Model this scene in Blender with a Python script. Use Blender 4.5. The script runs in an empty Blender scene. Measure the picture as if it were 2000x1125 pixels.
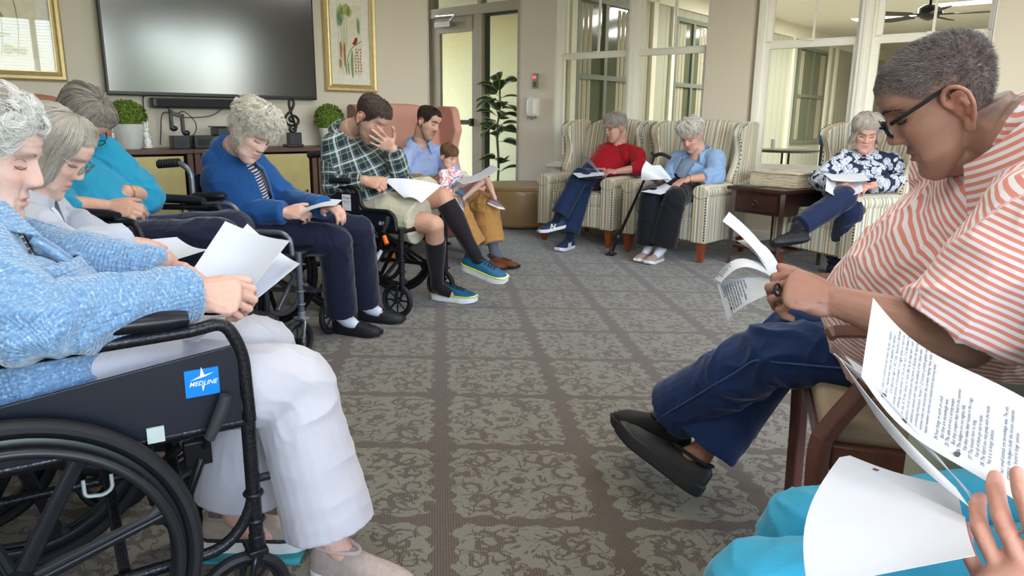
import bpy, bmesh, math, random
import numpy as np
from mathutils import Vector, Matrix
PI=math.pi
random.seed(7); RNG=np.random.default_rng(7)
SC=bpy.context.scene; COL=SC.collection
# ---------------------------------------------------------------- camera
F_PX,PITCH,ROLL,EYE=1428.,.22657,.0113,1.10
_f=np.array([0,math.cos(PITCH),-math.sin(PITCH)]);_r0=np.array([1.,0,0]);_u0=np.cross(_r0,_f)
_R=_r0*math.cos(ROLL)+_u0*math.sin(ROLL);_U=-_r0*math.sin(ROLL)+_u0*math.cos(ROLL)
CAM=np.array([0,0,EYE])
cd=bpy.data.cameras.new('camera');cam=bpy.data.objects.new('camera',cd);COL.objects.link(cam)
cd.sensor_width=36;cd.lens=36*F_PX/2000;cd.clip_start=.02
cam.matrix_world=Matrix(((_R[0],_U[0],-_f[0],0),(_R[1],_U[1],-_f[1],0),(_R[2],_U[2],-_f[2],EYE),(0,0,0,1)))
SC.camera=cam
# ---------------------------------------------------------------- exposure, sky, sun
SC.view_settings.view_transform='Standard';SC.view_settings.look='None'
SC.view_settings.gamma=1;SC.view_settings.use_curve_mapping=False
SC.view_settings.exposure=0.12
SC.cycles.max_bounces=7;SC.cycles.diffuse_bounces=4;SC.cycles.glossy_bounces=3;SC.cycles.transparent_max_bounces=12
SC.cycles.caustics_reflective=False;SC.cycles.caustics_refractive=False
SC.cycles.sample_clamp_indirect=6
W=bpy.data.worlds.new('sky');SC.world=W;W.use_nodes=True
_n=W.node_tree.nodes;_l=W.node_tree.links
_bg=_n['Background'];_sk=_n.new('ShaderNodeTexSky');_sk.sky_type='NISHITA';_sk.sun_elevation=math.radians(48);_sk.sun_rotation=math.radians(200)
_sk.sun_disc=False;_sk.air_density=1.0;_sk.dust_density=2.0
_mix=_n.new('ShaderNodeMix');_mix.data_type='RGBA';_mix.inputs[0].default_value=.45;_mix.inputs[7].default_value=(1.0,1.02,1.06,1)
_l.new(_sk.outputs[0],_mix.inputs[6]);_l.new(_mix.outputs[2],_bg.inputs[0]);_bg.inputs[1].default_value=5.5
def area(name,loc,aim,sx,sy,power,col=(1,1,1),spread=PI,portal=False):
    d=bpy.data.lights.new(name,'AREA');d.shape='RECTANGLE';d.size=sx;d.size_y=sy;d.energy=power;d.color=col;d.spread=spread
    o=bpy.data.objects.new(name,d);COL.objects.link(o);o.location=loc
    o.rotation_euler=Vector(aim).to_track_quat('-Z','Y').to_euler()
    if portal: d.cycles.is_portal=True
    return o
# ---------------------------------------------------------------- rays of the camera (used to place things at known depths or heights)
def ray(u,v): return _f+_R*(u-1000)/F_PX-_U*(v-562.5)/F_PX
def P(u,v,Y): d=ray(u,v); return CAM+d*Y/d[1]
def Hh(u,v,z): d=ray(u,v); return CAM+d*(z-EYE)/d[2]
def near(u,v,Q,L,s=-1):
    d=ray(u,v);d=d/np.linalg.norm(d);o=CAM-np.asarray(Q,float);B=o@d;D=B*B-(o@o-L*L)
    return CAM+d*(-B+(s*D**.5 if D>0 else 0))
def prj(X):
    d=np.asarray(X,float)-CAM;z=d@_f;return (1000+F_PX*(d@_R)/z,562.5-F_PX*(d@_U)/z)
def nz(v): v=np.asarray(v,float); return v/(np.linalg.norm(v)+1e-12)
V3=lambda *a: np.array(a,float)
# ---------------------------------------------------------------- mesh builder
class MB:
    def __init__(s): s.v=[];s.f=[];s.m=[];s.n=0;s.mi=0
    def add(s,v,f,mi=None):
        v=np.asarray(v,float).reshape(-1,3);s.v.append(v);o=s.n
        s.f+=[tuple(int(i)+o for i in q) for q in f];s.m+=[s.mi if mi is None else mi]*len(f);s.n+=len(v);return s
    def box(s,c,d,rot=None,mi=None):
        x,y,z=[q/2 for q in d];v=np.array([(a,b,e) for a in(-x,x) for b in(-y,y) for e in(-z,z)])
        if rot is not None:
            if not isinstance(rot,np.ndarray): rot=rz(rot)
            v=v@rot.T
        return s.add(v+np.asarray(c,float),[(0,1,3,2),(4,6,7,5),(0,4,5,1),(2,3,7,6),(0,2,6,4),(1,5,7,3)],mi)
    def prism(s,poly,a,b,axis='y',mi=None):
        """closed 2-D outline extruded from a to b; axis is the extrusion axis"""
        n=len(poly);v=[]
        for h in (a,b):
            for p,q in poly:
                v.append({'y':(p,h,q),'x':(h,p,q),'z':(p,q,h)}[axis])
        f=[tuple(range(n-1,-1,-1)),tuple(range(n,2*n))]+[(i,(i+1)%n,n+(i+1)%n,n+i) for i in range(n)]
        return s.add(v,f,mi)
    def tube(s,pts,r,n=10,up=None,flat=None,cap=True,mi=None):
        """swept tube; r scalar or list of radii or of (rx,ry); up fixes the frame: ry lies along up"""
        p=np.asarray(pts,float);k=len(p)
        if np.isscalar(r): r=[(r,r)]*k
        r=[(q,q) if np.isscalar(q) else q for q in r]
        t=np.gradient(p,axis=0) if k>2 else np.array([p[1]-p[0]]*2)
        t/=np.linalg.norm(t,axis=1)[:,None]+1e-12
        if up is None:
            u=nz(np.cross(t[0],[0.31,.2,.93] if abs(t[0][2])<.9 else [1,.1,0]));us=[]
            for i in range(k): u=nz(u-t[i]*(u@t[i]));us.append(u)
        else:
            ups=np.asarray(up,float);us=[nz((ups if ups.ndim==1 else ups[i])-t[i]*((ups if ups.ndim==1 else ups[i])@t[i])) for i in range(k)]
        a=np.arange(n)*2*PI/n;v=[]
        for i in range(k):
            w=np.cross(us[i],t[i])
            v.append(p[i]+np.outer(np.cos(a),w)*r[i][0]+np.outer(np.sin(a),us[i])*r[i][1])
        f=[(i*n+j,i*n+(j+1)%n,(i+1)*n+(j+1)%n,(i+1)*n+j) for i in range(k-1) for j in range(n)]
        if cap: f+=[tuple(range(n-1,-1,-1)),tuple(range((k-1)*n,k*n))]
        return s.add(np.concatenate(v),f,mi)
    def ball(s,c,r,R=None,nu=16,nv=10,e=1.0,mi=None):
        """ellipsoid (e<1 makes it boxier)"""
        r=np.array([r]*3 if np.isscalar(r) else r,float);v=[(0,0,1)]
        sp=lambda x: math.copysign(abs(x)**e,x)
        for i in range(1,nv):
            th=PI*i/nv
            for j in range(nu):
                ph=2*PI*j/nu;v.append((sp(math.sin(th))*sp(math.cos(ph)),sp(math.sin(th))*sp(math.sin(ph)),sp(math.cos(th))))
        v.append((0,0,-1));v=np.array(v)*r
        if R is not None: v=v@np.asarray(R).T
        f=[(0,1+j,1+(j+1)%nu) for j in range(nu)]
        f+=[(1+i*nu+j,1+(i+1)*nu+j,1+(i+1)*nu+(j+1)%nu,1+i*nu+(j+1)%nu) for i in range(nv-2) for j in range(nu)]
        L=len(v)-1;f+=[(L,1+(nv-2)*nu+(j+1)%nu,1+(nv-2)*nu+j) for j in range(nu)]
        return s.add(v+np.asarray(c,float),f,mi)
    def lathe(s,prof,c=(0,0,0),n=24,R=None,mi=None):
        v=[];k=len(prof)
        for rr,z in prof:
            for j in range(n): a=2*PI*j/n;v.append((rr*math.cos(a),rr*math.sin(a),z))
        v=np.array(v)
        if R is not None: v=v@np.asarray(R).T
        f=[(i*n+j,i*n+(j+1)%n,(i+1)*n+(j+1)%n,(i+1)*n+j) for i in range(k-1) for j in range(n)]
        f+=[tuple(range(n-1,-1,-1)),tuple(range((k-1)*n,k*n))]
        return s.add(v+np.asarray(c,float),f,mi)
    def torus(s,c,R0,r,nrm=(0,0,1),n=40,m=8,rz_=None,mi=None):
        """ring; r may be (radial, axial)"""
        rr=(r,r) if np.isscalar(r) else r;M=basis_z(nrm);v=[]
        for i in range(n):
            a=2*PI*i/n
            for j in range(m):
                b=2*PI*j/m;q=R0+rr[0]*math.cos(b);v.append((q*math.cos(a),q*math.sin(a),rr[1]*math.sin(b)))
        v=np.array(v)@M.T
        f=[(i*m+j,((i+1)%n)*m+j,((i+1)%n)*m+(j+1)%m,i*m+(j+1)%m) for i in range(n) for j in range(m)]
        return s.add(v+np.asarray(c,float),f,mi)
    def grid(s,G,thick=0,mi=None,closed=False):
        """G: (a,b,3) array of points; thick gives it a real thickness"""
        a,b,_=G.shape
        if thick:
            du=np.gradient(G,axis=0);dv=np.gradient(G,axis=1);N=np.cross(du,dv);N/=np.linalg.norm(N,axis=2)[...,None]+1e-12
            v=np.concatenate([(G+N*thick/2).reshape(-1,3),(G-N*thick/2).reshape(-1,3)]);K=a*b
            f=[(i*b+j,(i+1)*b+j,(i+1)*b+j+1,i*b+j+1) for i in range(a-1) for j in range(b-1)]
            f+=[tuple(K+q for q in reversed(t)) for t in f]
            e=[(i,0) for i in range(a)]+[(a-1,j) for j in range(1,b)]+[(i,b-1) for i in range(a-2,-1,-1)]+[(0,j) for j in range(b-2,0,-1)]
            e=[i*b+j for i,j in e]
            f+=[(e[i],K+e[i],K+e[(i+1)%len(e)],e[(i+1)%len(e)]) for i in range(len(e))]
            return s.add(v,f,mi)
        return s.add(G.reshape(-1,3),[(i*b+j,(i+1)*b+j,(i+1)*b+j+1,i*b+j+1) for i in range(a-1) for j in range(b-1)],mi)
    def mesh(s,name):
        me=bpy.data.meshes.new(name);v=np.concatenate(s.v) if s.v else np.zeros((0,3))
        me.from_pydata(v.tolist(),[],s.f);me.polygons.foreach_set('material_index',s.m);me.update();return me
    def build(s,name,mat,parent=None,smooth=True,bevel=0,sub=0,seg=2,angle=35,solid=0):
        me=s.mesh(name)
        for q in (mat if isinstance(mat,(list,tuple)) else [mat]): me.materials.append(q)
        if bevel or not smooth is True or True:
            bm=bmesh.new();bm.from_mesh(me);bmesh.ops.recalc_face_normals(bm,faces=bm.faces);bm.to_mesh(me);bm.free()
        if smooth: me.shade_smooth()
        o=bpy.data.objects.new(name,me);COL.objects.link(o);o.parent=parent
        if solid: q=o.modifiers.new('thickness','SOLIDIFY');q.thickness=solid;q.offset=0
        if bevel: q=o.modifiers.new('bevel','BEVEL');q.width=bevel;q.segments=seg;q.limit_method='ANGLE';q.angle_limit=math.radians(angle);q.harden_normals=False
        if sub: q=o.modifiers.new('subdivision','SUBSURF');q.levels=sub;q.render_levels=sub
        if smooth and not sub: auto_smooth(me)
        return o
def auto_smooth(me,ang=38):
    n=len(me.edges)
    try:
        me.set_sharp_from_angle(angle=math.radians(ang))
    except Exception: pass
def rz(a): c,s=math.cos(a),math.sin(a);return np.array([[c,-s,0],[s,c,0],[0,0,1.]])
def rx(a): c,s=math.cos(a),math.sin(a);return np.array([[1,0,0],[0,c,-s],[0,s,c.real]])
def ry(a): c,s=math.cos(a),math.sin(a);return np.array([[c,0,s],[0,1,0],[-s,0,c]])
def basis_z(n):
    n=nz(n);x=nz(np.cross([0,0,1.] if abs(n[2])<.95 else [1.,0,0],n));y=np.cross(n,x);return np.array([x,y,n]).T
def frame(x,y,z): return np.array([x,y,z]).T
def fil(pts,r=.04,k=5):
    """polyline with rounded corners"""
    p=[np.asarray(q,float) for q in pts];out=[p[0]]
    for i in range(1,len(p)-1):
        a,b,c=p[i-1],p[i],p[i+1];d1=nz(a-b);d2=nz(c-b);q=min(r,np.linalg.norm(a-b)*.49,np.linalg.norm(c-b)*.49)
        s,e=b+d1*q,b+d2*q
        for t in np.linspace(0,1,k): out.append((1-t)**2*s+2*t*(1-t)*b+t*t*e)
    out.append(p[-1]);return np.array(out)
def cat(pts,k=6):
    """Catmull-Rom through the points"""
    p=np.asarray(pts,float);p=np.vstack([2*p[0]-p[1],p,2*p[-1]-p[-2]]);o=[]
    for i in range(1,len(p)-2):
        for t in np.linspace(0,1,k,endpoint=False):
            o.append(.5*((2*p[i])+(-p[i-1]+p[i+1])*t+(2*p[i-1]-5*p[i]+4*p[i+1]-p[i+2])*t*t+(-p[i-1]+3*p[i]-3*p[i+1]+p[i+2])*t**3))
    o.append(p[-2]);return np.array(o)
def tag(o,label,cat_,group=None,kind=None):
    if label: o['label']=label
    if cat_: o['category']=cat_
    if group: o['group']=group
    if kind: o['kind']=kind
    return o
def empty(name,loc=(0,0,0),yaw=0,label=None,cat_=None,group=None):
    o=bpy.data.objects.new(name,None);COL.objects.link(o);o.location=loc;o.rotation_euler=(0,0,yaw);o.empty_display_size=.1
    return tag(o,label,cat_,group)
def struct(o): o['kind']='structure';return o
def copy_tree(o,parent=None):
    c=o.copy();COL.objects.link(c);c.parent=parent
    for ch in list(o.children): copy_tree(ch,c)
    return c
def text_obj(name,txt,size,mat,parent,M,ext=.0006,align='CENTER',font_shear=0,bold=0,fn=None,spacing=1):
    """flat lettering as a real mesh; M is a 4x4 placing it (x right, y up, z out)"""
    cu=bpy.data.curves.new(name,'FONT');cu.body=txt;cu.size=size;cu.align_x=align;cu.align_y='CENTER';cu.extrude=ext;cu.shear=font_shear;cu.offset=bold;cu.space_line=spacing
    cu.resolution_u=2
    t=bpy.data.objects.new(name,cu);COL.objects.link(t)
    dg=bpy.context.evaluated_depsgraph_get();me=bpy.data.meshes.new_from_object(t.evaluated_get(dg));bpy.data.objects.remove(t);bpy.data.curves.remove(cu)
    n=len(me.vertices);c=np.empty(n*3);me.vertices.foreach_get('co',c);c=c.reshape(-1,3)
    if fn is not None: c=fn(c)
    else:
        M=np.asarray(M,float);c=c@M[:3,:3].T+M[:3,3]
    me.vertices.foreach_set('co',c.ravel());me.update();me.name=name
    me.materials.clear();me.materials.append(mat)
    o=bpy.data.objects.new(name,me);COL.objects.link(o);o.parent=parent;return o
def M4(x,y,z,o): M=np.eye(4);M[:3,0]=x;M[:3,1]=y;M[:3,2]=z;M[:3,3]=o;return M
# ---------------------------------------------------------------- node materials
class NT:
    def __init__(s,name,rough=.6,metal=0,col=(.5,.5,.5),spec=.5,sheen=0,coat=0,trans=0,ior=1.45,sss=0):
        s.mat=bpy.data.materials.new(name);s.mat.use_nodes=True;s.t=s.mat.node_tree;s.b=s.t.nodes['Principled BSDF']
        s.set('Base Color',col);s.set('Roughness',rough);s.set('Metallic',metal);s.set('Specular IOR Level',spec);s.set('IOR',ior)
        if sheen: s.set('Sheen Weight',sheen);s.set('Sheen Roughness',.4)
        if coat: s.set('Coat Weight',coat);s.set('Coat Roughness',.15)
        if trans: s.set('Transmission Weight',trans)
        if sss: s.set('Subsurface Weight',sss);s.b.inputs['Subsurface Radius'].default_value=(.012,.005,.003);s.set('Subsurface Scale',1.0)
    def set(s,k,v):
        i=s.b.inputs[k]
        if isinstance(v,(tuple,list)): i.default_value=tuple(v)+((1,) if len(v)==3 else ())
        elif hasattr(v,'is_linked') or isinstance(v,bpy.types.NodeSocket): s.t.links.new(v,i)
        else: i.default_value=v
    def node(s,ty,**k):
        n=s.t.nodes.new(ty)
        for a,b in k.items(): setattr(n,a,b)
        return n
    def inp(s,n,i,v):
        if isinstance(v,bpy.types.NodeSocket): s.t.links.new(v,n.inputs[i])
        else:
            q=n.inputs[i]
            try: q.default_value=v
            except Exception: q.default_value=tuple(v)+(1,)
    def m(s,op,a,b=0,c=0,clamp=False):
        n=s.node('ShaderNodeMath',operation=op,use_clamp=clamp);s.inp(n,0,a);s.inp(n,1,b);s.inp(n,2,c);return n.outputs[0]
    def obj(s): return s.node('ShaderNodeTexCoord').outputs['Object']
    def onrm(s): return s.node('ShaderNodeTexCoord').outputs['Normal']
    def attr(s,name,out='Vector'): n=s.node('ShaderNodeAttribute',attribute_name=name);return n.outputs[out]
    def xyz(s,v): n=s.node('ShaderNodeSeparateXYZ');s.t.links.new(v,n.inputs[0]);return n.outputs
    def comb(s,x,y,z): n=s.node('ShaderNodeCombineXYZ');s.inp(n,0,x);s.inp(n,1,y);s.inp(n,2,z);return n.outputs[0]
    def map(s,v,scale=(1,1,1),rot=(0,0,0),loc=(0,0,0)):
        n=s.node('ShaderNodeMapping');s.t.links.new(v,n.inputs[0]);n.inputs['Scale'].default_value=scale;n.inputs['Rotation'].default_value=rot;n.inputs['Location'].default_value=loc;return n.outputs[0]
    def noise(s,v,sc,det=3,rough=.55,out=0,dist=0):
        n=s.node('ShaderNodeTexNoise');s.t.links.new(v,n.inputs['Vector']);n.inputs['Scale'].default_value=sc;n.inputs['Detail'].default_value=det;n.inputs['Roughness'].default_value=rough;n.inputs['Distortion'].default_value=dist;return n.outputs[out]
    def vor(s,v,sc,out=0,feature='F1'):
        n=s.node('ShaderNodeTexVoronoi',feature=feature);s.t.links.new(v,n.inputs['Vector']);n.inputs['Scale'].default_value=sc;return n.outputs[out]
    def mix(s,f,a,b,mode='MIX'):
        n=s.node('ShaderNodeMix',data_type='RGBA',blend_type=mode);s.inp(n,0,f)
        for i,v in ((6,a),(7,b)):
            if isinstance(v,bpy.types.NodeSocket): s.t.links.new(v,n.inputs[i])
            else: n.inputs[i].default_value=tuple(v[:3])+(1,)
        return n.outputs[2]
    def ramp(s,f,stops,interp='LINEAR'):
        n=s.node('ShaderNodeValToRGB');s.inp(n,0,f);cr=n.color_ramp;cr.interpolation=interp
        while len(cr.elements)<len(stops): cr.elements.new(.5)
        for e,(p,c) in zip(cr.elements,stops): e.position=p;e.color=(tuple(c)+(1,)) if not np.isscalar(c) else (c,c,c,1)
        return n.outputs[0]
    def bump(s,h,st=.3,d=.01):
        n=s.node('ShaderNodeBump');s.inp(n,'Height',h);n.inputs['Strength'].default_value=st;n.inputs['Distance'].default_value=d;s.t.links.new(n.outputs[0],s.b.inputs['Normal'])
def sRGB(h):
    if isinstance(h,str): h=[int(h[i:i+2],16)/255 for i in (0,2,4)]
    return tuple(((c+.055)/1.055)**2.4 if c>.04045 else c/12.92 for c in h)
def flat(name,col,rough=.6,metal=0,var=.06,scale=30,bump=0,**k):
    """one-colour surface with slight procedural variation"""
    if isinstance(col,str): col=sRGB(col)
    n=NT(name,rough,metal,col,**k);o=n.obj();z=n.noise(o,scale,4)
    n.set('Base Color',n.mix(n.ramp(z,[(.3,0),(.7,1)]),tuple(c*(1-var) for c in col),tuple(min(1,c*(1+var)) for c in col)))
    if bump: n.bump(z,bump,.004)
    return n.mat
def glassmat(name,tint=(.93,.96,.95),refl=.5):
    n=NT(name);t=n.t;tr=n.node('ShaderNodeBsdfTransparent');tr.inputs[0].default_value=tint+(1,);gl=n.node('ShaderNodeBsdfGlossy');gl.inputs['Roughness'].default_value=.01
    fr=n.node('ShaderNodeFresnel');fr.inputs[0].default_value=1.5;mx=n.node('ShaderNodeMixShader');geo=n.node('ShaderNodeNewGeometry');t.links.new(n.m('MULTIPLY',fr.outputs[0],n.m('SUBTRACT',1,geo.outputs['Backfacing'])),mx.inputs[0]);t.links.new(tr.outputs[0],mx.inputs[1]);t.links.new(gl.outputs[0],mx.inputs[2])
    t.links.new(mx.outputs[0],t.nodes['Material Output'].inputs[0]);return n.mat
def glow(name,col,st):
    n=NT(name,.5,0,col);n.set('Emission Color',col);n.set('Emission Strength',st);return n.mat
# ================================================================ ROOM
YW,YT=-math.radians(40),math.radians(40)
OW,OT=V3(1.913,7.222,0),V3(-.80,7.0,0)
DW=V3(math.cos(YW),math.sin(YW),0);NW=V3(-math.sin(YW),math.cos(YW),0)
DTV=V3(math.cos(YT),math.sin(YT),0);NTV=V3(-math.sin(YT),math.cos(YT),0)
def put(o,org,yaw): o.location=tuple(org);o.rotation_euler=(0,0,yaw);return o
def wl(t,n,z=0): return OW+t*DW+n*NW+V3(0,0,z)      # window wall coordinates
def tl(t,n,z=0): return OT+t*DTV-n*NTV+V3(0,0,z)      # television wall coordinates, n towards the room
# materials
def paint(name,c,b=.05):
    n=NT(name,.75,0,sRGB(c));o=n.obj();n.set('Base Color',n.mix(n.noise(o,2.5,3),tuple(q*.97 for q in sRGB(c)),sRGB(c)));n.bump(n.noise(o,420,2),b,.001);return n.mat
M_WALL=paint('wall_paint','d8d0c1');M_TRIM=paint('white_trim','eceae2',.01);M_CEIL=paint('ceiling_paint','efece4')
M_TAUPE=flat('taupe_metal_frame','a39a88',.45,.0,.02);M_GLASS=glassmat('window_glass');M_CREAM=paint('cream_trim','ece6d4',.01)
M_BLACK=flat('black_plastic','141518',.35,0,.1);M_DARK=flat('dark_metal','1c1d20',.3,.6,.1);M_WHITEP=flat('white_plastic','e9e9e6',.35,0,.02);M_CHROME=flat('chrome','c8c8cc',.18,1,.03)
# carpet ----------------------------------------------------------
def carpet():
    n=NT('patterned_carpet',.95,0,(.3,.3,.3),spec=.15,sheen=.25)
    o=n.obj();q=n.map(o,rot=(0,0,-.1005))
    # Mapping rotates the point; undo the carpet's yaw
    X,Y,Z=n.xyz(q);S=.0
    wob=n.noise(o,26,3,.6,out=1);wx,wy,wz=n.xyz(wob)
    ox,oy,sx,sy,sk=-.00065,1.8647,.47264,.48122,-.115
    gx=n.m('DIVIDE',n.m('SUBTRACT',X,ox),sx)
    gy=n.m('DIVIDE',n.m('SUBTRACT',n.m('SUBTRACT',Y,oy),n.m('MULTIPLY',n.m('SUBTRACT',X,ox),sk)),sy)
    gx=n.m('ADD',gx,n.m('MULTIPLY',n.m('SUBTRACT',wx,.5),.075));gy=n.m('ADD',gy,n.m('MULTIPLY',n.m('SUBTRACT',wy,.5),.075))
    cx=n.m('SUBTRACT',n.m('FRACT',gx),.5);cy=n.m('SUBTRACT',n.m('FRACT',gy),.5)
    ax,ay=n.m('ABSOLUTE',cx),n.m('ABSOLUTE',cy)
    # block outline: wide bands between columns, thin bands between rows, rounded corner
    ex=n.m('MULTIPLY',n.m('SUBTRACT',ax,.36),1.0);ey=n.m('SUBTRACT',ay,.385)
    wv=n.m('MULTIPLY',n.m('SINE',n.m('MULTIPLY',cy,38)),.022)
    wv2=n.m('MULTIPLY',n.m('SINE',n.m('MULTIPLY',cx,31)),.014)
    e1=n.m('SUBTRACT',ax,n.m('ADD',.428,wv));e2=n.m('SUBTRACT',ay,n.m('ADD',.452,wv2))
    border=n.m('GREATER_THAN',n.m('MAXIMUM',e1,e2),0)
    cr=n.m('GREATER_THAN',n.m('ADD',ax,ay),.83)
    border=n.m('MAXIMUM',border,cr)
    # scrolls: spirals in each quarter, mirrored, opposite turn in neighbours
    def L(x,y): return n.m('SQRT',n.m('ADD',n.m('MULTIPLY',x,x),n.m('MULTIPLY',y,y)))
    def band(v,c,w): return n.m('LESS_THAN',n.m('ABSOLUTE',n.m('SUBTRACT',v,c)),w)
    def spiral(px,py,k,w,R):
        dx,dy=n.m('SUBTRACT',ax,px),n.m('SUBTRACT',ay,py);r=L(dx,dy);a=n.m('ARCTAN2',dy,dx)
        s=n.m('SINE',n.m('ADD',a,n.m('MULTIPLY',r,k)));return n.m('MULTIPLY',n.m('GREATER_THAN',s,w),n.m('LESS_THAN',r,R))
    s1=spiral(.27,.27,52,.45,.125);s2=spiral(.12,.33,-60,.62,.10);s3=spiral(.33,.1,64,.62,.10)
    rr=L(cx,cy);dot=n.m('LESS_THAN',L(cx,n.m('MULTIPLY',cy,1.2)),.05)
    ring=n.m('MULTIPLY',band(rr,.155,.016),n.m('GREATER_THAN',n.m('SINE',n.m('MULTIPLY',n.m('ARCTAN2',cy,cx),6)),-.25))
    arm=n.m('MULTIPLY',band(n.m('SUBTRACT',ax,ay),0,.014),n.m('GREATER_THAN',rr,.2))
    arm=n.m('MULTIPLY',arm,n.m('LESS_THAN',rr,.46))
    leaf=n.m('GREATER_THAN',n.noise(o,24,2,.5,dist=1.2),.63);wl_=n.noise(o,13,2,.5,dist=.8);wig=n.m('MULTIPLY',n.m('LESS_THAN',n.m('ABSOLUTE',n.m('SUBTRACT',wl_,.5)),.022),n.m('GREATER_THAN',n.noise(o,17,1),.42));leaf=n.m('MAXIMUM',leaf,wig)
    fig=s1
    for q2 in (s2,s3,dot,ring,arm,leaf): fig=n.m('MAXIMUM',fig,q2)
    brown=n.m('MAXIMUM',border,fig)
    fine=n.noise(n.map(o,scale=(1,1,1)),330,2,.7);mid=n.noise(o,3.2,3)
    st=n.node('ShaderNodeTexWave',wave_type='BANDS',bands_direction='X');n.t.links.new(q,st.inputs[0]);st.inputs['Scale'].default_value=42;st.inputs['Distortion'].default_value=3;st.inputs['Detail'].default_value=2;st.inputs['Detail Scale'].default_value=4
    g1=n.mix(n.ramp(fine,[(.3,0),(.72,1)]),sRGB('646155'),sRGB('888578'));b1=n.mix(n.m('MULTIPLY',st.outputs[1],n.ramp(fine,[(.35,.3),(.7,1)])),sRGB('4a4038'),sRGB('72655a'))
    c=n.mix(brown,g1,b1);c=n.mix(n.m('MULTIPLY',mid,.25),c,n.mix(.5,c,sRGB('5e5a50')))
    n.set('Base Color',c)
    n.bump(n.m('ADD',n.m('MULTIPLY',fine,.5),n.m('MULTIPLY',n.m('SUBTRACT',1,brown),.6)),.55,.004);return n.mat
M_CARPET=carpet()
b=MB();b.box((1,2,-.05),(26,26,.1));struct(b.build('floor',M_CARPET,smooth=False))
# room plan: television wall, window wall, opposite wall with outside windows, back wall
PO=V3(2.3,-.35,0)
def inter(p,d,q,e): A=np.array([[d[0],-e[0]],[d[1],-e[1]]]);s=np.linalg.solve(A,(q-p)[:2]);return p+s[0]*d
c1=inter(OW,DW,PO,DTV);PB=PO-3.3*DTV;c3=inter(PB,NTV,OT,DTV)
def wallbox(name,a,bb,z0,z1,th,mat,side=1):
    d=nz(bb-a);nrm=V3(-d[1],d[0],0)*side;L=np.linalg.norm(bb-a);m=MB();m.box((L/2,side*th/2,(z0+z1)/2),(L,th,z1-z0))
    o=m.build(name,mat,smooth=False);o.location=(a[0],a[1],0);o.rotation_euler=(0,0,math.atan2(d[1],d[0]));return o
CH=2.9
# window wall with its openings (local x along the wall, y outwards)
tmax=float((c1-OW)@DW)
OPEN=[(-3.82,-2.33,0,2.78),(-1.83,-.045,.60,2.62),(.37,2.235,.60,2.62)]
def walled(name,t0,t1,openings,org,yaw,y0,y1,mat):
    m=MB();x=t0
    for a,bb,z0,z1 in openings:
        m.box(((x+a)/2,(y0+y1)/2,CH/2),(a-x,y1-y0,CH))
        if z0>0: m.box(((a+bb)/2,(y0+y1)/2,z0/2),(bb-a,y1-y0,z0))
        m.box(((a+bb)/2,(y0+y1)/2,(z1+CH)/2),(bb-a,y1-y0,CH-z1));x=bb
    m.box(((x+t1)/2,(y0+y1)/2,CH/2),(t1-x,y1-y0,CH))
    return struct(put(m.build(name,mat,smooth=False),org,yaw))
walled('wall_window_side',-6.5,tmax,OPEN,OW,YW,-.12,.08,M_WALL)
o=walled('wall_television_side',-8,0,[],OT,YT,0,.16,M_WALL)
# return of the television wall towards the door
b=MB();b.box((-.08,1.9,CH/2),(.16,3.6,CH));struct(put(b.build('wall_hall',M_WALL,smooth=False),OT,YT))
L2=float((c1-PB)@DTV)
wins=[(.5,2.3),(2.75,4.55),(5.0,6.8),(7.25,9.05)];wins=[w for w in wins if w[1]<L2-.3]
walled('wall_camera_side',0,L2,[(a,bb,.55,2.55) for a,bb in wins],PB,YT,-.2,0,M_WALL)
b=MB();Lb=float((c3-PB)@NTV);b.box((-.08,Lb/2,CH/2),(.16,Lb,CH));struct(put(b.build('wall_back',M_WALL,smooth=False),PB,YT))
b=MB();poly=[tuple(q[:2]) for q in (PB-.3*DTV-.3*NTV,c1+.4*DTV-.4*NTV,wl(-6.5,.1),tl(-8.2,-.2),c3-.3*DTV)]
b.prism(poly,CH,CH+.1,'z');struct(b.build('ceiling',M_CEIL,smooth=False))
# baseboards
b=MB()
for a,bb in ((-6.4,-3.9),(-2.31,tmax)): b.box(((a+bb)/2,-.13,.06),(bb-a,.02,.12))
struct(put(b.build('baseboard_window_side',M_TRIM,smooth=False),OW,YW))
b=MB();b.box((-4,-.01,.06),(8,.02,.12));struct(put(b.build('baseboard_television_side',M_TRIM,smooth=False),OT,YT))
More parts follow.
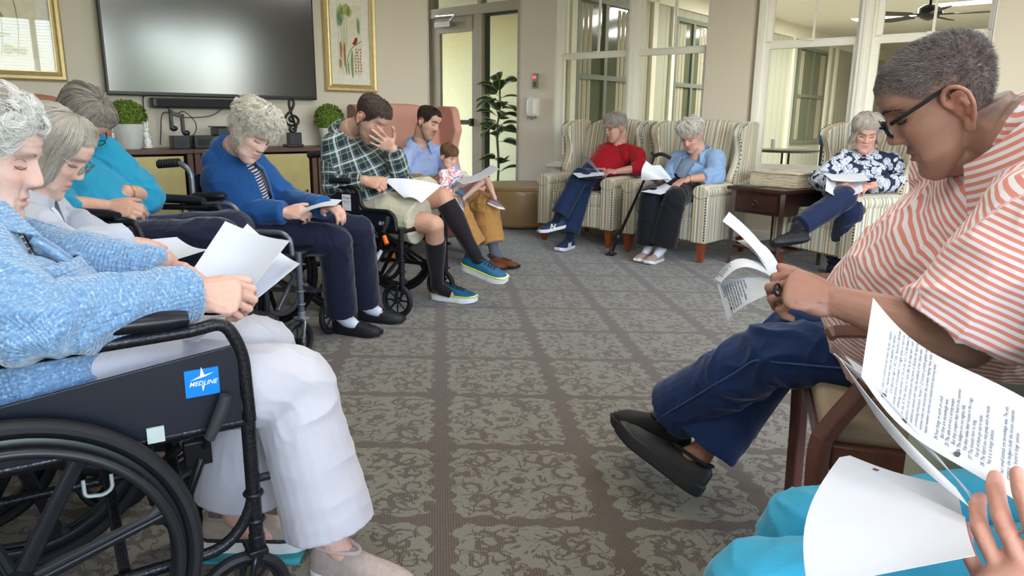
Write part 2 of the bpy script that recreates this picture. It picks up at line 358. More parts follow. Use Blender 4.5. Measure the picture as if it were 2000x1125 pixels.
# sash windows
def sash_window(num,g0,g1):
    e=struct(empty('window_%d'%num,tuple(OW),YW))
    z0,z1,zm=.64,2.60,1.77;w=.045
    m=MB()   # frame
    a,bb=g0-.075,g1+.075
    for x in (a,bb): m.box((x,-.03,(z0+z1)/2),(.04,.17,z1-z0));m.box((x+(.022 if x==a else -.022),.0,(z0+z1)/2),(.02,.10,z1-z0))
    m.box(((a+bb)/2,-.03,z1),(bb-a+.04,.17,.05));m.box(((a+bb)/2,-.03,z0-.01),(bb-a+.04,.17,.05))
    m.build('window_frame',M_TRIM,e,smooth=False,bevel=.003)
    m=MB();y=-.025  # lower sash, nearer the room
    for x in (g0-w/2,g1+w/2): m.box((x,y,(z0+zm)/2+.02),(w,.035,zm-z0))
    m.box(((g0+g1)/2,y,zm-.005),(g1-g0+2*w,.04,.055));m.box(((g0+g1)/2,y,z0+.055),(g1-g0+2*w,.04,.07))
    m.box(((g0+g1)/2,y-.024,zm+.03),(.06,.02,.018));m.build('lower_sash',M_TRIM,e,smooth=False,bevel=.003)
    m=MB();y=.018
    for x in (g0-w/2,g1+w/2): m.box((x,y,(z1+zm)/2),(w,.035,z1-zm))
    m.box(((g0+g1)/2,y,zm+.02),(g1-g0+2*w,.035,.04));m.box(((g0+g1)/2,y,z1-.04),(g1-g0+2*w,.035,.05))
    m.build('upper_sash',M_TRIM,e,smooth=False,bevel=.003)
    m=MB();m.box(((g0+g1)/2,y,(z1+zm)/2),(.018,.022,z1-zm-.06));m.build('muntin',M_TRIM,e,smooth=False)
    m=MB();m.box(((g0+g1)/2,-.025,(z0+zm)/2+.03),(g1-g0+.01,.006,zm-z0-.1));m.box(((g0+g1)/2,.018,(z1+zm)/2),(g1-g0+.01,.006,z1-zm-.07))
    m.build('glass',M_GLASS,e,smooth=False)
    m=MB();m.tube([(g1+.045,-.085,2.55),(g1+.04,-.085,1.55)],.004,8);m.ball((g1+.04,-.085,1.54),(.006,.006,.014));m.build('blind_wand',M_WHITEP,e)
    return e
for i,(g0,g1) in enumerate([(-1.754,-.953),(-.814,-.115),(.514,1.226),(1.426,2.165)]): sash_window(i+1,g0,g1)
for i,(a,bb) in enumerate(((-1.83,-.045),(.37,2.235))):
    m=MB();m.box(((a+bb)/2,-.14,.605),(bb-a+.06,.09,.03));m.box(((a+bb)/2,-.126,.555),(bb-a,.02,.07))
    c0=[(-.9535-.814)/2,(1.226+1.426)/2][i];m.box((c0,-.03,1.62),(.075,.16,1.96));m.box((c0,-.115,1.62),(.03,.02,1.96))
    struct(put(m.build('trim_%d'%(i+1),M_TRIM,smooth=False,bevel=.004),OW,YW))
# glazed door with side light
e=struct(empty('door_1',tuple(OW),YW))
m=MB();y=-.06
for x0,x1 in ((-3.79,-3.64),(-3.095,-3.045)): m.box(((x0+x1)/2,y,1.15),(x1-x0,.045,2.29))
m.box((-3.37,y,2.21),(.66,.045,.18));m.box((-3.37,y,.14),(.66,.045,.26));m.build('door_leaf',M_TAUPE,e,smooth=False,bevel=.003)
m=MB();m.box((-3.37,y,1.19),(.55,.008,1.86));m.build('glass',M_GLASS,e,smooth=False)
m=MB();m.box((-3.41,y-.065,1.06),(.70,.03,.055));m.box((-3.73,y-.045,1.06),(.07,.05,.09));m.box((-3.08,y-.045,1.06),(.05,.05,.09));m.build('push_bar',flat('bronze_bar','4a4237',.4,.7),e,smooth=False,bevel=.004)
m=MB();m.box((-3.52,y-.07,2.215),(.26,.06,.06));m.tube(fil([(-3.42,y-.075,2.25),(-3.2,y-.20,2.29),(-3.62,y-.10,2.315)],.02),.011,8);m.box((-3.62,y-.08,2.32),(.09,.05,.02));m.build('door_closer',M_CHROME,e,smooth=False,bevel=.004)
m=MB()
m.box((-3.83,-.03,1.3),(.07,.18,2.6));m.box((-2.98,-.03,1.15),(.13,.15,2.30));m.box((-2.335,-.03,1.3),(.05,.18,2.6));m.box((-3.07,-.03,2.355),(1.5,.15,.11));m.box((-3.07,-.03,2.75),(1.5,.18,.06));m.box((-2.62,-.03,.12),(.62,.12,.24))
m.box((-2.98,-.03,2.57),(.06,.1,.4))
struct(put(m.build('trim_3',M_TAUPE,smooth=False,bevel=.003),OW,YW))
e=struct(empty('window_5',tuple(OW),YW));m=MB();m.box((-2.64,-.03,1.27),(.56,.008,2.08));m.build('glass',M_GLASS,e,smooth=False)
m=MB();m.box((-2.89,-.03,1.27),(.03,.05,2.08));m.box((-2.385,-.03,1.27),(.03,.05,2.08));m.box((-2.64,-.03,2.29),(.53,.05,.03));m.box((-2.64,-.03,.25),(.53,.05,.03));m.build('window_frame',flat('green_gasket','3e4a40',.5),e,smooth=False)
e=struct(empty('window_6',tuple(OW),YW));m=MB();m.box((-3.4,-.03,2.57),(.8,.008,.36));m.box((-2.65,-.03,2.57),(.6,.008,.36));m.build('glass',M_GLASS,e,smooth=False)
# camera-side windows (they light the room and are mirrored in the television)
for i,(a,bb) in enumerate(wins):
    e=struct(empty('window_%d'%(i+7),tuple(PB),YT));m=MB()
    for x in (a+.03,(a+bb)/2,bb-.03): m.box((x,-.1,1.55),(.06,.12,2.0))
    for z in (.58,1.55,2.52): m.box(((a+bb)/2,-.1,z),(bb-a,.12,.06))
    m.build('window_frame',M_TRIM,e,smooth=False)
    m=MB()
    for k in range(22): m.box(((a+bb)/2,-.03,2.48-k*.045),(bb-a-.06,.035,.002))
    m.build('blind',M_WHITEP,e,smooth=False)
    p=PB+DTV*(a+bb)/2-NTV*.22+V3(0,0,1.55);area('daylight_portal',tuple(p),tuple(NTV),bb-a,2.0,1,portal=True)
# lawn and trees outside the camera-side windows
gn=NT('lawn',.9,0,(.1,.2,.05));gn.set('Base Color',gn.mix(gn.noise(gn.obj(),3,4),sRGB('5d7a3a'),sRGB('8ea35c')))
b=MB();q=PB+DTV*4-NTV*22;b.box((q[0],q[1],-.4),(60,40,.1),YT);struct(b.build('ground',gn.mat,smooth=False))
b=MB();b.box((4,-2.2,-.32),(14,2.6,.06));struct(put(b.build('terrace',flat('pale_paving','cfc3b2',.9),smooth=False),PB,YT))
lf=NT('foliage',.8,0,(.1,.2,.05));lf.set('Base Color',lf.mix(lf.noise(lf.obj(),2.5,5),sRGB('2f4a22'),sRGB('8fa455')))
def noisy(v,sc,amp,seed=0):
    r=np.random.default_rng(seed);o=np.zeros(len(v))
    for k in range(5):
        w=r.normal(size=(3,3))*sc*(1.7**k);ph=r.uniform(0,6.28,3);o+=amp/(1.6**k)*np.sin(v@w[0]+ph[0])*np.sin(v@w[1]+ph[1])
    return o
for k,(s,dn,h) in enumerate([(-5,20,4),(3,22,4.6),(10,20,3.6),(18,23,5),(26,19,4)]):
    q=PB+DTV*s-NTV*dn;e=empty('tree',tuple(q),0,['broad green tree left outside behind the camera','tall green tree outside behind the camera','rounded green tree opposite the television','tallest green tree outside the far window','green tree at the far corner outside'][k],'tree','trees outside')
    m=MB();m.ball((0,0,h*.62),(h*.42,h*.42,h*.45),nu=40,nv=26);v=m.v[0];m.v[0]=v+nz(v.mean(0)*0+1)*0+(v-V3(0,0,h*.62))*noisy(v,1.6,.16,k)[:,None];m.build('foliage',lf.mat,e)
    m=MB();m.tube([(0,0,-.4),(0,0,h*.4)],[.2,.13],10);m.build('trunk',flat('bark','5a4632',.9),e)
# ------------------------------------------------ porch beyond the window wall
M_SAGE=NT('board_siding',.7,0,sRGB('a9a582'));_o=M_SAGE.obj();_x,_y,_z=M_SAGE.xyz(_o);_s=M_SAGE.m('LESS_THAN',M_SAGE.m('FRACT',M_SAGE.m('DIVIDE',_y,.26)),.07)
M_SAGE.set('Base Color',M_SAGE.mix(_s,sRGB('b5b3a0'),sRGB('969483')));M_SAGE=M_SAGE.mat
M_DGL=NT('dark_window_glass',.08,0,sRGB('5e624e'),spec=.6).mat
b=MB();b.box((-2.22,7.6,CH/2),(.16,15,CH));struct(put(b.build('wall_porch',M_SAGE,smooth=False),OW,YW))
b=MB();b.box((4,15.1,CH/2),(12.6,.16,CH));struct(put(b.build('wall_porch_end',M_CREAM,smooth=False),OW,YW))
b=MB();b.box((9.2,7.6,CH/2),(.16,15,CH));struct(put(b.build('wall_porch_far',M_CREAM,smooth=False),OW,YW))
b=MB();b.box((3.5,7.6,CH+.05),(11.5,15.1,.1));struct(put(b.build('ceiling_porch',M_CEIL,smooth=False),OW,YW))
b=MB();b.box((3.5,7.6,.002),(11.3,14.9,.01));struct(put(b.build('floor_porch',flat('porch_floor','a89f8c',.5),smooth=False),OW,YW))
b=MB();b.box((-2.12,7.6,2.78),(.05,14.9,.24))
for y in (.35,.62,1.98,2.5,3.05,4.25,4.9,7.75,9.95,10.4): b.box((-2.12,y,1.36),(.05,.12,2.7))
struct(put(b.build('trim_4',M_CREAM,smooth=False,bevel=.004),OW,YW))
for i,(a,bb,zb) in enumerate(((.70,1.90,.72),(3.12,4.18,.72),(8.1,9.7,.72))):
    e=struct(empty('window_%d'%(20+i),tuple(OW),YW));m=MB();z1=2.52
    for y in (a,bb): m.box((-2.11,y,(zb+z1)/2),(.04,.06,z1-zb+.06))
    for z in (zb,1.62,z1): m.box((-2.11,(a+bb)/2,z),(.04,bb-a,.06))
    m.box((-2.11,(a+bb)/2,(zb+z1)/2),(.035,.07,z1-zb));m.build('window_frame',flat('grey_green_frame','6f7464',.5),e,smooth=False)
    m=MB();m.box((-2.128,(a+bb)/2,(zb+z1)/2),(.01,bb-a,z1-zb));m.build('glass',M_DGL,e,smooth=False)
    m=MB()
    for s_ in (0,1):
        yy=np.linspace(0,.26,14);G=np.array([[(-2.121+.004*math.sin(q*60),(a+.05+q if s_==0 else bb-.05-q),z) for q in yy] for z in (zb+.05,z1-.06)]);m.grid(G,.002)
    m.build('curtain',flat('pale_curtain','aaa28c',.8),e)
# hall side seen through the door
b=MB();b.box((-5.2,3.2,CH/2),(6,.16,CH));struct(put(b.build('wall_hall_far',flat('hall_wall_paint','c9c4a0',.7),smooth=False),OW,YW))
b=MB();b.box((-5.5,1.6,CH+.05),(6.6,3.4,.1));struct(put(b.build('ceiling_hall',M_CEIL,smooth=False),OW,YW))
b=MB();b.box((-8.1,1.6,CH/2),(.16,3.4,CH));struct(put(b.build('wall_hall_end',flat('hall_wall_paint2','c9c4a0',.7),smooth=False),OW,YW))  # unseen wall added to close the hall against light from the sky
e=struct(empty('window_23',tuple(OW),YW));m=MB()
for x in (-3.9,-3.45,-3.0,-2.55): m.box((x,3.09,1.55),(.06,.05,2.0))
for z in (.55,1.6,2.55): m.box((-3.22,3.09,z),(1.4,.05,.06))
m.build('window_frame',flat('grey_green_frame2','77796a',.5),e,smooth=False)
m=MB();m.box((-3.22,3.11,1.55),(1.35,.01,2.0));m.build('glass',M_DGL,e,smooth=False)
m=MB();G=np.array([[(-3.4+q,3.075+.012*math.sin(q*55),z) for q in np.linspace(0,.8,50)] for z in (.6,2.5)]);m.grid(G,.002);m.build('curtain',flat('gold_curtain','d8b070',.8),e)
# porch ceiling lights, fan, table
def ceil_light(loc,yaw,sx,sy,power,label):
    e=empty('ceiling_light',tuple(loc),yaw,label,'ceiling light','ceiling lights')
    m=MB();m.box((0,0,-.012),(sx+.04,sy+.04,.024));m.build('housing',M_WHITEP,e,smooth=False)
    m=MB();m.box((0,0,-.03),(sx,sy,.016));m.build('diffuser',glow('lit_diffuser',(1,.98,.9),6),e,smooth=False)
    area('ceiling_lamp',(loc[0],loc[1],loc[2]-.06),(0,0,-1),sx,sy,power,(1,.98,.94))
for k,(u,v) in enumerate(((1895,18),(1780,30),(1175,32),(1345,60))):
    q=Hh(u,v,CH)
    if k==0: q=V3(6.8,11.6,CH)
    if k==1: q=V3(5.4,10.6,CH)
    if k==2: q=wl(-.6,4.0,CH)
    if k==3: q=wl(-.4,7.5,CH)
    ceil_light(q,YW,1.2,.3,[85,85,75,75][k],['long bright ceiling light right of the ceiling fan in the porch','bright ceiling light left of the ceiling fan in the porch','ceiling light in the porch behind the first window','ceiling light in the porch behind the second window'][k])
ceil_light(wl(-4.2,1.4,CH),YW,1.0,.3,14,'added ceiling light in the hall behind the glazed door')  # unseen lamp added to brighten the hall behind the door
q=P(1815,24,9.6);e=empty('ceiling_fan',tuple(q),.4,'dark five-bladed ceiling fan hanging in the porch beyond the right window','ceiling fan')
m=MB();m.tube([(0,0,0),(0,0,CH-q[2])],.018,10);m.lathe([(.0,CH-q[2]-.06),(.06,CH-q[2]-.05),(.07,CH-q[2])],n=20);m.build('downrod',M_DARK,e)
m=MB();m.lathe([(0,.09),(.07,.085),(.14,.04),(.15,-.02),(.10,-.06),(.04,-.09),(0,-.1)],n=28);m.build('motor',M_DARK,e)
for k in range(5):
    a=k*2*PI/5+.3;R=rz(a);m=MB();m.box(R@V3(.2,0,-.03),(.14,.035,.012),R);G=[(.24,-.055),(.62,-.075),(.68,-.05),(.7,0),(.68,.05),(.62,.075),(.24,.055)]
    v=np.array([(x,y,z+y*.2) for z in(-.035,-.027) for x,y in G])@R.T;nn=len(G);m.add(v,[tuple(range(nn-1,-1,-1)),tuple(range(nn,2*nn))]+[(i,(i+1)%nn,nn+(i+1)%nn,nn+i) for i in range(nn)]);m.build('blade',flat('dark_walnut','2d2420',.5),e,smooth=False)
q=Hh(1535,292,.74);e=empty('porch_table',(q[0],q[1],0.007),0,'round dark table standing in the porch beyond the window','table')
m=MB();m.lathe([(0,.70),(.42,.70),(.44,.72),(.44,.735),(0,.74)],n=40);m.build('tabletop',flat('dark_table_top','4c463e',.35),e)
m=MB()
for k in range(4): a=k*PI/2+.4;m.tube(fil([(.06*math.cos(a),.06*math.sin(a),.70),(.06*math.cos(a),.06*math.sin(a),.3),(.34*math.cos(a),.34*math.sin(a),.012)],.08),.014,8)
m.build('base',M_DARK,e)
m=MB();m.lathe([(.03,0),(.032,.11),(.028,.13),(0,.13)],n=20);o=m.build('candle_jar',M_WHITEP);tag(o,'small white jar standing on the porch table','jar');o.location=(q[0]-.18,q[1],.748)
q=P(1641,262,8.6);q[2]=0
e=empty('play_table',(q[0],q[1],.007),.3,'small blue and red table beyond the window behind the right armchair','table')
m=MB();m.box((0,0,.9),(.35,.3,.12));m.build('tray',flat('blue_plastic','2458b8',.4),e,bevel=.02);m=MB();m.box((.1,-.12,.985),(.14,.05,.06));m.build('knob',flat('red_plastic','c63028',.4),e,bevel=.01)
m=MB();[m.tube([(x,y,0),(x,y,.85)],.015,8) for x in(-.14,.14) for y in(-.12,.12)];m.build('leg_frame',M_DARK,e)
# ceiling lights added to brighten the room, out of view above the camera's frame
for k,(x,y) in enumerate(((-.2,3.4),(1.9,4.3),(-.6,.6),(1.6,1.6))):
    ceil_light((x,y,CH),YT,1.2,.6,[16,14,9,8][k],['added ceiling light above the middle of the room','added ceiling light nearest the armchairs by the windows','added ceiling light above the wheelchair at the left front','added ceiling light above the man in the striped polo shirt'][k])
# ================================================================ FURNITURE
def at(e,pos,face):
    """place an empty: its local +x looks along face"""
    e.location=tuple(pos);e.rotation_euler=(0,0,math.atan2(face[1],face[0]));return e
# ---- television, sound bar, pictures
M_GOLD=flat('gilt_frame','cdb988',.38,.45,.08);M_GOLD2=flat('pale_gilt','e0cf9e',.4,.4,.05);M_MAT=flat('picture_mat','efece2',.8)
def tvl(name,label,cat_,t,z,group=None):
    e=empty(name,tuple(tl(t,0,z)),YT,label,cat_,group);return e
e=tvl('television','large black flat television hung on the wall above the cabinet','television',-1.913,1.235+.44)
m=MB();m.box((0,-.055,0),(1.555,.04,.875));m.box((0,-.025,0),(.9,.03,.5));m.build('casing',M_BLACK,e,smooth=False,bevel=.006)
scr=NT('dark_screen',.16,0,(.012,.012,.013),spec=.8,coat=.5,ior=1.65);
m=MB();m.box((0,-.0765,.006),(1.52,.004,.835));m.build('screen',scr.mat,e,smooth=False)
m=MB();m.box((0,-.012,0),(.4,.02,.3));m.build('wall_mount',M_DARK,e,smooth=False)
e=tvl('sound_bar','slim black sound bar mounted under the television','sound bar',-2.08,1.19)
m=MB();m.box((0,-.06,0),(.66,.085,.068));m.build('body',M_BLACK,e,smooth=False,bevel=.01,seg=3)
m=MB();m.box((0,-.105,0),(.60,.006,.052));m.build('grille',flat('grille_cloth','26272a',.8,0,.3,800),e,smooth=False)
m=MB();m.box((0,-.0085,.0),(.3,.017,.05));m.build('bracket',M_DARK,e,smooth=False)
def mapP(t0,z0,w,h): return lambda a,b,d=0:(t0+a*w,-d,z0+b*h)
def picture(name,label,t0,t1,z0,z1,art):
    w,h=t1-t0,z1-z0;e=empty(name,tuple(tl((t0+t1)/2,0,(z0+z1)/2)),YT,label,'picture')
    m=MB();fw=.055
    prof=[(0,-.002),(0,-.022),(.012,-.034),(.03,-.030),(.042,-.020),(.055,-.024),(.06,-.014),(.06,-.002)]
    ring=[(-w/2,-h/2),(w/2,-h/2),(w/2,h/2),(-w/2,h/2)];v=[];k=len(prof)
    for cx,cy in ring:
        for p,d in prof: v.append((cx-math.copysign(p,cx),d,cy-math.copysign(p,cy)))
    f=[(i*k+j,((i+1)%4)*k+j,((i+1)%4)*k+(j+1)%k,i*k+(j+1)%k) for i in range(4) for j in range(k)]
    m.add(v,f);m.build('frame',M_GOLD,e,smooth=False)
    m=MB();iw,ih=w-.12,h-.12
    for s in (-1,1): m.box((s*iw/2,-.026,0),(.006,.012,ih));m.box((0,-.026,s*ih/2),(iw,.012,.006))
    m.build('fillet',M_GOLD2,e,smooth=False)
    m=MB();m.box((0,-.008,0),(iw,.006,ih));m.build('mat_board',M_MAT,e,smooth=False)
    m=MB();m.box((0,-.0125,0),(iw-.15,.003,ih-.16));m.build('print_paper',flat('print_ground','e8e3cd',.8),e,smooth=False)
    m=MB();m.box((0,-.02,0),(iw,.002,ih));m.build('glass',glassmat('picture_glass',(1,1,1)),e,smooth=False)
    art(e,iw-.15,ih-.16);return e
def blob(m,c,r,n=18,amp=.15,seed=0,th=.001,y=-.0148):
    rr=np.random.default_rng(seed);a=np.arange(n)*2*PI/n;q=1+amp*np.sin(a*3+rr.uniform(0,6))+amp*.6*np.sin(a*5+rr.uniform(0,6))
    rx_,rz_=(r,r) if np.isscalar(r) else r
    m.prism([(c[0]+rx_*qq*math.cos(t),c[1]+rz_*qq*math.sin(t)) for t,qq in zip(a,q)],y,y-th,'y')
def stroke(m,pts,w,y=-.0148,th=.001):
    p=cat(np.array([(x,0,z) for x,z in pts]),6);t=np.gradient(p,axis=0);t/=np.linalg.norm(t,axis=1)[:,None]+1e-9
    n=np.stack([-t[:,2],t[:,0]*0,t[:,0]],1)*w/2;a=p+n;b=p-n;v=[];k=len(p)
    for yy in (y,y-th):
        for s in (a,b): v+= [(q[0],yy,q[2]) for q in s]
    f=[(i,i+1,k+i+1,k+i) for i in range(k-1)]+[(2*k+i,3*k+i,3*k+i+1,2*k+i+1) for i in range(k-1)]+[(i,2*k+i,2*k+i+1,i+1) for i in range(k-1)]+[(k+i,k+i+1,3*k+i+1,3*k+i) for i in range(k-1)]
    m.add(v,f)
def art_right(e,w,h):
    A=lambda x,y:((x-.5)*w,(y-.5)*h)
    G=[('flower_green','a9b76b',[((.12,.86),(.14,.12)),((.34,.92),(.2,.08))]),('flower_teal','7fae8c',[((.08,.78),(.1,.1))]),('flower_lime','c0c678',[((.5,.9),(.1,.08))])]
    for k,(nm,c,L) in enumerate(G):
        m=MB();[blob(m,A(*p),(r[0]*w,r[1]*h),22,.12,k) for p,r in L];m.build('painted_flower',flat(nm,c,.8),e,smooth=False)
    m=MB();[stroke(m,[A(x,y0),A(x+.02,(y0+y1)/2),A(x-.01,y1)],.0022) for x,y0,y1 in((.14,.05,.8),(.22,.3,.82),(.28,.06,.85),(.36,.4,.9),(.9,.6,.78))];stroke(m,[A(.3,.02),A(.35,.2),A(.55,.38),A(.99,.5)],.007);m.build('painted_stem',flat('stem_ink','6c8b78',.8),e,smooth=False)
    m=MB();[blob(m,A(x,y),(rx*w,rz_*h),16,.1,3) for x,y,rx,rz_ in((.1,.36,.05,.12),(.25,.3,.045,.18),(.06,.16,.05,.07))];m.build('painted_seed_head',flat('ochre_ink','b07f43',.8),e,smooth=False)
    m=MB();[blob(m,A(x,y),(rx*w,rz_*h),16,.1,5) for x,y,rx,rz_ in((.56,.16,.055,.2),(.9,.7,.03,.11),(.84,.72,.03,.12),(.4,.1,.03,.1))];m.build('painted_leaf',flat('leaf_ink','7f9e78',.8),e,smooth=False)
    m=MB();b=[(.58,.45),(.64,.48),(.7,.53),(.78,.55),(.82,.53),(.80,.48),(.76,.45),(.70,.43)];m.prism([A(*q) for q in b],-.0158,-.017,'y');m.build('painted_bird',flat('bird_red','a5322c',.8),e,smooth=False)
    m=MB();r=random.Random(4)
    for x in (.72,.82,.92): 
        stroke(m,[A(x,.02),A(x+.01,.2),A(x,.38)],.0015)
        for k in range(8): blob(m,A(x+r.uniform(-.04,.04),.06+k*.045),(.02*w,.013*h),8,.1,k)
    m.build('painted_berries',flat('berry_ink','9c3a34',.8),e,smooth=False)
def art_left(e,w,h):
    A=lambda x,y:((x-.5)*w,(y-.5)*h);r=random.Random(9)
    m=MB();[blob(m,A(r.uniform(.1,.95),r.uniform(.05,.45)),(r.uniform(.03,.09)*w,r.uniform(.02,.06)*h),14,.2,k) for k in range(26)];m.build('painted_foliage',flat('olive_ink','b5b36a',.8),e,smooth=False)
    m=MB();[stroke(m,[A(x,.02),A(x+.03,.4),A(x-.02,.95)],.004) for x in(.35,.5,.7,.82)];m.build('painted_stem',flat('brown_ink','8c6a45',.8),e,smooth=False)
    m=MB();[blob(m,A(x,y),(.09*w,.11*h),18,.15,7) for x,y in((.3,.75),(.66,.82))];m.build('painted_bloom',flat('rust_ink','c08a4a',.8),e,smooth=False)
picture('picture','narrow gilt-framed flower print with a red bird, right of the television',-1.03,-.54,1.314,2.16,art_right)
picture('picture','wide gilt-framed print partly cut off at the left edge of the photo',-3.9,-2.905,1.315,2.2,art_left)
# ---- cabinet with gold doors
M_WAL=flat('walnut','5a3f30',.4,0,.15,12);M_GDOOR=flat('brushed_gold_panel','b3a46c',.4,.25,.10,9)
def cab(t0,t1,nd,label):
    w=t1-t0;e=empty('cabinet',tuple(tl((t0+t1)/2,.22,0)),YT,label,'cabinet','walnut cabinets under the television')
    m=MB();D=.42
    for x in (-w/2+.02,w/2-.02): m.box((x,0,.42),(.04,D,.84))
    m.box((0,0,.10),(w-.08,D,.04));m.box((0,D/2-.01,.47),(w-.08,.015,.74));m.box((0,-.16,.04),(w-.1,.02,.08))
    if nd>1: m.box((0,0,.47),(.035,D-.03,.7))
    m.build('body',M_WAL,e,smooth=False,bevel=.003)
    m=MB();m.box((0,0,.855),(w+.01,D+.02,.03));m.build('top_panel',M_WAL,e,smooth=False,bevel=.004)
    iw=(w-.08)/nd
    for k in range(nd):
        m=MB();cx=-w/2+.04+iw*(k+.5);m.box((cx,-D/2+.012,.475),(iw-.045,.018,.70));d=m.build('door',M_GDOOR,e,smooth=False,bevel=.003)
        m=MB();m.tube([(cx+iw*.36,-D/2-.02,.42),(cx+iw*.36,-D/2-.02,.55)],.005,8);[m.tube([(cx+iw*.36,-D/2-.02,z),(cx+iw*.36,-D/2+.005,z)],.004,6) for z in(.43,.54)];m.build('handle',M_DARK,d)
    return e
cab(-2.83,-2.26,1,'walnut cabinet with one gold door at the left, under the potted plant with rabbits')
cab(-2.25,-1.33,2,'wide walnut cabinet with gold doors behind the white-haired person in blue')
cab(-1.32,-.75,1,'walnut cabinet behind the man in the plaid shirt')
# ---- things on the cabinet
def bush(name,label,p,R,H_,pot,seed,potmat=None):
    e=empty(name,tuple(p),YT,label,'plant');m=MB();r=np.random.default_rng(seed)
    lm=NT('clipped_leaves',.7,0,(.1,.2,.03));lm.set('Base Color',lm.mix(lm.noise(lm.obj(),55,3),sRGB('3c5a1c'),sRGB('86a040')))
    m.ball((0,0,pot[1]+H_*.35),(R*.86,R*.86,H_*.6),nu=26,nv=16)
    N=1500;a=r.uniform(0,2*PI,N);c=r.uniform(-.25,1,N);s=np.sqrt(1-c*c)
    for k in range(N):
        d=V3(s[k]*math.cos(a[k]),s[k]*math.sin(a[k]),c[k]);q=V3(0,0,pot[1]+H_*.35)+d*V3(R,R,H_*.65)*r.uniform(.82,1.06);t=nz(r.normal(size=3));w=nz(np.cross(t,d));l=.011*R/.1
        m.add([q-t*l,q+w*l*.5+d*.003,q+t*l,q-w*l*.5+d*.003],[(0,1,2,3)])
    m.build('foliage',lm.mat,e,smooth=False)
    m=MB();r0,h=pot;m.lathe([(0,0),(r0*.66,0),(r0*.7,.006),(r0,h),(r0*.97,h+.004),(r0*.92,h-.01),(0,h-.012)],n=40);m.build('pot',potmat or flat('glazed_white','dcdcd8',.25),e)
    return e
q=tl(-2.615,.22,.871);e=bush('potted_shrub','clipped green shrub in a white pot held by two white rabbits, left of the television',q,.12,.16,(.108,.165),1)
def rabbit(sx):
    m=MB();x=sx*.115;y=-.02
    m.ball((x,y,.045),(.026,.028,.04));m.ball((x-sx*.004,y,.095),(.020,.022,.028));m.ball((x-sx*.002,y-.006,.132),(.018,.02,.018))
    for s in (-1,1): m.ball((x+s*.007,y-.002,.163),(.0065,.005,.024));m.ball((x+s*.014,y-.02,.02),(.010,.018,.012));m.ball((x+s*.016,y-.016,.08),(.007,.014,.008))
    m.ball((x,y-.002,.008),(.034,.036,.009));m.ball((x,y+.03,.04),(.01,.01,.01));return m
for s in (-1,1): fz=rabbit(s);fz.build('rabbit_figure',flat('rabbit_white','f2f2f0',.2),e)
q=tl(-1.10,.2,.871);bush('potted_shrub','clipped green shrub behind the shoulder of the man in plaid',q,.115,.19,(.085,.14),2,M_WHITEP)
M_STAT=flat('black_statue','26262a',.3,0,.1)
def note(t,label):
    e=empty('music_note_statue',tuple(tl(t,.25,.871)),YT,label,'statue');m=MB();m.box((0,0,.045),(.115,.10,.09));m.build('pedestal',M_STAT,e,smooth=False,bevel=.004)
    m=MB();m.box((-.045,0,.205),(.022,.03,.13));m.box((.03,0,.175),(.022,.03,.13));m.prism([(-.056,.27),(.041,.235),(.041,.205),(-.056,.24)],-.015,.015)
    m.ball((-.032,0,.14),(.028,.018,.02));m.ball((.05,0,.108),(.028,.018,.02));m.box((.05,0,.09),(.02,.02,.01));m.build('note',M_STAT,e,bevel=.003);return e
note(-2.29,'black double music note statue standing on the cabinet')
e=empty('treble_clef_statue',tuple(tl(-1.44,.25,.871)),YT,'black treble clef statue on the cabinet under the television corner','statue')
m=MB();m.box((0,0,.01),(.13,.11,.02));m.box((.01,0,.06),(.095,.08,.1));m.build('pedestal',M_STAT,e,smooth=False,bevel=.004)
m=MB();S=[(.0,.135),(.02,.14),(.03,.155),(.012,.165),(-.012,.155),(-.02,.13),(.0,.112),(.02,.12),(.022,.16),(.0,.25),(-.015,.32),(-.005,.365),(.014,.36),(.02,.33),(.0,.28),(-.035,.245),(-.05,.21),(-.035,.175),(.0,.163),(.038,.175),(.048,.205),(.03,.232),(.0,.235),(-.018,.215),(-.008,.195),(.01,.193)]
m.tube(cat([(x*1.1,0,z+.0) for x,z in S],4),[(.0105,.014)]*(4*(len(S)-1)+1),8,up=(0,1,0));m.build('clef',M_STAT,e)
e=empty('media_box',tuple(tl(-2.06,.22,.871)),YT,'small black media box with white lettering on the cabinet','media box')
m=MB();m.box((0,0,.045),(.30,.2,.09));m.build('case',M_BLACK,e,smooth=False,bevel=.004);m=MB();m.box((-.06,-.102,.045),(.12,.004,.05));m.build('front_panel',M_DARK,e,smooth=False)
e=empty('media_box',tuple(tl(-1.93,.24,.962)),YT,'flat black box stacked on top of the media box','media box')
m=MB();m.box((0,0,.028),(.22,.16,.056));m.build('case',M_BLACK,e,smooth=False,bevel=.004)
m=MB();m.box((0,-.005,.062),(.25,.18,.008));m.build('lid',M_DARK,e,smooth=False)
for k,(S,lb) in enumerate((([(-2.3,.06,1.16),(-2.28,.12,1.10),(-2.2,.1,1.13),(-2.13,.12,1.05),(-2.15,.14,.97),(-2.2,.1,.95)],'black cable looping behind the music note statue'),([(-2.44,.03,1.24),(-2.45,.02,1.2),(-2.45,.03,1.0),(-2.46,.05,.88)],'thin black cable hanging from the television to the cabinet'),([(-1.9,.06,1.16),(-2.0,.05,1.1),(-2.2,.04,1.09),(-2.33,.06,1.12),(-2.36,.06,.98),(-2.37,.05,.89)],'black cable running below the sound bar'))):
    m=MB();m.tube(cat([tl(*s) for s in S],6),.0035,6);tag(m.build('cable',M_BLACK),lb,'cable')
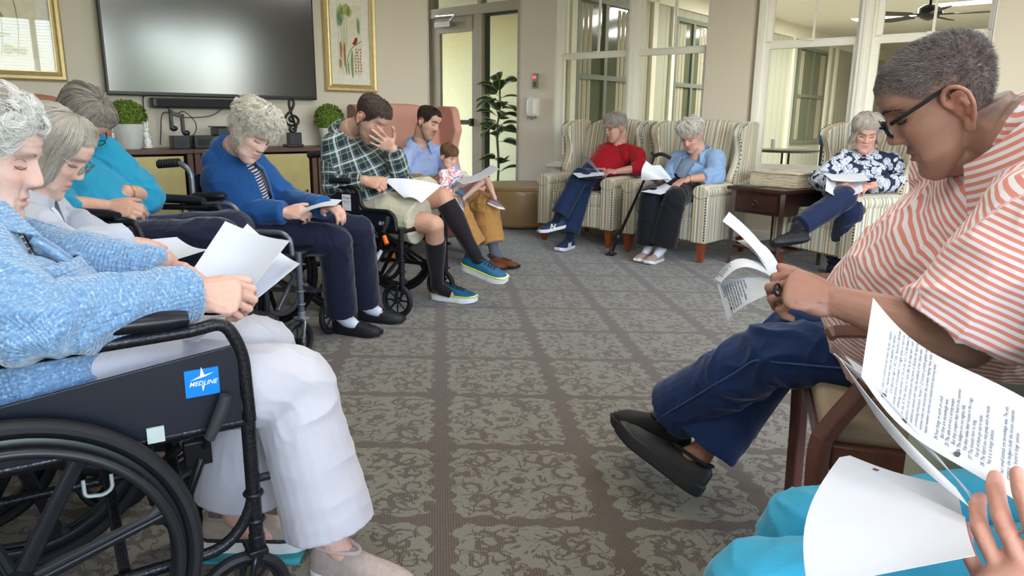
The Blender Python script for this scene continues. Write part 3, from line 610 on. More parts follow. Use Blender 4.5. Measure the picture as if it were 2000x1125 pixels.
# ---- wall devices right of the door
e=empty('card_reader',tuple(wl(-2.08,-.12,1.52)),YW,'grey card reader with a red light beside the glazed door','card reader')
m=MB();m.box((0,-.014,0),(.075,.028,.16));m.build('case',flat('grey_plastic','8f8d88',.4),e,smooth=False,bevel=.006)
m=MB();m.box((0,-.03,.04),(.04,.004,.03));m.build('red_light',glow('red_led',(1,.06,.05),2.5),e,smooth=False)
m=MB();[m.box((x,-.03,-.02-.018*k),(.011,.004,.009)) for x in(-.018,0,.018) for k in range(3)];m.build('keypad',M_BLACK,e,smooth=False)
e=empty('sanitizer_dispenser',tuple(wl(-2.08,-.12,1.24)),YW,'white soap dispenser on the wall beside the glazed door','dispenser')
m=MB();m.ball((0,-.055,0),(.062,.055,.11),e=.55,nu=24,nv=18);m.box((0,-.02,0),(.11,.04,.2));m.build('cover',M_WHITEP,e,bevel=.003)
m=MB();m.box((0,-.06,-.115),(.08,.06,.02));m.lathe([(.008,-.14),(.012,-.12)],(0,-.07,0),12);m.build('nozzle',flat('grey_plastic2','7d7d7b',.4),e,smooth=False)
# ---- ottoman
oc=V3(.08,7.88,0);e=empty('ottoman',tuple(oc),0,'round tan leather ottoman in front of the rubber plant','ottoman')
m=MB();m.lathe([(0,.02),(.50,.02),(.515,.03),(.52,.06),(.52,.36),(.515,.40),(.49,.425),(.3,.432),(0,.434)],n=64);m.build('body',flat('tan_leather','8f7550',.38,0,.06,8,coat=.2),e)
m=MB();m.torus((0,0,.40),.517,.005,n=64);m.torus((0,0,.045),.520,.005,n=64);m.build('piping',flat('tan_piping','7d6444',.5),e)
m=MB();[m.lathe([(.03,0),(.03,.022)],(.38*math.cos(a),.38*math.sin(a),0),12) for a in(.5,2.07,3.64,5.2)];m.build('foot',M_DARK,e,smooth=False)
# ---- rubber plant
pc=P(972,330,9.0);e=empty('rubber_plant',(pc[0],pc[1],0),0,'tall rubber plant with big dark variegated leaves behind the ottoman','plant')
m=MB();m.lathe([(0,0),(.13,0),(.16,.02),(.19,.32),(.20,.34),(.18,.34),(.17,.30),(0,.30)],n=36);m.build('pot',flat('dark_pot','3a3733',.5),e)
lf2=NT('variegated_leaf',.28,0,(.05,.1,.04),spec=.6);_u=lf2.xyz(lf2.attr('luv'));_w=lf2.m('ABSOLUTE',_u[1]);_nz=lf2.noise(lf2.obj(),25,3)
_ed=lf2.m('GREATER_THAN',lf2.m('ADD',_w,lf2.m('MULTIPLY',_nz,.5)),1.02);_md=lf2.m('LESS_THAN',_w,.07)
lf2.set('Base Color',lf2.mix(_md,lf2.mix(_ed,lf2.mix(_nz,sRGB('1f3a25'),sRGB('3f5f38')),sRGB('b9bf85')),sRGB('9aa870')))
stem=cat([(0,0,.28),(.01,0,.6),(-.01,.01,.95),(.02,0,1.25),(.02,0,1.5)],6);m=MB();m.tube(stem,[.014]*12+[.009]*(len(stem)-12),8);m.build('stem',flat('green_stem','5a5a38',.6),e)
r=random.Random(12);leaves=[]
zs=[.47,.50,.55,.58,.62]+[.84+.024*k for k in range(28)]
for k,z in enumerate(zs):
    a=k*2.4+.4;L=r.uniform(.24,.31);wd=L*.40;el=.35+.8*max(0,(z-1.3))/.3+r.uniform(-.45,.35);n=14;V=[];UV=[];Fc=[]
    o=V3(.01,0,z);d=V3(math.cos(a)*math.cos(el),math.sin(a)*math.cos(el),math.sin(el));s=nz(np.cross(d,[0,0,1]));up=np.cross(s,d);ro=r.uniform(-.7,.7);s,up=s*math.cos(ro)+up*math.sin(ro),up*math.cos(ro)-s*math.sin(ro);pet=.06
    for i in range(n+1):
        q=i/n;w=wd*math.sin(PI*min(1,q*.93+.05))**.75*(1-.25*q);bend=-.35*q*q*L
        for j in range(-3,4):
            V.append(o+d*(pet+q*L)+s*(j/3*w)+up*(abs(j/3)**1.5*w*.28)+V3(0,0,bend));UV.append((q,j/3,0))
    for i in range(n):
        for j in range(6): Fc.append((i*7+j,i*7+j+1,(i+1)*7+j+1,(i+1)*7+j))
    m=MB();m.add(V,Fc);lo=m.build('leaf',lf2.mat,e,solid=.0012)
    at_=lo.data.attributes.new('luv','FLOAT_VECTOR','POINT');at_.data.foreach_set('vector',np.array(UV,dtype=float).ravel())
    m=MB();m.tube([o,o+d*(pet+.01)],.0035,6);m.build('petiole',flat('green_stem2','7a7a48',.6),lo)
# ---- striped wing armchair -------------------------------------------------
def stripes():
    n=NT('striped_upholstery',.85,0,(.5,.5,.5),sheen=.2);o=n.obj();x,y,z=n.xyz(o);nx,ny,nzz=n.xyz(n.onrm())
    side=n.m('GREATER_THAN',n.m('ABSOLUTE',ny),.72)
    u=n.m('ADD',n.m('MULTIPLY',y,n.m('SUBTRACT',1,side)),n.m('MULTIPLY',x,side))
    f=n.m('FRACT',n.m('DIVIDE',n.m('ADD',u,10.02),.165))
    c=sRGB('d9d2bb');bl=sRGB('93a0a0');tn=sRGB('b39d76');br=sRGB('8d7d66');lt=sRGB('e6e1d0')
    col=n.ramp(f,[(0,c),(.10,bl),(.20,c),(.27,lt),(.36,br),(.40,c),(.47,tn),(.56,lt),(.66,br),(.69,bl),(.75,c),(.84,tn),(.88,c),(.93,br),(.955,lt)],'CONSTANT')
    w=n.noise(o,260,2,.6);n.set('Base Color',n.mix(n.m('MULTIPLY',w,.35),col,sRGB('8c8470')));n.bump(w,.25,.002);return n.mat
M_STRIPE=stripes();M_LEG=flat('cherry_leg','8a4526',.4,0,.15,14);M_NAIL=flat('nailhead_brass','5e4c34',.35,.8)
def armchair(M_U,nails=True,bh=1.12,legc=None,wid=.80,plain=False):
    e=empty('wing_armchair');W2=wid/2;aw=.13
    # local x forward; front of seat rail at x=.38, back at -.40
    m=MB();m.box((-.01,0,.26),(.74,wid-.10,.20));m.build('seat_rail',M_U,e,bevel=.02,seg=3)
    m=MB();m.box((.06,0,.415),(.60,wid-2*aw-.01,.13));m.build('seat_cushion',M_U,e,bevel=.035,seg=4)
    m=MB()
    for s in (-1,1): # piping
        z=.415+s*.055;yy=(wid-2*aw-.02)/2;m.tube(fil([(-.2,-yy,z),(.357,-yy,z),(.357,yy,z),(-.2,yy,z)],.03),.005,6)
    m.build('cushion_piping',M_U,e)
    # back: slightly reclined, crowned top
    n=13;G=[]
    ys=np.linspace(-1,1,15);zz=np.linspace(0,1,13);V=[];hw=wid/2-.05
    def bk(y,t,d):
        top=bh-.07*abs(y)**3;z=.36+(top-.36)*t;x=-.27-.14*t+d*(.07+.02*(1-abs(y)**2));
        if d>0: x+=.025*math.sin(PI*t)*(1-y*y)
        rr=1-.12*max(0,t-.9)/.1
        return (x,y*hw*rr,z)
    A=np.array([[bk(y,t,1) for y in ys] for t in zz]);Bk=np.array([[bk(y,t,-1) for y in ys] for t in zz]);a,b_=A.shape[:2]
    v=np.concatenate([A.reshape(-1,3),Bk.reshape(-1,3)]);K=a*b_
    f=[(i*b_+j,(i+1)*b_+j,(i+1)*b_+j+1,i*b_+j+1) for i in range(a-1) for j in range(b_-1)];f+=[tuple(K+q for q in reversed(t)) for t in f]
    ed=[(i,0) for i in range(a)]+[(a-1,j) for j in range(1,b_)]+[(i,b_-1) for i in range(a-2,-1,-1)]+[(0,j) for j in range(b_-2,0,-1)];ed=[i*b_+j for i,j in ed]
    f+=[(ed[i],K+ed[i],K+ed[(i+1)%len(ed)],ed[(i+1)%len(ed)]) for i in range(len(ed))]
    m=MB();m.add(v,f);m.build('backrest',M_U,e,bevel=.03,seg=4,angle=50)
    for s in (-1,1):
        # arm: front panel outline in (x,z), rolled top
        m=MB();y0=s*(W2-aw);y1=s*W2
        m.box((.03,(y0+y1)/2,.36),(.70,aw,.40));
        G=[(x,(y0+y1)/2,.56+.06*max(0,(-x-.05))/.35) for x in np.linspace(-.36,.385,12)]
        m.tube(G,[(aw/2+.012,.062)]*11+[(aw/2+.008,.056)],16,up=(0,0,1));m.build('arm',M_U,e,bevel=.012,seg=3)
        # wing: side panel from arm to top, flaring out and forwards
        prof=[(-.42,.50),(-.05,.60),(-.02,.66),(-.07,.74),(-.10,.84),(-.07,.94),(-.045,1.00),(-.07,1.055),(-.14,bh-.035),(-.26,bh-.015),(-.43,bh-.02)]
        P3=cat([(x,0,z) for x,z in prof],3);k=len(P3);V=[]
        for d in (0,1):
            for q in P3:
                fl=.030*max(0,(q[2]-.6)/.5)*(1 if q[0]>-.3 else .3);V.append((q[0],s*(W2-.075+d*.07+fl),q[2]))
        m=MB();m.add(V,[tuple(range(k-1,-1,-1)),tuple(range(k,2*k))]+[(i,(i+1)%k,k+(i+1)%k,k+i) for i in range(k)]);m.build('wing',M_U,e,bevel=.022,seg=3,angle=50)
        if nails:
            m=MB()
            for z in np.arange(.19,.56,.022): m.ball((.381,s*(W2-.012),z),(.004,.007,.007),nu=8,nv=5)
            for q in P3[3:-6:1]: m.ball((q[0]+.004,s*(W2+.0+.03*max(0,(q[2]-.6)/.5)),q[2]),(.006,.006,.006),nu=8,nv=5)
            m.build('nail_row',M_NAIL,e)
    if nails:
        m=MB();[m.ball((.368,y,.172),(.004,.0075,.0075),nu=8,nv=5) for y in np.arange(-W2+.02,W2-.01,.024)]
        m.build('nail_row',M_NAIL,e)
    for sx in (1,-1):
        for s in (-1,1):
            m=MB();x,y=(.33,s*(W2-.055)) if sx>0 else (-.36,s*(W2-.07));t=.0 if sx>0 else -.05
            v=[];
            for z,h in ((0,.017),(.17,.034)): v+=[(x+a*h+(t if z==0 else 0),y+b__*h,z) for a,b__ in((-1,-1),(1,-1),(1,1),(-1,1))]
            m.add(v,[(3,2,1,0),(4,5,6,7),(0,1,5,4),(1,2,6,5),(2,3,7,6),(3,0,4,7)]);m.build('leg',legc or M_LEG,e,smooth=False,bevel=.003)
    return e
FA=V3(-.695,-.72,0)      # the way the two armchairs face
def chair_at(front_left,front_right):
    """front legs given as seen in the photo: image left and image right"""
    a,b_=front_left,front_right;d=nz(b_-a);fwd=V3(d[1],-d[0],0);c=(a+b_)/2-fwd*.33;return V3(c[0],c[1],0),fwd
a2,b2=Hh(1222,491,0),Hh(1372,514,0)
p2,f2=chair_at(a2,b2)
proto=armchair(M_STRIPE);at(proto,p2,f2);tag(proto,'striped wing armchair holding the person in the pale blue jacket','armchair','striped wing armchairs')
rot=rz(.10);f1=rot@f2;p1=p2+nz(V3(a2[0]-b2[0],a2[1]-b2[1],0))*.90+V3(-.04,.02,0)
c=copy_tree(proto);at(c,p1,f1);c['label']='striped wing armchair holding the person in the red sweater'
p3=Hh(1520,517,0);f3=nz(rz(-.42)@f2);rt3=V3(-f3[1],f3[0],0)  # its left
p3=V3(p3[0],p3[1],0)-f3*.33+rt3*.345*(-1 if rt3[0]<0 else 1)
c=copy_tree(proto);at(c,p3,f3);c['label']='striped wing armchair right of the side table, holding the person in the flowered top'
CH1,CH2,CH3=(p1,f1),(p2,f2),(p3,f3)
M_PINK=flat('salmon_upholstery','c99486',.85,0,.06,200,bump=.15,sheen=.2)
pk=armchair(M_PINK,False,1.22,flat('orange_leg','a35a2c',.4),.86)
fp=nz(V3(.52,-.85,0));pr=Hh(930,497,0);pp=V3(pr[0],pr[1],0)-fp*.33+V3(fp[1],-fp[0],0)*.375
at(pk,pp,fp);tag(pk,'salmon pink wing armchair holding the man in the blue shirt with a child','armchair')
CHP=(pp,fp)
M_BRN=flat('rust_upholstery','a9745c',.85,0,.05,150,sheen=.2)
bc=armchair(M_BRN,False,1.22,None,.80);fb=nz(V3(.643,-.766,0));at(bc,tl(-3.27,.95),fb);tag(bc,'rust brown armchair by the wall behind the person in turquoise','armchair')
# ---- side table with a weathered box
e=empty('side_table');qa,qb=Hh(1418,513,0),Hh(1510,505,0);d=nz(f2+f3);M_DW=flat('dark_cherry','3b2420',.3,0,.2,10)
at(e,V3(qa[0],qa[1],0)-d*.28+V3(-d[1],d[0],0)*.235,d);tag(e,'dark cherry side table with a drawer between the striped armchairs','side table')
m=MB();m.box((0,0,.60),(.62,.52,.028));m.build('tabletop',M_DW,e,smooth=False,bevel=.006)
m=MB();m.box((0,0,.50),(.54,.44,.17));m.box((0,0,.14),(.5,.42,.02));m.build('apron',M_DW,e,smooth=False,bevel=.003)
m=MB();m.box((.275,0,.50),(.02,.36,.125));dd=m.build('drawer',M_DW,e,smooth=False,bevel=.004)
m=MB();m.ball((.289,0,.515),.008);m.torus((.292,0,.498),.02,.003,(1,0,0),24,6);m.build('ring_pull',flat('old_brass','6b5a3c',.35,.9),dd)
for x in (.27,-.27):
    for y in (.22,-.22): m=MB();m.tube([(x,y,.585),(x,y,.0)],[(.025,.025),(.017,.017)],4,up=(0,1,0));m.build('leg',M_DW,e,smooth=False)
tb=e
wd=NT('weathered_boards',.8,0,(.5,.45,.35));_q=wd.map(wd.obj(),scale=(3,3,42));_z=wd.noise(_q,3,4,.6);wd.set('Base Color',wd.ramp(_z,[(.3,sRGB('8f8468')),(.5,sRGB('c9c0a4')),(.7,sRGB('ded8c4'))]));wd.bump(_z,.4,.004)
e=empty('storage_box');e.location=tuple(V3(*tb.location)-d*.02+V3(0,0,.616));e.rotation_euler=tb.rotation_euler;tag(e,'weathered board box lying on the dark side table','box')
m=MB();m.box((-.06,0,.05),(.36,.42,.10));m.build('box_body',wd.mat,e,smooth=False,bevel=.004);m=MB();m.box((-.06,0,.108),(.38,.44,.016));m.build('box_lid',wd.mat,e,smooth=False,bevel=.004)
m=MB();m.box((.22,-.12,.003),(.14,.2,.006));o=m.build('coaster_tray',flat('green_tray','4f5a4a',.4));tag(o,'thin dark tray on the front of the side table','tray');o.location=e.location;o.rotation_euler=e.rotation_euler
# ================================================================ WHEELCHAIR
M_TUBE=NT('hammered_black_tube',.32,.55,(.02,.02,.023));_z=M_TUBE.noise(M_TUBE.obj(),210,2);M_TUBE.set('Roughness',M_TUBE.ramp(_z,[(.4,.22),(.6,.5)]));M_TUBE.bump(_z,.35,.002);M_TUBE=M_TUBE.mat
M_RUB=flat('black_rubber','17171a',.6,0,.12);M_VINYL=flat('black_vinyl','15161c',.34,0,.08,90,bump=.12);M_NAVYP=flat('dark_side_panel','131722',.38,0,.05);M_GREYT=flat('grey_steel_tube','6d7078',.35,.6,.05)
M_LABEL=flat('white_sticker','dfe1e4',.5)
def wheelchair(desk=False,az=0,sil=None,caster_steer=0,tube=None,handle=.90,fork_m=None):
    T=tube or M_TUBE;e=empty('wheelchair')
    m=MB();r=.0125
    for s in (-1,1):
        y=s*.235
        m.tube(fil([(-.05,y,.20),(-.05,y,handle-.04),(-.10,y,handle),(-.19,y,handle-.01)],.05),r,12)
        m.tube(fil([(-.05,y,.22),(.36,y,.22),(.42,y,.30),(.42,y,.50)],.06),r,12)
        m.tube([(-.05,y,.495),(.42,y,.495)],r,12);m.tube([(.42,y,.16),(.42,y,.51)],.015,12)
        for z in (.27,.33): m.torus((.42,y,z),.017,.005,n=18,m=6)
        m.tube([(.42,y,.36),(.455,y+s*.0,.36)],.009,8)
    m.tube([(-.05,-.235,.30),(-.05,.235,.30)],.010,10)
    m.build('frame',T,e)
    m=MB()
    for s in (-1,1): m.tube([(.17,-s*.225,.23),(.17,s*.225,.47)],.011,10);m.tube([(.30,-s*.225,.23),(.30,s*.225,.47)],.011,10)
    m.tube([(.235,-.21,.35),(.235,.21,.35)],.008,8);m.build('cross_brace',T,e)
    m=MB();m.box((.19,0,.49),(.46,.46,.035));m.build('seat',M_VINYL,e,bevel=.016,seg=3)
    m=MB();G=np.array([[(-.055-.05*math.cos(y/.23*PI/2),y,z) for y in np.linspace(-.235,.235,15)] for z in np.linspace(.52,handle-.06,8)]);m.grid(G,.02);m.build('backrest',M_VINYL,e)
    for s in (-1,1):
        m=MB();m.tube([(-.10,s*.235,handle-.002),(-.20,s*.235,handle-.012)],.018,14);[m.torus((-.11-.012*k,s*.235,handle-.003-k*.001),.0175,.003,(1,0,0),16,6) for k in range(8)];m.build('push_handle',M_RUB,e)
        # arm rest
        y=s*.255;xf=.10 if desk else .31
        m=MB();P_=[(-.05,y,.50),(-.05,y,.715+az),(xf+.02,y,.725+az)]
        if desk: P_+= [(xf+.06,y,.70),(xf+.07,y,.63),(xf+.10,y,.60),(.36,y,.60),(.395,y,.57),(.40,y,.50)]
        else: P_+= [(.385,y,.735+az),(.415,y,.67+az),(.42,y,.50)]
        m.tube(fil(P_,.045,7),.0125,12);am=m.build('armrest',T,e)
        m=MB();m.tube([(x,y,.752+az+.004*math.sin((x+.04)*9)) for x in np.linspace(-.04,xf+.01,10)],[(.018,.012)]+[(.028,.019)]*8+[(.02,.013)],18,up=(0,0,1));m.build('arm_pad',M_VINYL,am)
        m=MB()
        zt=.575 if desk else .645
        prof=[(-.045,.505),(.405,.505),(.405,zt+.02 if not desk else .575),(-.045,zt-.035 if not desk else .575)]
        if desk: prof=[(-.045,.505),(.395,.505),(.395,.59),(xf+.06,.60),(xf+.045,.69),(-.045,.69)]
        m.prism(prof,y-.004+s*.0,y+.004,'y');m.build('side_panel',M_NAVYP,am,smooth=False,bevel=.002)
        # big wheel
        w=empty('wheel',(0,s*.305,.305));w.parent=e
        m=MB();m.torus((0,0,0),.290,(.015,.017),(0,1,0),72,10);m.build('tyre',M_RUB,w)
        m=MB();m.torus((0,0,0),.262,(.016,.012),(0,1,0),72,8)
        for k in range(8):
            a=k*PI/4+.28;d=V3(math.cos(a),0,math.sin(a));m.tube([d*.02,d*.255],[(.017,.010),(.012,.007)],8,up=(0,1,0));m.tube([d*.03+V3(0,s*.009,0),d*.25+V3(0,s*.007,0)],.004,6)
            m.tube([d*.225,d*.258],[(.013,.007),(.034,.007)],8,up=(0,1,0))
        m.lathe([(0,-.02),(.032,-.02),(.038,0),(.032,.022),(.016,.03),(0,.03)],R=basis_z((0,s,0)),n=24);m.build('rim',flat('black_mag_rim','16181d',.35),w)
        m=MB();m.torus((0,s*.036,0),.258,.0095,(0,1,0),72,10)
        for k in range(4):
            a=k*PI/2+.6;d=V3(math.cos(a),0,math.sin(a));m.tube([d*.262+V3(0,s*.006,0),d*.258+V3(0,s*.034,0)],.005,6)
        m.build('hand_rim',flat('hand_rim_black','1d1c20',.4),w)
        # caster
        c=empty('caster',(.42,s*.235,0),caster_steer);c.parent=e
        FM=fork_m or M_BLACK
        m=MB();m.tube([(0,0,.20),(0,0,.235)],.017,12)
        for q in (-1,1): m.tube(fil([(0,0,.205),(-.012,q*.03,.195),(-.035,q*.03,.10)],.02),[(.013,.004)]*7 if False else .0065,8)
        m.box((-.004,0,.205),(.04,.062,.012));m.build('fork',FM,c,bevel=.002)
        m=MB();m.torus((-.035,0,.10),.088,(.012,.014),(0,1,0),40,8);m.build('caster_tyre',M_RUB,c)
        m=MB();m.torus((-.035,0,.10),.074,(.006,.009),(0,1,0),36,6);m.lathe([(0,-.025),(.016,-.025),(.018,0),(.016,.025),(0,.025)],(-.035,0,.10),14,basis_z((0,1,0)))
        for k in range(8): a=k*PI/4;d=V3(math.cos(a),0,math.sin(a));m.tube([V3(-.035,0,.10)+d*.012,V3(-.035,0,.10)+d*.072],[(.006,.004),(.005,.003)],6,up=(0,1,0))
        m.build('caster_rim',M_BLACK,c)
        m=MB();m.lathe([(0,.028),(.007,.028),(.007,.034),(0,.034)],(-.035,0,.10),10,basis_z((0,s,0)));m.build('axle_bolt',M_CHROME,c)
        # brake
        b_=MB();b_.box((.315,s*.262,.46),(.05,.02,.05));b_.tube([(.32,s*.27,.45),(.29,s*.275,.38)],.009,8);b_.tube([(.325,s*.272,.47),(.345,s*.28,.515)],.006,8);bk=b_.build('brake',M_DARK,e,bevel=.003)
        b_=MB();b_.tube([(.335,s*.28,.49),(.362,s*.286,.545),(.372,s*.287,.575)],[.010,.014,.012],12);b_.build('brake_grip',flat('rubber_tip','2a2d30',.6),bk)
    return e
W1=(V3(-1.018,1.361,0),math.radians(33.7))
wc1=wheelchair(False,az=-.022,handle=.84);at(wc1,W1[0],(math.cos(W1[1]),math.sin(W1[1])));tag(wc1,'black wheelchair in the left foreground with a blue maker label on its side panel','wheelchair','wheelchairs')
# maker's label on the outside of the right panel
def chair_M(W,x,y,z,side=-1):
    a=W[1];R=rz(a);X=R@V3(1,0,0);out=R@V3(0,side,0);p=W[0]+R@V3(x,y,0)+V3(0,0,z)
    return M4(X if side<0 else -X,(0,0,1),out,p)
def local_M(x,y,z,side=-1): X=V3(1,0,0)*(1 if side<0 else -1);return M4(X,(0,0,1),V3(0,side,0),(x,y,z))
pan=[q for q in wc1.children_recursive if q.name.startswith('side_panel')]
pr=[q for q in pan if q.parent.data and np.mean([v.co.y for v in q.data.vertices])<0][0]
m=MB();m.box((.335,-.2605,.600),(.062,.0012,.054));lab=m.build('maker_label',flat('label_blue','0a7ad8',.35,0,.02),pr,smooth=False)
MW=flat('label_white','eef4fb',.5)
m=MB();c_=V3(.337,-.2615,.6105)
def tri(m,pts,th=.0004): m.prism([(c_[0]+x,c_[2]+z) for x,z in pts],-.2612,-.2618,'y')
tri(m,[(-.002,.021),(.003,.004),(.021,.007),(.003,.0005),(-.023,-.004),(-.005,.003)]);tri(m,[(-.003,-.017),(.002,-.016),(-.002,-.029)]);m.build('star_mark',MW,lab,smooth=False)
text_obj('lettering','MEDLINE',.0125,MW,lab,local_M(.336,-.2616,.5985),.0003,font_shear=.35,bold=.00005)
m=MB();m.tube(fil([(.12,-.262,.455),(.12,-.268,.425),(.15,-.268,.42),(.165,-.268,.43),(.165,-.262,.455)],.008),.0035,6);m.build('clip',flat('grey_clip','9aa39c',.5),wc1)
m=MB();m.box((.245,-.266,.515),(.03,.006,.03));m.build('tag_label',flat('pale_tag','b9c3bb',.6),wc1,smooth=False)
def drive_label(e,x,z,size=.038):
    am=[q for q in e.children_recursive if q.name.startswith('side_panel') and np.mean([v.co.y for v in q.data.vertices])<0][0]
    text_obj('lettering','drive',size,flat('silver_letters','b8bcc0',.4),am,local_M(x,-.2602,z),.0004,font_shear=0,bold=.0012);return am
W4=(V3(-1.357,3.50,0),math.radians(-5.3));wc4=wheelchair(True,tube=M_GREYT,caster_steer=1.25,fork_m=flat('pale_grey_fork','8e9196',.35,.5));at(wc4,W4[0],(math.cos(W4[1]),math.sin(W4[1])));tag(wc4,'black wheelchair with grey tubes and white lettering holding the person in the royal blue cardigan','wheelchair','wheelchairs')
am=drive_label(wc4,.085,.64,.05);m=MB();m.box((-.015,-.2605,.59),(.055,.0012,.03));m.build('sticker',M_LABEL,am,smooth=False)
W5=(V3(-.89,4.374,0),math.radians(-25.6));wc5=wheelchair(True);at(wc5,W5[0],(math.cos(W5[1]),math.sin(W5[1])));tag(wc5,'black wheelchair with a white sticker and orange brake tip holding the man in plaid','wheelchair','wheelchairs')
am=drive_label(wc5,.32,.535,.03);m=MB();m.box((.075,-.2605,.635),(.06,.0012,.09));st=m.build('sticker',M_LABEL,am,smooth=False)
text_obj('lettering','Dragon',.018,flat('sticker_ink','4a4a52',.6),st,local_M(.08,-.2612,.662),.0003);text_obj('lettering','Mobility Medical\nEquipment\n...........',.008,flat('sticker_ink2','8a4a4a',.6),st,local_M(.075,-.2612,.635),.0003)
m=MB();m.tube([(.345,-.29,.47),(.37,-.30,.43)],.013,12);m.build('brake_tip',flat('orange_plastic','e8641e',.4),wc5)
m=MB();m.tube([(.25,-.262,.30),(.30,-.262,.38)],.0125,12);m.build('pale_sticker',M_LABEL,wc5)
W3=(V3(-1.666,2.893,0),math.radians(-11.2));wc3=wheelchair(False,tube=M_TUBE);at(wc3,W3[0],(math.cos(W3[1]),math.sin(W3[1])));tag(wc3,'black wheelchair holding the person in turquoise','wheelchair','wheelchairs')
W2=(V3(-1.55,2.02,0),math.radians(14));wc2=wheelchair(True,tube=M_TUBE);at(wc2,W2[0],(math.cos(W2[1]),math.sin(W2[1])));tag(wc2,'black wheelchair holding the person in the pale grey cardigan','wheelchair','wheelchairs')
# ================================================================ PEOPLE
def fuse(m,name,mat,parent,voxel=.004,smooth=3,disp=None,post=None):
    """join overlapping closed forms into one continuous skin"""
    me=m.mesh(name);o=bpy.data.objects.new(name,me);COL.objects.link(o)
    bm=bmesh.new();bm.from_mesh(me);bmesh.ops.recalc_face_normals(bm,faces=bm.faces);bm.to_mesh(me);bm.free()
    q=o.modifiers.new('r','REMESH');q.mode='VOXEL';q.voxel_size=voxel;q.adaptivity=0
    q=o.modifiers.new('s','SMOOTH');q.iterations=smooth;q.factor=.5
    dg=bpy.context.evaluated_depsgraph_get();ev=o.evaluated_get(dg);n=bpy.data.meshes.new_from_object(ev)
    o.modifiers.clear();o.data=n;bpy.data.meshes.remove(me);n.name=name
    n.materials.clear()
    for q in (mat if isinstance(mat,(list,tuple)) else [mat]): n.materials.append(q)
    if disp is not None:
        v=getco(n);nr=np.empty(len(v)*3);n.vertices.foreach_get('normal',nr);nr=nr.reshape(-1,3);v=v+nr*disp(v,nr)[:,None];setco(n,v)
    n.shade_smooth();o.parent=parent
    if post: post(o)
    return o
def getco(me): v=np.empty(len(me.vertices)*3);me.vertices.foreach_get('co',v);return v.reshape(-1,3)
def setco(me,v): me.vertices.foreach_set('co',np.ascontiguousarray(v,dtype=np.float32).ravel());me.update()
def hash3(ix,iy,iz,s): 
    h=(ix*374761393+iy*668265263+iz*2147483647+s*974634777)&0x7fffffff;h=((h^(h>>13))*1274126177)&0x7fffffff;return ((h^(h>>16))&0xffff)/65535.
def vnoise(p,s=0):
    p=np.asarray(p,float);i=np.floor(p).astype(np.int64);f=p-i;f=f*f*(3-2*f);r=0
    for dx in (0,1):
        for dy in (0,1):
            for dz in (0,1):
                w=(f[:,0] if dx else 1-f[:,0])*(f[:,1] if dy else 1-f[:,1])*(f[:,2] if dz else 1-f[:,2]);r=r+w*hash3(i[:,0]+dx,i[:,1]+dy,i[:,2]+dz,s)
    return r
def fbm(p,s=0,o=3): r=0;a=.5
if True:
    def fbm(p,s=0,o=3):
        r=0;a=.5
        for k in range(o): r=r+a*vnoise(p*2**k,s+k);a*=.5
        return r
def segs_attr(o,segs,name='pat'):
    """store (distance along limb, distance around it, limb number) for the nearest limb; segs: (p0,p1,s0,up,R,radius)"""
    v=getco(o.data);best=np.full(len(v),1e9);out=np.zeros((len(v),3))
    for k,(a,b,s0,up,R,rad) in enumerate(segs):
        a=np.asarray(a,float);b=np.asarray(b,float);d=b-a;L=np.linalg.norm(d);d=d/L;u=nz(np.asarray(up)-d*(d@np.asarray(up)));w=np.cross(d,u)
        q=v-a;t=q@d;tc=np.clip(t,0,L);r=q-np.outer(tc,d);dist=np.linalg.norm(r,axis=1)-rad;ang=np.arctan2(q@w,q@u)
        s=dist<best;best[s]=dist[s];out[s]=np.stack([s0+t,ang*R,np.full(len(v),k)],1)[s]
    at_=o.data.attributes.new(name,'FLOAT_VECTOR','POINT');at_.data.foreach_set('vector',out.astype(np.float32).ravel());return out
def paintcol(o,fn):
    v=getco(o.data);c=fn(v);a=o.data.attributes.new('Col','FLOAT_COLOR','POINT');a.data.foreach_set('color',np.concatenate([c,np.ones((len(c),1))],1).astype(np.float32).ravel())
def skinmat(name,rough=.48):
    n=NT(name,rough,0,(.6,.4,.3),spec=.4,sss=.0);c=n.attr('Col','Color');o=n.obj();z=n.noise(o,38,4,.6);z2=n.noise(o,150,3,.6)
    c2=n.mix(n.ramp(z,[(.35,0),(.7,.55)]),c,n.mix(1,c,(.93,.80,.76),'MULTIPLY'));sp=n.ramp(n.noise(o,85,2,.5),[(.68,0),(.74,.4)])
    n.set('Base Color',n.mix(sp,c2,n.mix(1,c,(.74,.6,.52),'MULTIPLY')));n.bump(n.m('ADD',n.m('MULTIPLY',z2,.6),z),.22,.0035);n.set('Subsurface Weight',.04);n.b.inputs['Subsurface Radius'].default_value=(.01,.004,.002);n.set('Subsurface Scale',1.0);return n.mat
M_SKIN=skinmat('skin');M_CREASE=flat('skin_crease','8f6455',.6)
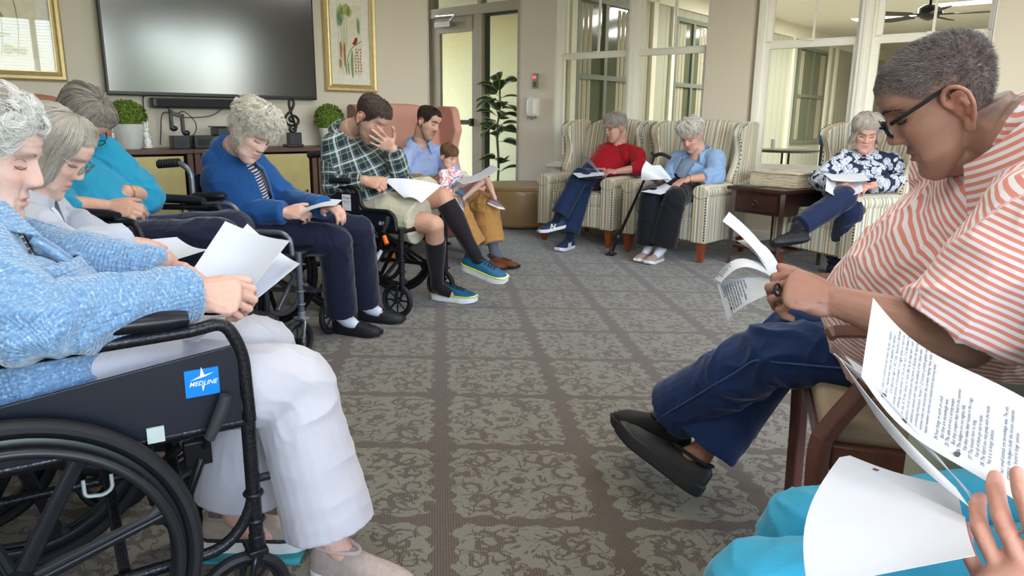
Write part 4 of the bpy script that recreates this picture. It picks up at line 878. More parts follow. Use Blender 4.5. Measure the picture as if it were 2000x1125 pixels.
# ---------------------------------------------------------------- head
ZL=np.array([-.118,-.112,-.10,-.085,-.068,-.05,-.03,-.01,.01,.03,.05,.07,.088,.102,.112,.118])
WL=np.array([.000,.020,.033,.043,.052,.0585,.064,.0675,.070,.072,.0735,.0735,.067,.053,.034,.000])
FL=np.array([.060,.076,.083,.083,.083,.0835,.0835,.083,.081,.082,.089,.088,.078,.060,.038,.00])
BL=np.array([.045,.035,.022,.000,-.022,-.044,-.062,-.078,-.090,-.099,-.103,-.101,-.090,-.071,-.046,-.01])
def hw(z): return np.interp(z,ZL,WL)
def surf(phi,z,off=0,P_=None):
    """point on the smooth head; phi 0 = face, pi/2 = person's right"""
    w=np.interp(z,ZL,WL)+off;yf=np.interp(z,ZL,FL);yb=np.interp(z,ZL,BL);yc=(yf+yb)/2;h=(yf-yb)/2+off
    s,c=np.sin(phi),np.cos(phi);e=.88
    return np.stack([w*np.sign(s)*np.abs(s)**e,yc+h*np.sign(c)*np.abs(c)**e,z+0*w],-1)
def face_dy(x,z,o):
    J=o.get('jowl',1);N=o.get('nose',1.)
    def g(x0,z0,sx,sz,a): return a*(np.exp(-((x-x0)/sx)**2-((z-z0)/sz)**2)+(np.exp(-((x+x0)/sx)**2-((z-z0)/sz)**2) if x0 else 0))
    return g(0,.022,.0085,.016,.009*N)+g(0,.004,.0095,.014,.014*N)+g(.031,.022,.017,.012,-.0155)+g(.030,.020,.0110,.0070,.0105)+g(.029,.042,.017,.0065,.0065)+g(.040,-.010,.014,.014,.005)
def face_pt(x,z,o,off=0.):
    w=hw(z);yf=np.interp(z,ZL,FL);yb=np.interp(z,ZL,BL);s=min(1,abs(x)/w)**(1/.88);c=math.sqrt(1-s*s);return np.array([x,(yf+yb)/2+(yf-yb)/2*c**.88+face_dy(x,z,o)+off,z])
def eye_parts(b,T,o,lash='2a1d18',brow=None,k=1.):
    m=MB()
    for s in (-1,1):
        m.tube(cat([T(*face_pt(s*x,z,o,.0008)) for x,z in ((.0165,.0150),(.022,.0115),(.030,.0098),(.038,.0110),(.0445,.0150))],4),[.0004]+[.0010*k]*15+[.0004],6)
    m.build('eyelashes',flat('lash_'+lash,lash,.7),b)
    m=MB()
    for s in (-1,1):
        m.tube(cat([T(*face_pt(s*x,z,o,.0002)) for x,z in ((.018,.0245),(.025,.0290),(.034,.0295),(.043,.0250))],4),[.0003]+[.0007]*11+[.0003],6)
    m.build('eyelid_crease',M_CREASE,b)
    if brow:
        r=np.random.default_rng(5);m=MB()
        for s in (-1,1):
            for i in range(90):
                t=r.uniform(0,1);x=.014+.034*t;z=.040+.006*math.sin(PI*min(1,t*1.1))-.003*t+r.normal()*.0016;a=T(*face_pt(s*x,z,o,.0002));q=T(*face_pt(s*(x+.005),z+.0012-.003*t,o,.0018));m.tube([a,q],[.00045*k,.00015],3)
        m.build('eyebrows',flat('brow_'+brow,brow,.8),b)
def head_mesh(m,fr,c,sc,o):
    nphi,nz_=132,110
    t=np.linspace(0,PI,nz_);z=-.118*np.cos(t);ph=np.arange(nphi)*2*PI/nphi
    # more columns towards the face
    ph=ph+.35*np.sin(ph)*-1
    Z,Ph=np.meshgrid(z,ph,indexing='ij');p=surf(Ph,Z)
    from_sm=np.convolve
    x,y,zz=p[...,0],p[...,1],p[...,2];front=(y>0)
    J=o.get('jowl',1);g=lambda x0,z0,sx,sz,a,sym=True:(a*(np.exp(-((x-x0)/sx)**2-((zz-z0)/sz)**2)+(np.exp(-((x+x0)/sx)**2-((zz-z0)/sz)**2) if sym and x0 else 0)))*front
    N=o.get('nose',1.)
    dy=g(0,.022,.0085,.016,.009*N)+g(0,.004,.0095,.014,.014*N)+g(0,-.011,.0140,.0115,.0165*N)+g(.0125,-.016,.0070,.0075,.0085*N)+g(0,-.030,.02,.006,-.002)
    dy+=g(.031,.022,.017,.012,-.0155)+g(.030,.020,.0110,.0070,.0105)+g(.029,.042,.017,.0065,.0065)+g(0,.043,.012,.008,.002)
    dy+=g(0,-.0445,.020,.0045,.0065)+g(0,-.0585,.018,.0055,.0070)+g(0,-.0515,.024,.0028,-.0070)+g(0,-.069,.018,.004,-.0035)+g(0,-.090,.017,.013,.0065)
    dy+=g(.040,-.010,.014,.014,.005)+g(.024,-.034,.005,.014,-.0028)+g(.030,-.062,.005,.010,-.0025)+g(.030,.0075,.012,.003,-.0022)+g(.044,-.068,.014,.014,.004*J)
    dx=(np.sign(x)*(.005*J*np.exp(-((zz+.072)/.018)**2)*np.exp(-((y-.03)/.035)**2)+.0025*np.exp(-((zz+.008)/.016)**2)*np.exp(-((y-.055)/.02)**2)-.004*np.exp(-((zz-.035)/.02)**2)*np.exp(-((y-.06)/.02)**2)))
    if o.get('wrinkle'):
        W_=o['wrinkle'];dy+=front*W_*(.0007*np.sin(zz*520+x*40)*np.exp(-((zz-.068)/.018)**2)+.0008*np.sin((np.abs(x)*1.1-zz)*420)*np.exp(-((np.abs(x)-.05)/.012)**2)*np.exp(-((zz-.01)/.03)**2)+.0007*np.sin(np.abs(x)*700)*np.exp(-((zz+.055)/.02)**2)*np.exp(-(x/.03)**2))
    y=y+dy;zz2=zz-.004*np.exp(-(x/.012)**2-((zz+.012)/.012)**2)*front
    zz2=zz2-.006*J*np.exp(-((zz+.095)/.02)**2)*np.exp(-((y-.035)/.03)**2)
    V=np.stack([x+dx,y,zz2],-1).reshape(-1,3)*sc@fr.T+c
    f=[(i*nphi+j,i*nphi+(j+1)%nphi,(i+1)*nphi+(j+1)%nphi,(i+1)*nphi+j) for i in range(nz_-1) for j in range(nphi)]
    m.add(V,f)
    T=lambda *a:np.array(a)*sc@fr.T+c
    for s in (-1,1):   # ears
        E=o.get('ear',1.)
        Ro=fr@rz(s*.38)@ry(s*.10);bx=s*.0735;q=lambda a,b,d=0:c+sc*(fr@np.array([bx,-.010+o.get('eary',0),o.get('earz',0)])+Ro@np.array([s*d,a*E,b*E]))
        m.ball(q(-.006,.0,.003),(.0035*sc,.015*sc*E,.026*sc*E),Ro,nu=18,nv=12)
        rim=cat([q(.006,.004,.006),q(.010,.018,.008),q(.002,.031,.011),q(-.012,.031,.014),q(-.022,.018,.016),q(-.021,.0,.015),q(-.012,-.018,.010),q(-.002,-.030,.006)],4);m.tube(rim,.0036*sc*E,8)
        m.tube(cat([q(.002,.0,.006),q(-.008,.012,.009),q(-.012,.0,.010),q(-.006,-.012,.008)],4),.0028*sc*E,8)
        m.ball(q(-.001,-.028,.006),(.004*sc,.008*sc*E,.010*sc*E),Ro);m.ball(q(.004,-.004,.004),(.004*sc,.004*sc,.006*sc),Ro)
    return T
BASE={'pale':sRGB('dcb9aa'),'pink':sRGB('d3a799'),'tan':sRGB('a98575'),'mid':sRGB('cba592'),'child':sRGB('e2bfae')}
def head_colors(v,fr,c,sc,base,o):
    q=(v-c)@fr/sc;x,y,z=q.T;r=np.linalg.norm(q-np.array([0,0,0]),axis=1);n=len(v);col=np.tile(np.array(base),(n,1))
    inhd=(r<.16)&(z>-.13)
    fr_=(y>.03)&inhd;ax=np.abs(x);hk_=np.clip((r-.22)/.15,0,1)[:,None];col=col*(1-hk_)+col*np.array([.90,.80,.75])*hk_
    def blend(mask,tint): 
        nonlocal col;mask=np.clip(mask,0,1)[:,None];col=col*(1-mask)+np.array(tint)*mask
    b=np.array(base)
    blend(.45*fr_*np.exp(-((ax-.038)/.018)**2-((z+.012)/.018)**2),b*np.array([1.02,.70,.62]))
    blend(.4*fr_*np.exp(-(ax/.014)**2-((z+.014)/.012)**2),b*np.array([1.0,.68,.6]))
    blend(.5*((ax>.068)&(z<.045)&(z>-.045)&inhd&(y<.03)&(y>-.05)),b*np.array([1.05,.68,.6]))
    lip=np.exp(-(ax/.021)**4-((z+.0515)/.0095)**4);blend(.75*fr_*lip,o.get('lip',b*np.array([.88,.5,.48])))
    blend(.75*fr_*np.exp(-(ax/.022)**4-((z+.0518)/.0016)**2),b*.28)  # dark line between the lips: crease shade put into the skin colour
    lid=np.exp(-((ax-.031)/.0135)**4-((z-(.0135-.25*(ax-.031)**2/.01))/.0018)**2);blend(.95*fr_*lid,b*np.array([.16,.11,.10]))
    blend(.45*fr_*np.exp(-((ax-.031)/.018)**4-((z-.022)/.010)**2),b*np.array([.80,.60,.56]));blend(.35*fr_*np.exp(-((ax-.022-.25*(-z-.02))/.003)**2-((z+.035)/.018)**2),b*np.array([.75,.55,.5]))  # shading of eye sockets and cheek folds put into the skin colour
    if 'brow' in o:
        bz=.042+.004*np.cos((ax-.03)*60);nn=vnoise(q*np.array([700,300,500]),3)
        blend(o.get('browk',.6)*fr_*np.exp(-((ax-.032)/.017)**4-((z-bz)/.0042)**2)*(.5+nn),o['brow'])
    if 'mustache' in o:
        nn=vnoise(q*900,5);mm=np.exp(-(ax/.024)**4-((z+.037)/.006)**4);blend(.92*fr_*mm*(.55+.6*nn),o['mustache'])
    if 'stubble' in o:
        nn=vnoise(q*1100,6);mm=fr_*(1/(1+np.exp((z+.03)*220)));mm=mm+inhd*(y<=.05)*(y>-.03)*(z<-.02)*(1/(1+np.exp((z+.03)*200)))*(z>-.13);blend(o.get('stubk',.35)*np.clip(mm,0,1)*(.4+nn),o['stubble'])
    if 'scalp' in o:
        hl=hairline(np.arctan2(x,y),o);mm=inhd/(1+np.exp(-(z-hl)*260));mm=mm*(1-(ax>.071)*(z<.04)*(y<.012)*(y>-.045));blend(o.get('scalpk',.8)*mm,o['scalp'])
    return col
def hairline(phi,o):
    a=np.abs((phi+PI)%(2*PI)-PI);hf=o.get('hlf',.083);return np.interp(a,[0,.5,.85,1.15,1.45,1.75,2.2,PI],[hf,hf-.004,o.get('hlt',.068),.030,.012,-.02,o.get('hln',-.055),o.get('hln',-.062)])
# ---------------------------------------------------------------- hands
def hand(m,w,fwd,palm,right,sc=1.,curl=(.3,.35,.3),spread=.12,thumb=(.55,.75,.35),tcurl=.3,curls=None,r=1.,tend=True):
    """w wrist; fwd towards the knuckles; palm = way the palm looks; returns finger tips and points between thumb and index"""
    fwd=nz(fwd);palm=nz(np.asarray(palm,float)-fwd*(fwd@np.asarray(palm,float)));T=np.cross(fwd,palm) if right else np.cross(palm,fwd)
    q=lambda f,t,p:w+sc*(fwd*f+T*t+palm*p);o={}
    m.tube(cat([q(-.03,0,0),q(.0,0,0),q(.03,.002,.0),q(.06,.0,-.002),q(.088,-.002,-.001)],4),[( .024*sc+.02*sc*min(1,max(0,(k-4)/8)),(.018-.006*min(1,k/14))*sc) for k in range(17)],18,up=palm)
    m.ball(q(.09,-.002,0),(.040*sc,.014*sc,.013*sc),frame(T,fwd,palm))
    m.ball(q(.035,.026,.010),(.018*sc,.030*sc,.015*sc),frame(T,fwd,palm));m.ball(q(.04,-.026,.006),(.014*sc,.034*sc,.013*sc),frame(T,fwd,palm))
    F=[(.031,.094,.044,.027,.021,.0093),(.0105,.099,.049,.031,.022,.0095),(-.0105,.095,.046,.029,.022,.0090),(-.030,.086,.037,.022,.019,.0080)]
    tips=[]
    for k,(t,f,l1,l2,l3,rr) in enumerate(F):
        cc=(curls[k] if curls else curl);a=0;d0=nz(fwd+T*spread*(1.5-k)/1.5*.6);b=q(f-.012,t,-.001);pts=[b];ang=0
        rad=[rr*1.08*sc*r]
        for L,c_ in zip((l1+.008,l2,l3),cc):
            ang+=c_;d=d0*math.cos(ang)+palm*math.sin(ang);nb=b+d*L*sc;pts+= [b+(nb-b)*.5,nb];rad+=[rr*.93*sc*r,rr*1.0*sc*r];b=nb
        rad[-1]=rr*.80*sc*r;m.tube(pts,rad,12);m.ball(pts[-1],rr*.82*sc*r,nu=10,nv=8);m.ball(pts[0],rr*1.12*sc*r,nu=10,nv=8)
        for j in (2,4): m.ball(pts[j],rr*1.04*sc*r,nu=10,nv=8)
        tips.append(pts[-1])
        if tend: m.tube(cat([q(.01,t*.35,-.014),q(.05,t*.75,-.0125),q(f-.01,t,-.0105)],4),[.0028*sc]*8+[.0042*sc],6)
    d=nz(T*thumb[0]+fwd*thumb[1]+palm*thumb[2]);b=q(.018,.022,.004);p1=b+d*.046*sc;d2=nz(d*math.cos(tcurl)+nz(fwd*.8-T*.35+palm*.2)*math.sin(tcurl));p2=p1+d2*.034*sc;d3=nz(d2*math.cos(tcurl)+nz(fwd*.8-T*.5+palm*.1)*math.sin(tcurl));p3=p2+d3*.024*sc
    m.tube([b,p1,p1+(p2-p1)*.5,p2,p3],[.0145*sc,.0125*sc*r,.0105*sc*r,.0112*sc*r,.0088*sc*r],12)
    for p_,r_ in ((p1,.0125),(p2,.0112),(p3,.0090)): m.ball(p_,r_*sc*r,nu=10,nv=8)
    return dict(tips=tips,thumb=p3,q=q,T=T,palm=palm,fwd=fwd,grip=(p3+tips[0])/2)
# ---------------------------------------------------------------- shoes
def shoe(parent,heel,toe_dir,up,L=.27,W=.095,cols=('101114','1b1c20','202126'),style='slip',h=.085,name='shoe',label=None,sole_h=.026,accent=None):
    d=nz(toe_dir);up=nz(np.asarray(up,float)-d*(d@np.asarray(up,float)));s=np.cross(up,d);q=lambda x,y,z:heel+d*x+s*y+up*z
    xs=np.linspace(0,1,15);hw_=np.interp(xs,[0,.08,.3,.5,.72,.9,1],[.46,.70,.76,.84,1,.88,.55])*W/2
    m=MB();n=len(xs);A=[];
    for z0,k in ((0,.96),(sole_h*.5,1.02),(sole_h,1.0)):
        for x,w in zip(xs,hw_): A.append(q(x*L,w*k,z0+(.012*max(0,x-.82)/.18+.004*max(0,.12-x)/.12 if z0==0 else .010*max(0,x-.8)/.2)))
        for x,w in zip(xs[::-1],hw_[::-1]): A.append(q(x*L,-w*k,z0+(.012*max(0,x-.82)/.18+.004*max(0,.12-x)/.12 if z0==0 else .010*max(0,x-.8)/.2)))
    k=2*n;f=[tuple(range(k-1,-1,-1)),tuple(range(2*k,3*k))]+[(l*k+i,l*k+(i+1)%k,(l+1)*k+(i+1)%k,(l+1)*k+i) for l in (0,1) for i in range(k)]
    # upper: loft of half rings
    U=MB();R_=14;V=[];X=np.linspace(.015,.985,18)
    hh=np.interp(X,[0,.06,.18,.30,.42,.58,.75,.9,1],[h*.80,h*1.0,h*.98,h*.95,h*.91,h*.78,h*.68,h*.60,h*.44]);ww=np.interp(X,xs,hw_)*.98
    for x,H_,w in zip(X,hh,ww):
        for j in range(R_+1):
            a=PI*j/R_;e=.75;cx=math.cos(a);V.append(q(x*L,w*math.copysign(abs(cx)**e,cx)*(1-.12*math.sin(a)),sole_h*.7+(H_-sole_h*.7)*math.sin(a)**e))
    K=R_+1;Fc=[(i*K+j,i*K+j+1,(i+1)*K+j+1,(i+1)*K+j) for i in range(len(X)-1) for j in range(R_)]+[tuple(range(K)),tuple((len(X)-1)*K+j for j in range(K-1,-1,-1))]+[(i*K,(i+1)*K,(i+1)*K+R_,i*K+R_) for i in range(len(X)-1)]
    U.add(V,Fc);o=U.build(name,flat('shoe_upper_'+cols[0],cols[0],.6,0,.12,60,bump=.2),parent)
    if label: o['label']=label
    m.add(A,f);m.build('sole',flat('sole_'+cols[1],cols[1],.55,0,.05),o,bevel=.004)
    if accent:
        m=MB();ring=[q(x*L,w*1.015,sole_h*1.0) for x,w in zip(xs,hw_)]+[q(x*L,-w*1.015,sole_h*1.0) for x,w in zip(xs[::-1],hw_[::-1])];ring=np.array(ring+[ring[0]]);m.tube(ring,.0045,6,up=up);m.build('midsole_stripe',flat('accent_'+accent,accent,.5),o)
    m=MB();c_=[q(x*L,y*W,z) for x,y,z in((.05,0,h*1.02),(.10,.30,h*.96),(.26,.30,h*.93),(.42,.16,h*.90),(.46,0,h*.87),(.42,-.16,h*.90),(.26,-.30,h*.93),(.10,-.30,h*.96),(.05,0,h*1.02))];m.tube(cat(c_,4),.0055,8);m.build('collar',flat('collar_'+cols[2],cols[2],.7),o)
    if style=='lace':
        m=MB()
        for k in range(5):
            x=.44+k*.065;z=np.interp(x,[.42,.58,.75],[h*.91,h*.78,h*.68])+.003;m.tube(cat([q(x*L,.24*W,z-.010),q(x*L+.004,0,z+.002),q(x*L+.010,-.24*W,z-.010)],4),.0028,6);m.tube(cat([q(x*L+.01,.24*W,z-.010),q(x*L+.004,0,z+.003),q(x*L,-.24*W,z-.010)],4),.0028,6)
        m.build('laces',flat('lace_'+cols[2],cols[2],.8),o)
    return o
def shoe_on(b,g,k,L=.27,W=.10,cols=('101114','1b1c20','202126'),style='slip',h=.09,label=None,sole_h=.026,accent=None,dz=0):
    J=g['J'];an,ft,fu=J['an'+k],J['ft'+k],J['fu'+k];q=an-ft*.062*g['S']-fu*(h+.012-dz);grd=abs(ft[2])<.06 and an[2]<.12;q=V3(q[0],q[1],.001) if grd else q;fu=V3(0,0,1) if grd else fu;ft=nz(ft*V3(1,1,0)) if grd else ft;return shoe(b,q,ft,fu,L,W,cols,style,h,'shoe',label,sole_h,accent)
# ---------------------------------------------------------------- hair
def hairmat(name,cols,rough=.5):
    n=NT(name,rough,0,(.5,.5,.5),spec=.35);hi=n.node('ShaderNodeHairInfo');z=n.noise(n.map(n.obj(),scale=(1,1,1)),28,2)
    k=n.m('ADD',n.m('MULTIPLY',hi.outputs['Random'],.6),n.m('MULTIPLY',z,.45));st=[(i/(len(cols)-1),sRGB(c)) for i,c in enumerate(cols)];n.set('Base Color',n.ramp(k,st));return n.mat
def capmat(name,cols):
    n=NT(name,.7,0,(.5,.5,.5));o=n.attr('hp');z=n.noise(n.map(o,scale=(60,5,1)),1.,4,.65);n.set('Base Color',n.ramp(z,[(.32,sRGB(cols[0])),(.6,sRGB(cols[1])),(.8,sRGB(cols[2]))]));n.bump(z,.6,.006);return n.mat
def hair(parent,fr,c,sc,o,rngseed=0):
    """volume of hair plus strands; style keys: hlf hairline, T thickness, zend length, curl, N, cols"""
    r=np.random.default_rng(rngseed);T=o.get('T',.02);curl=o.get('curl',0);ze=o.get('zend',None);part=o.get('part',0)
    cen=o.get('crown',(0,-.02))
    def zend(phi):
        h=hairline(phi,o)
        if ze is None: return h
        a=np.abs((phi+PI)%(2*PI)-PI);k=np.interp(a,[0,.75,1.1,1.45,PI],[0,0,o.get('side',.55),1,1]);return h*(1-k)+ze*k
    def pt(phi,s,t):
        zt=.1175;z1=zend(phi);cs_=np.cos(np.minimum(s,1)*PI/2);z=z1+(zt-z1)*np.abs(cs_)**.9-np.maximum(s-1,0)*.18
        zc=np.maximum(z,.0);w_h=surf(phi,zc,0);p=surf(phi,z,0);
        if ze is not None: # hang straight below the widest point
            k=np.clip((.0-z)/.05,0,1)[...,None]*np.interp(np.abs((phi+PI)%(2*PI)-PI),[.8,1.2],[0,1])[...,None];q=w_h.copy();q[...,2]=z;q[...,:2]*=o.get('hang',.97);p=p*(1-k)+q*k
        cc=np.array([0,-.01,.02]);n=p-cc;n[...,2]=np.maximum(n[...,2],0)*.9;n/=np.linalg.norm(n,axis=-1)[...,None]+1e-9;return p+n*t[...,None],n
    def thick(phi,s):
        a=np.abs((phi+PI)%(2*PI)-PI);e=np.clip((1-s)/o.get('tap',.42),0,1)**.8;front=np.interp(a,[0,.6,1.1],[o.get('Tf',.7),.9,1]);endk=np.interp(a,[.9,1.3],[0,.75 if ze is not None else 0])
        t=T*(np.maximum(e,endk))*front*(1+.25*np.cos(s*PI/2)*o.get('top',1))
        if part: t=t-.8*T*np.exp(-((phi if True else 0)/.10)**2)*0
        return t
    nphi,ns=120,40;Ph,S=np.meshgrid(np.arange(nphi)*2*PI/nphi,np.linspace(0.02,1,ns),indexing='ij')
    t=thick(Ph,S);p,n=pt(Ph,S,t);bump=0
    flat_=p.reshape(-1,3)
    if curl>0: bump=(fbm(flat_*o.get('cs',70),5,2)-.4)*o.get('ca',.03)
    else: bump=(vnoise(np.stack([Ph.ravel()*14+S.ravel()*1.5,S.ravel()*1.5,0*S.ravel()],1),4)-.5)*.008*o.get('lock',1)
    edge=np.clip((1-S.ravel())/.1,0,1) if ze is None else 1
    p=p+n*((bump*edge).reshape(nphi,ns))[...,None]
    pin,_=pt(Ph,S,np.full_like(t,-.006))
    V=np.concatenate([p.reshape(-1,3),pin.reshape(-1,3)]);K=nphi*ns;f=[]
    for i in range(nphi):
        j2=(i+1)%nphi
        for j in range(ns-1): f.append((i*ns+j,i*ns+j+1,j2*ns+j+1,j2*ns+j));f.append((K+i*ns+j,K+j2*ns+j,K+j2*ns+j+1,K+i*ns+j+1))
        f.append((i*ns+ns-1,K+i*ns+ns-1,K+j2*ns+ns-1,j2*ns+ns-1))
    f.append(tuple(i*ns for i in range(nphi)));f.append(tuple(K+i*ns for i in range(nphi-1,-1,-1)))
    cols=o['cols']
    if not o.get('nocap'):
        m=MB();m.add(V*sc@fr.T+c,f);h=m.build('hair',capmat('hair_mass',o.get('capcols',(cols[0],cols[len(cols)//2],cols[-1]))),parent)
        a_=h.data.attributes.new('hp','FLOAT_VECTOR','POINT');hp=np.stack([Ph.ravel(),S.ravel(),0*S.ravel()],1);a_.data.foreach_set('vector',np.concatenate([hp,hp]).astype(np.float32).ravel())
    else: h=parent
    N=o.get('N',3000);K=o.get('K',9);ph=r.uniform(-PI,PI,N);s0=r.uniform(0,.98,N)**o.get('dens',.75);ln=o.get('len',.5)*r.uniform(.6,1.2,N);tt=r.uniform(.55,1.1,N);M_=o.get('locks',0);lk=r.integers(0,M_,N) if M_ else None
    if M_:
        loc=r.random(N)<.85;_a,_b,_c,_d=ph[:M_].copy(),s0[:M_].copy(),ln[:M_].copy(),tt[:M_].copy()*1.15
        ph=np.where(loc,_a[lk]+r.normal(size=N)*o.get('lw',.03),ph);s0=np.where(loc,_b[lk]+r.normal(size=N)*.008,s0);ln=np.where(loc,_c[lk],ln);tt=np.where(loc,_d[lk]+r.normal(size=N)*.06,tt)
    P_=np.zeros((N,K,3))
    if o.get('nocap'):
        z1=hairline(ph,o);z=z1+(.117-z1)*np.cos(s0*PI/2)**.9;b=surf(ph,z,0);cc=np.array([0,-.01,.02]);n=b-cc;n/=np.linalg.norm(n,axis=1)[:,None]
        fd=np.clip((z-z1)/.05,.12,1);lean=np.array(o.get('lean',(0,.5,-.1)));d=n+lean+r.normal(size=(N,3))*.28;d/=np.linalg.norm(d,axis=1)[:,None]
        L=o.get('L',.011)*r.uniform(.6,1.2,N)*fd
        for k in range(K): u=k/(K-1);P_[:,k]=b-n*.001+d*(L*u)[:,None]+lean*(L*u*u*.4)[:,None]
    else:
        for k in range(K):
            u=k/(K-1);s=np.clip(s0+ln*u,0,1.0+o.get('over',.07)*np.sin(ph*37+s0*50)**2);phk=ph+o.get('sweep',0)*u*np.sin(ph)+r.normal(size=N)*.012
            th=thick(phk,np.minimum(s,1))*(tt if k else tt*.6)+.0012;q,n=pt(phk,s,th)
            if curl>0:
                rad=curl*(.4+.6*u)*r.uniform(.8,1.2,N) if k==0 else rad;
                if k==0: rad=curl*r.uniform(.6,1.3,N);w0=r.uniform(0,6.28,N);tw=r.uniform(.6,1.4,N)*o.get('turn',7)
                if k==0 and M_: sgn=np.sign(r.normal(size=M_));_r,_w,_t=rad[:M_].copy(),w0[:M_].copy(),tw[:M_]*sgn;rad=np.where(loc,_r[lk]*(1+r.normal(size=N)*.07),rad);w0=np.where(loc,_w[lk]+r.normal(size=N)*.08,w0);tw=np.where(loc,_t[lk],tw)
                if k==0: base0=q;base_n=n
                ax=np.cross(base_n,[0,0,1.]);ax/=np.linalg.norm(ax,axis=1)[:,None]+1e-9;ay=np.cross(base_n,ax)
                if o.get('loops'):
                    cen_=base0+ax*0;a=w0+tw*u;q=cen_+(ax*(np.cos(a)*rad)[:,None]+ay*(np.sin(a)*rad)[:,None])*(.55+.45*u)+base_n*(np.sin(a*.5+w0)*rad*.8)[:,None]
                else: a=w0+tw*u;q=q+(ax*(np.cos(a)*rad)[:,None]+ay*(np.sin(a)*rad)[:,None])*u*.8+n*(abs(np.sin(a))*rad*.7)[:,None]
            fz=o.get('frizz',.0015);q=q+r.normal(size=(N,3))*fz*u;P_[:,k]=q
    P_=P_.reshape(-1,3)*sc@fr.T+c
    cu=bpy.data.hair_curves.new('hair_strands');cu.add_curves([K]*N);cu.position_data.foreach_set('vector',P_.astype(np.float32).ravel())
    rad=np.tile(np.interp(np.arange(K)/(K-1),[0,.5,1],[1,.9,.25]),N)*o.get('R',.0005);cu.points.foreach_set('radius',rad.astype(np.float32))
    cu.materials.append(hairmat('strand_'+cols[0],cols));so=bpy.data.objects.new('hair_strands',cu);COL.objects.link(so);so.parent=h if not o.get('nocap') else parent
    return h
def glasses(parent,fr,c,sc,rim='221f1e',thin=.0016,w=.024,h=.016,low=0,tint=True,square=False,wire=False,temple=True):
    T=lambda x,y,z:np.array([x,y,z])*sc@fr.T+c;z0=.018-low;m=MB()
    for s in (-1,1):
        pts=[]
        for k in range(29):
            a=2*PI*k/28;e=.5 if square else .85;cx,cz=math.cos(a),math.sin(a);pts.append(T(s*.032+w*math.copysign(abs(cx)**e,cx),.098-.10*(abs(s*.032+w*cx)-.02)**1*.35,z0+h*math.copysign(abs(cz)**e,cz)))
        m.tube(pts,thin*sc,6)
    m.tube(cat([T(-.009,.1,z0+.004),T(0,.104,z0+.007),T(.009,.1,z0+.004)],4),thin*sc,6)
    if temple:
        for s in (-1,1): m.tube(cat([T(s*.056,.088,z0+.007),T(s*.071,.074,z0+.009),T(s*.0765,.03,z0+.012),T(s*.0775,-.008,z0+.014),T(s*.079,-.030,z0-.004)],4),[(thin*sc,thin*1.6*sc)]*17,6,up=nz(fr[:,2]))
    g=m.build('glasses',flat('glasses_frame_'+rim,rim,.3,.5 if wire else .1),parent)
    m=MB()
    for s in (-1,1):
        G=np.array([[T(s*.032+w*.95*i,.0975-.035*(abs(s*.032+w*i)-.02),z0+h*.92*j*math.sqrt(max(0,1-abs(i)**3))) for j in np.linspace(-1,1,7)] for i in np.linspace(-1,1,11)]);m.grid(G,.0012)
    m.build('lens',M_GLASS,g);return g
# ---------------------------------------------------------------- whole figures
def balls(m,pts):
    for p,r in pts: m.ball(p,r,nu=16,nv=12)
def bone(m,a,b,ra,rb,mid=None,n=18,ext=0):
    a=np.asarray(a,float);b=np.asarray(b,float)
    ts=np.linspace(0,1,7);rr=[ra+(rb-ra)*t+(mid*math.sin(PI*t**.8) if mid else 0) for t in ts]
    m.tube([a+(b-a)*t for t in ts],rr,n);m.ball(a,ra,nu=18,nv=12);m.ball(b,rb,nu=18,nv=12)
def elbow(a,b,l1,l2,hint):
    """joint between a and b with limb lengths l1,l2 bending towards hint"""
    a=np.asarray(a,float);b=np.asarray(b,float);d=b-a;D=np.linalg.norm(d);dn=d/D
    if D>=(l1+l2)*.999: return a+d*l1/(l1+l2)
    x=(l1*l1-l2*l2+D*D)/(2*D);h=math.sqrt(max(0,l1*l1-x*x));q=nz(np.asarray(hint,float)-dn*(dn@np.asarray(hint,float)));return a+dn*x+q*h
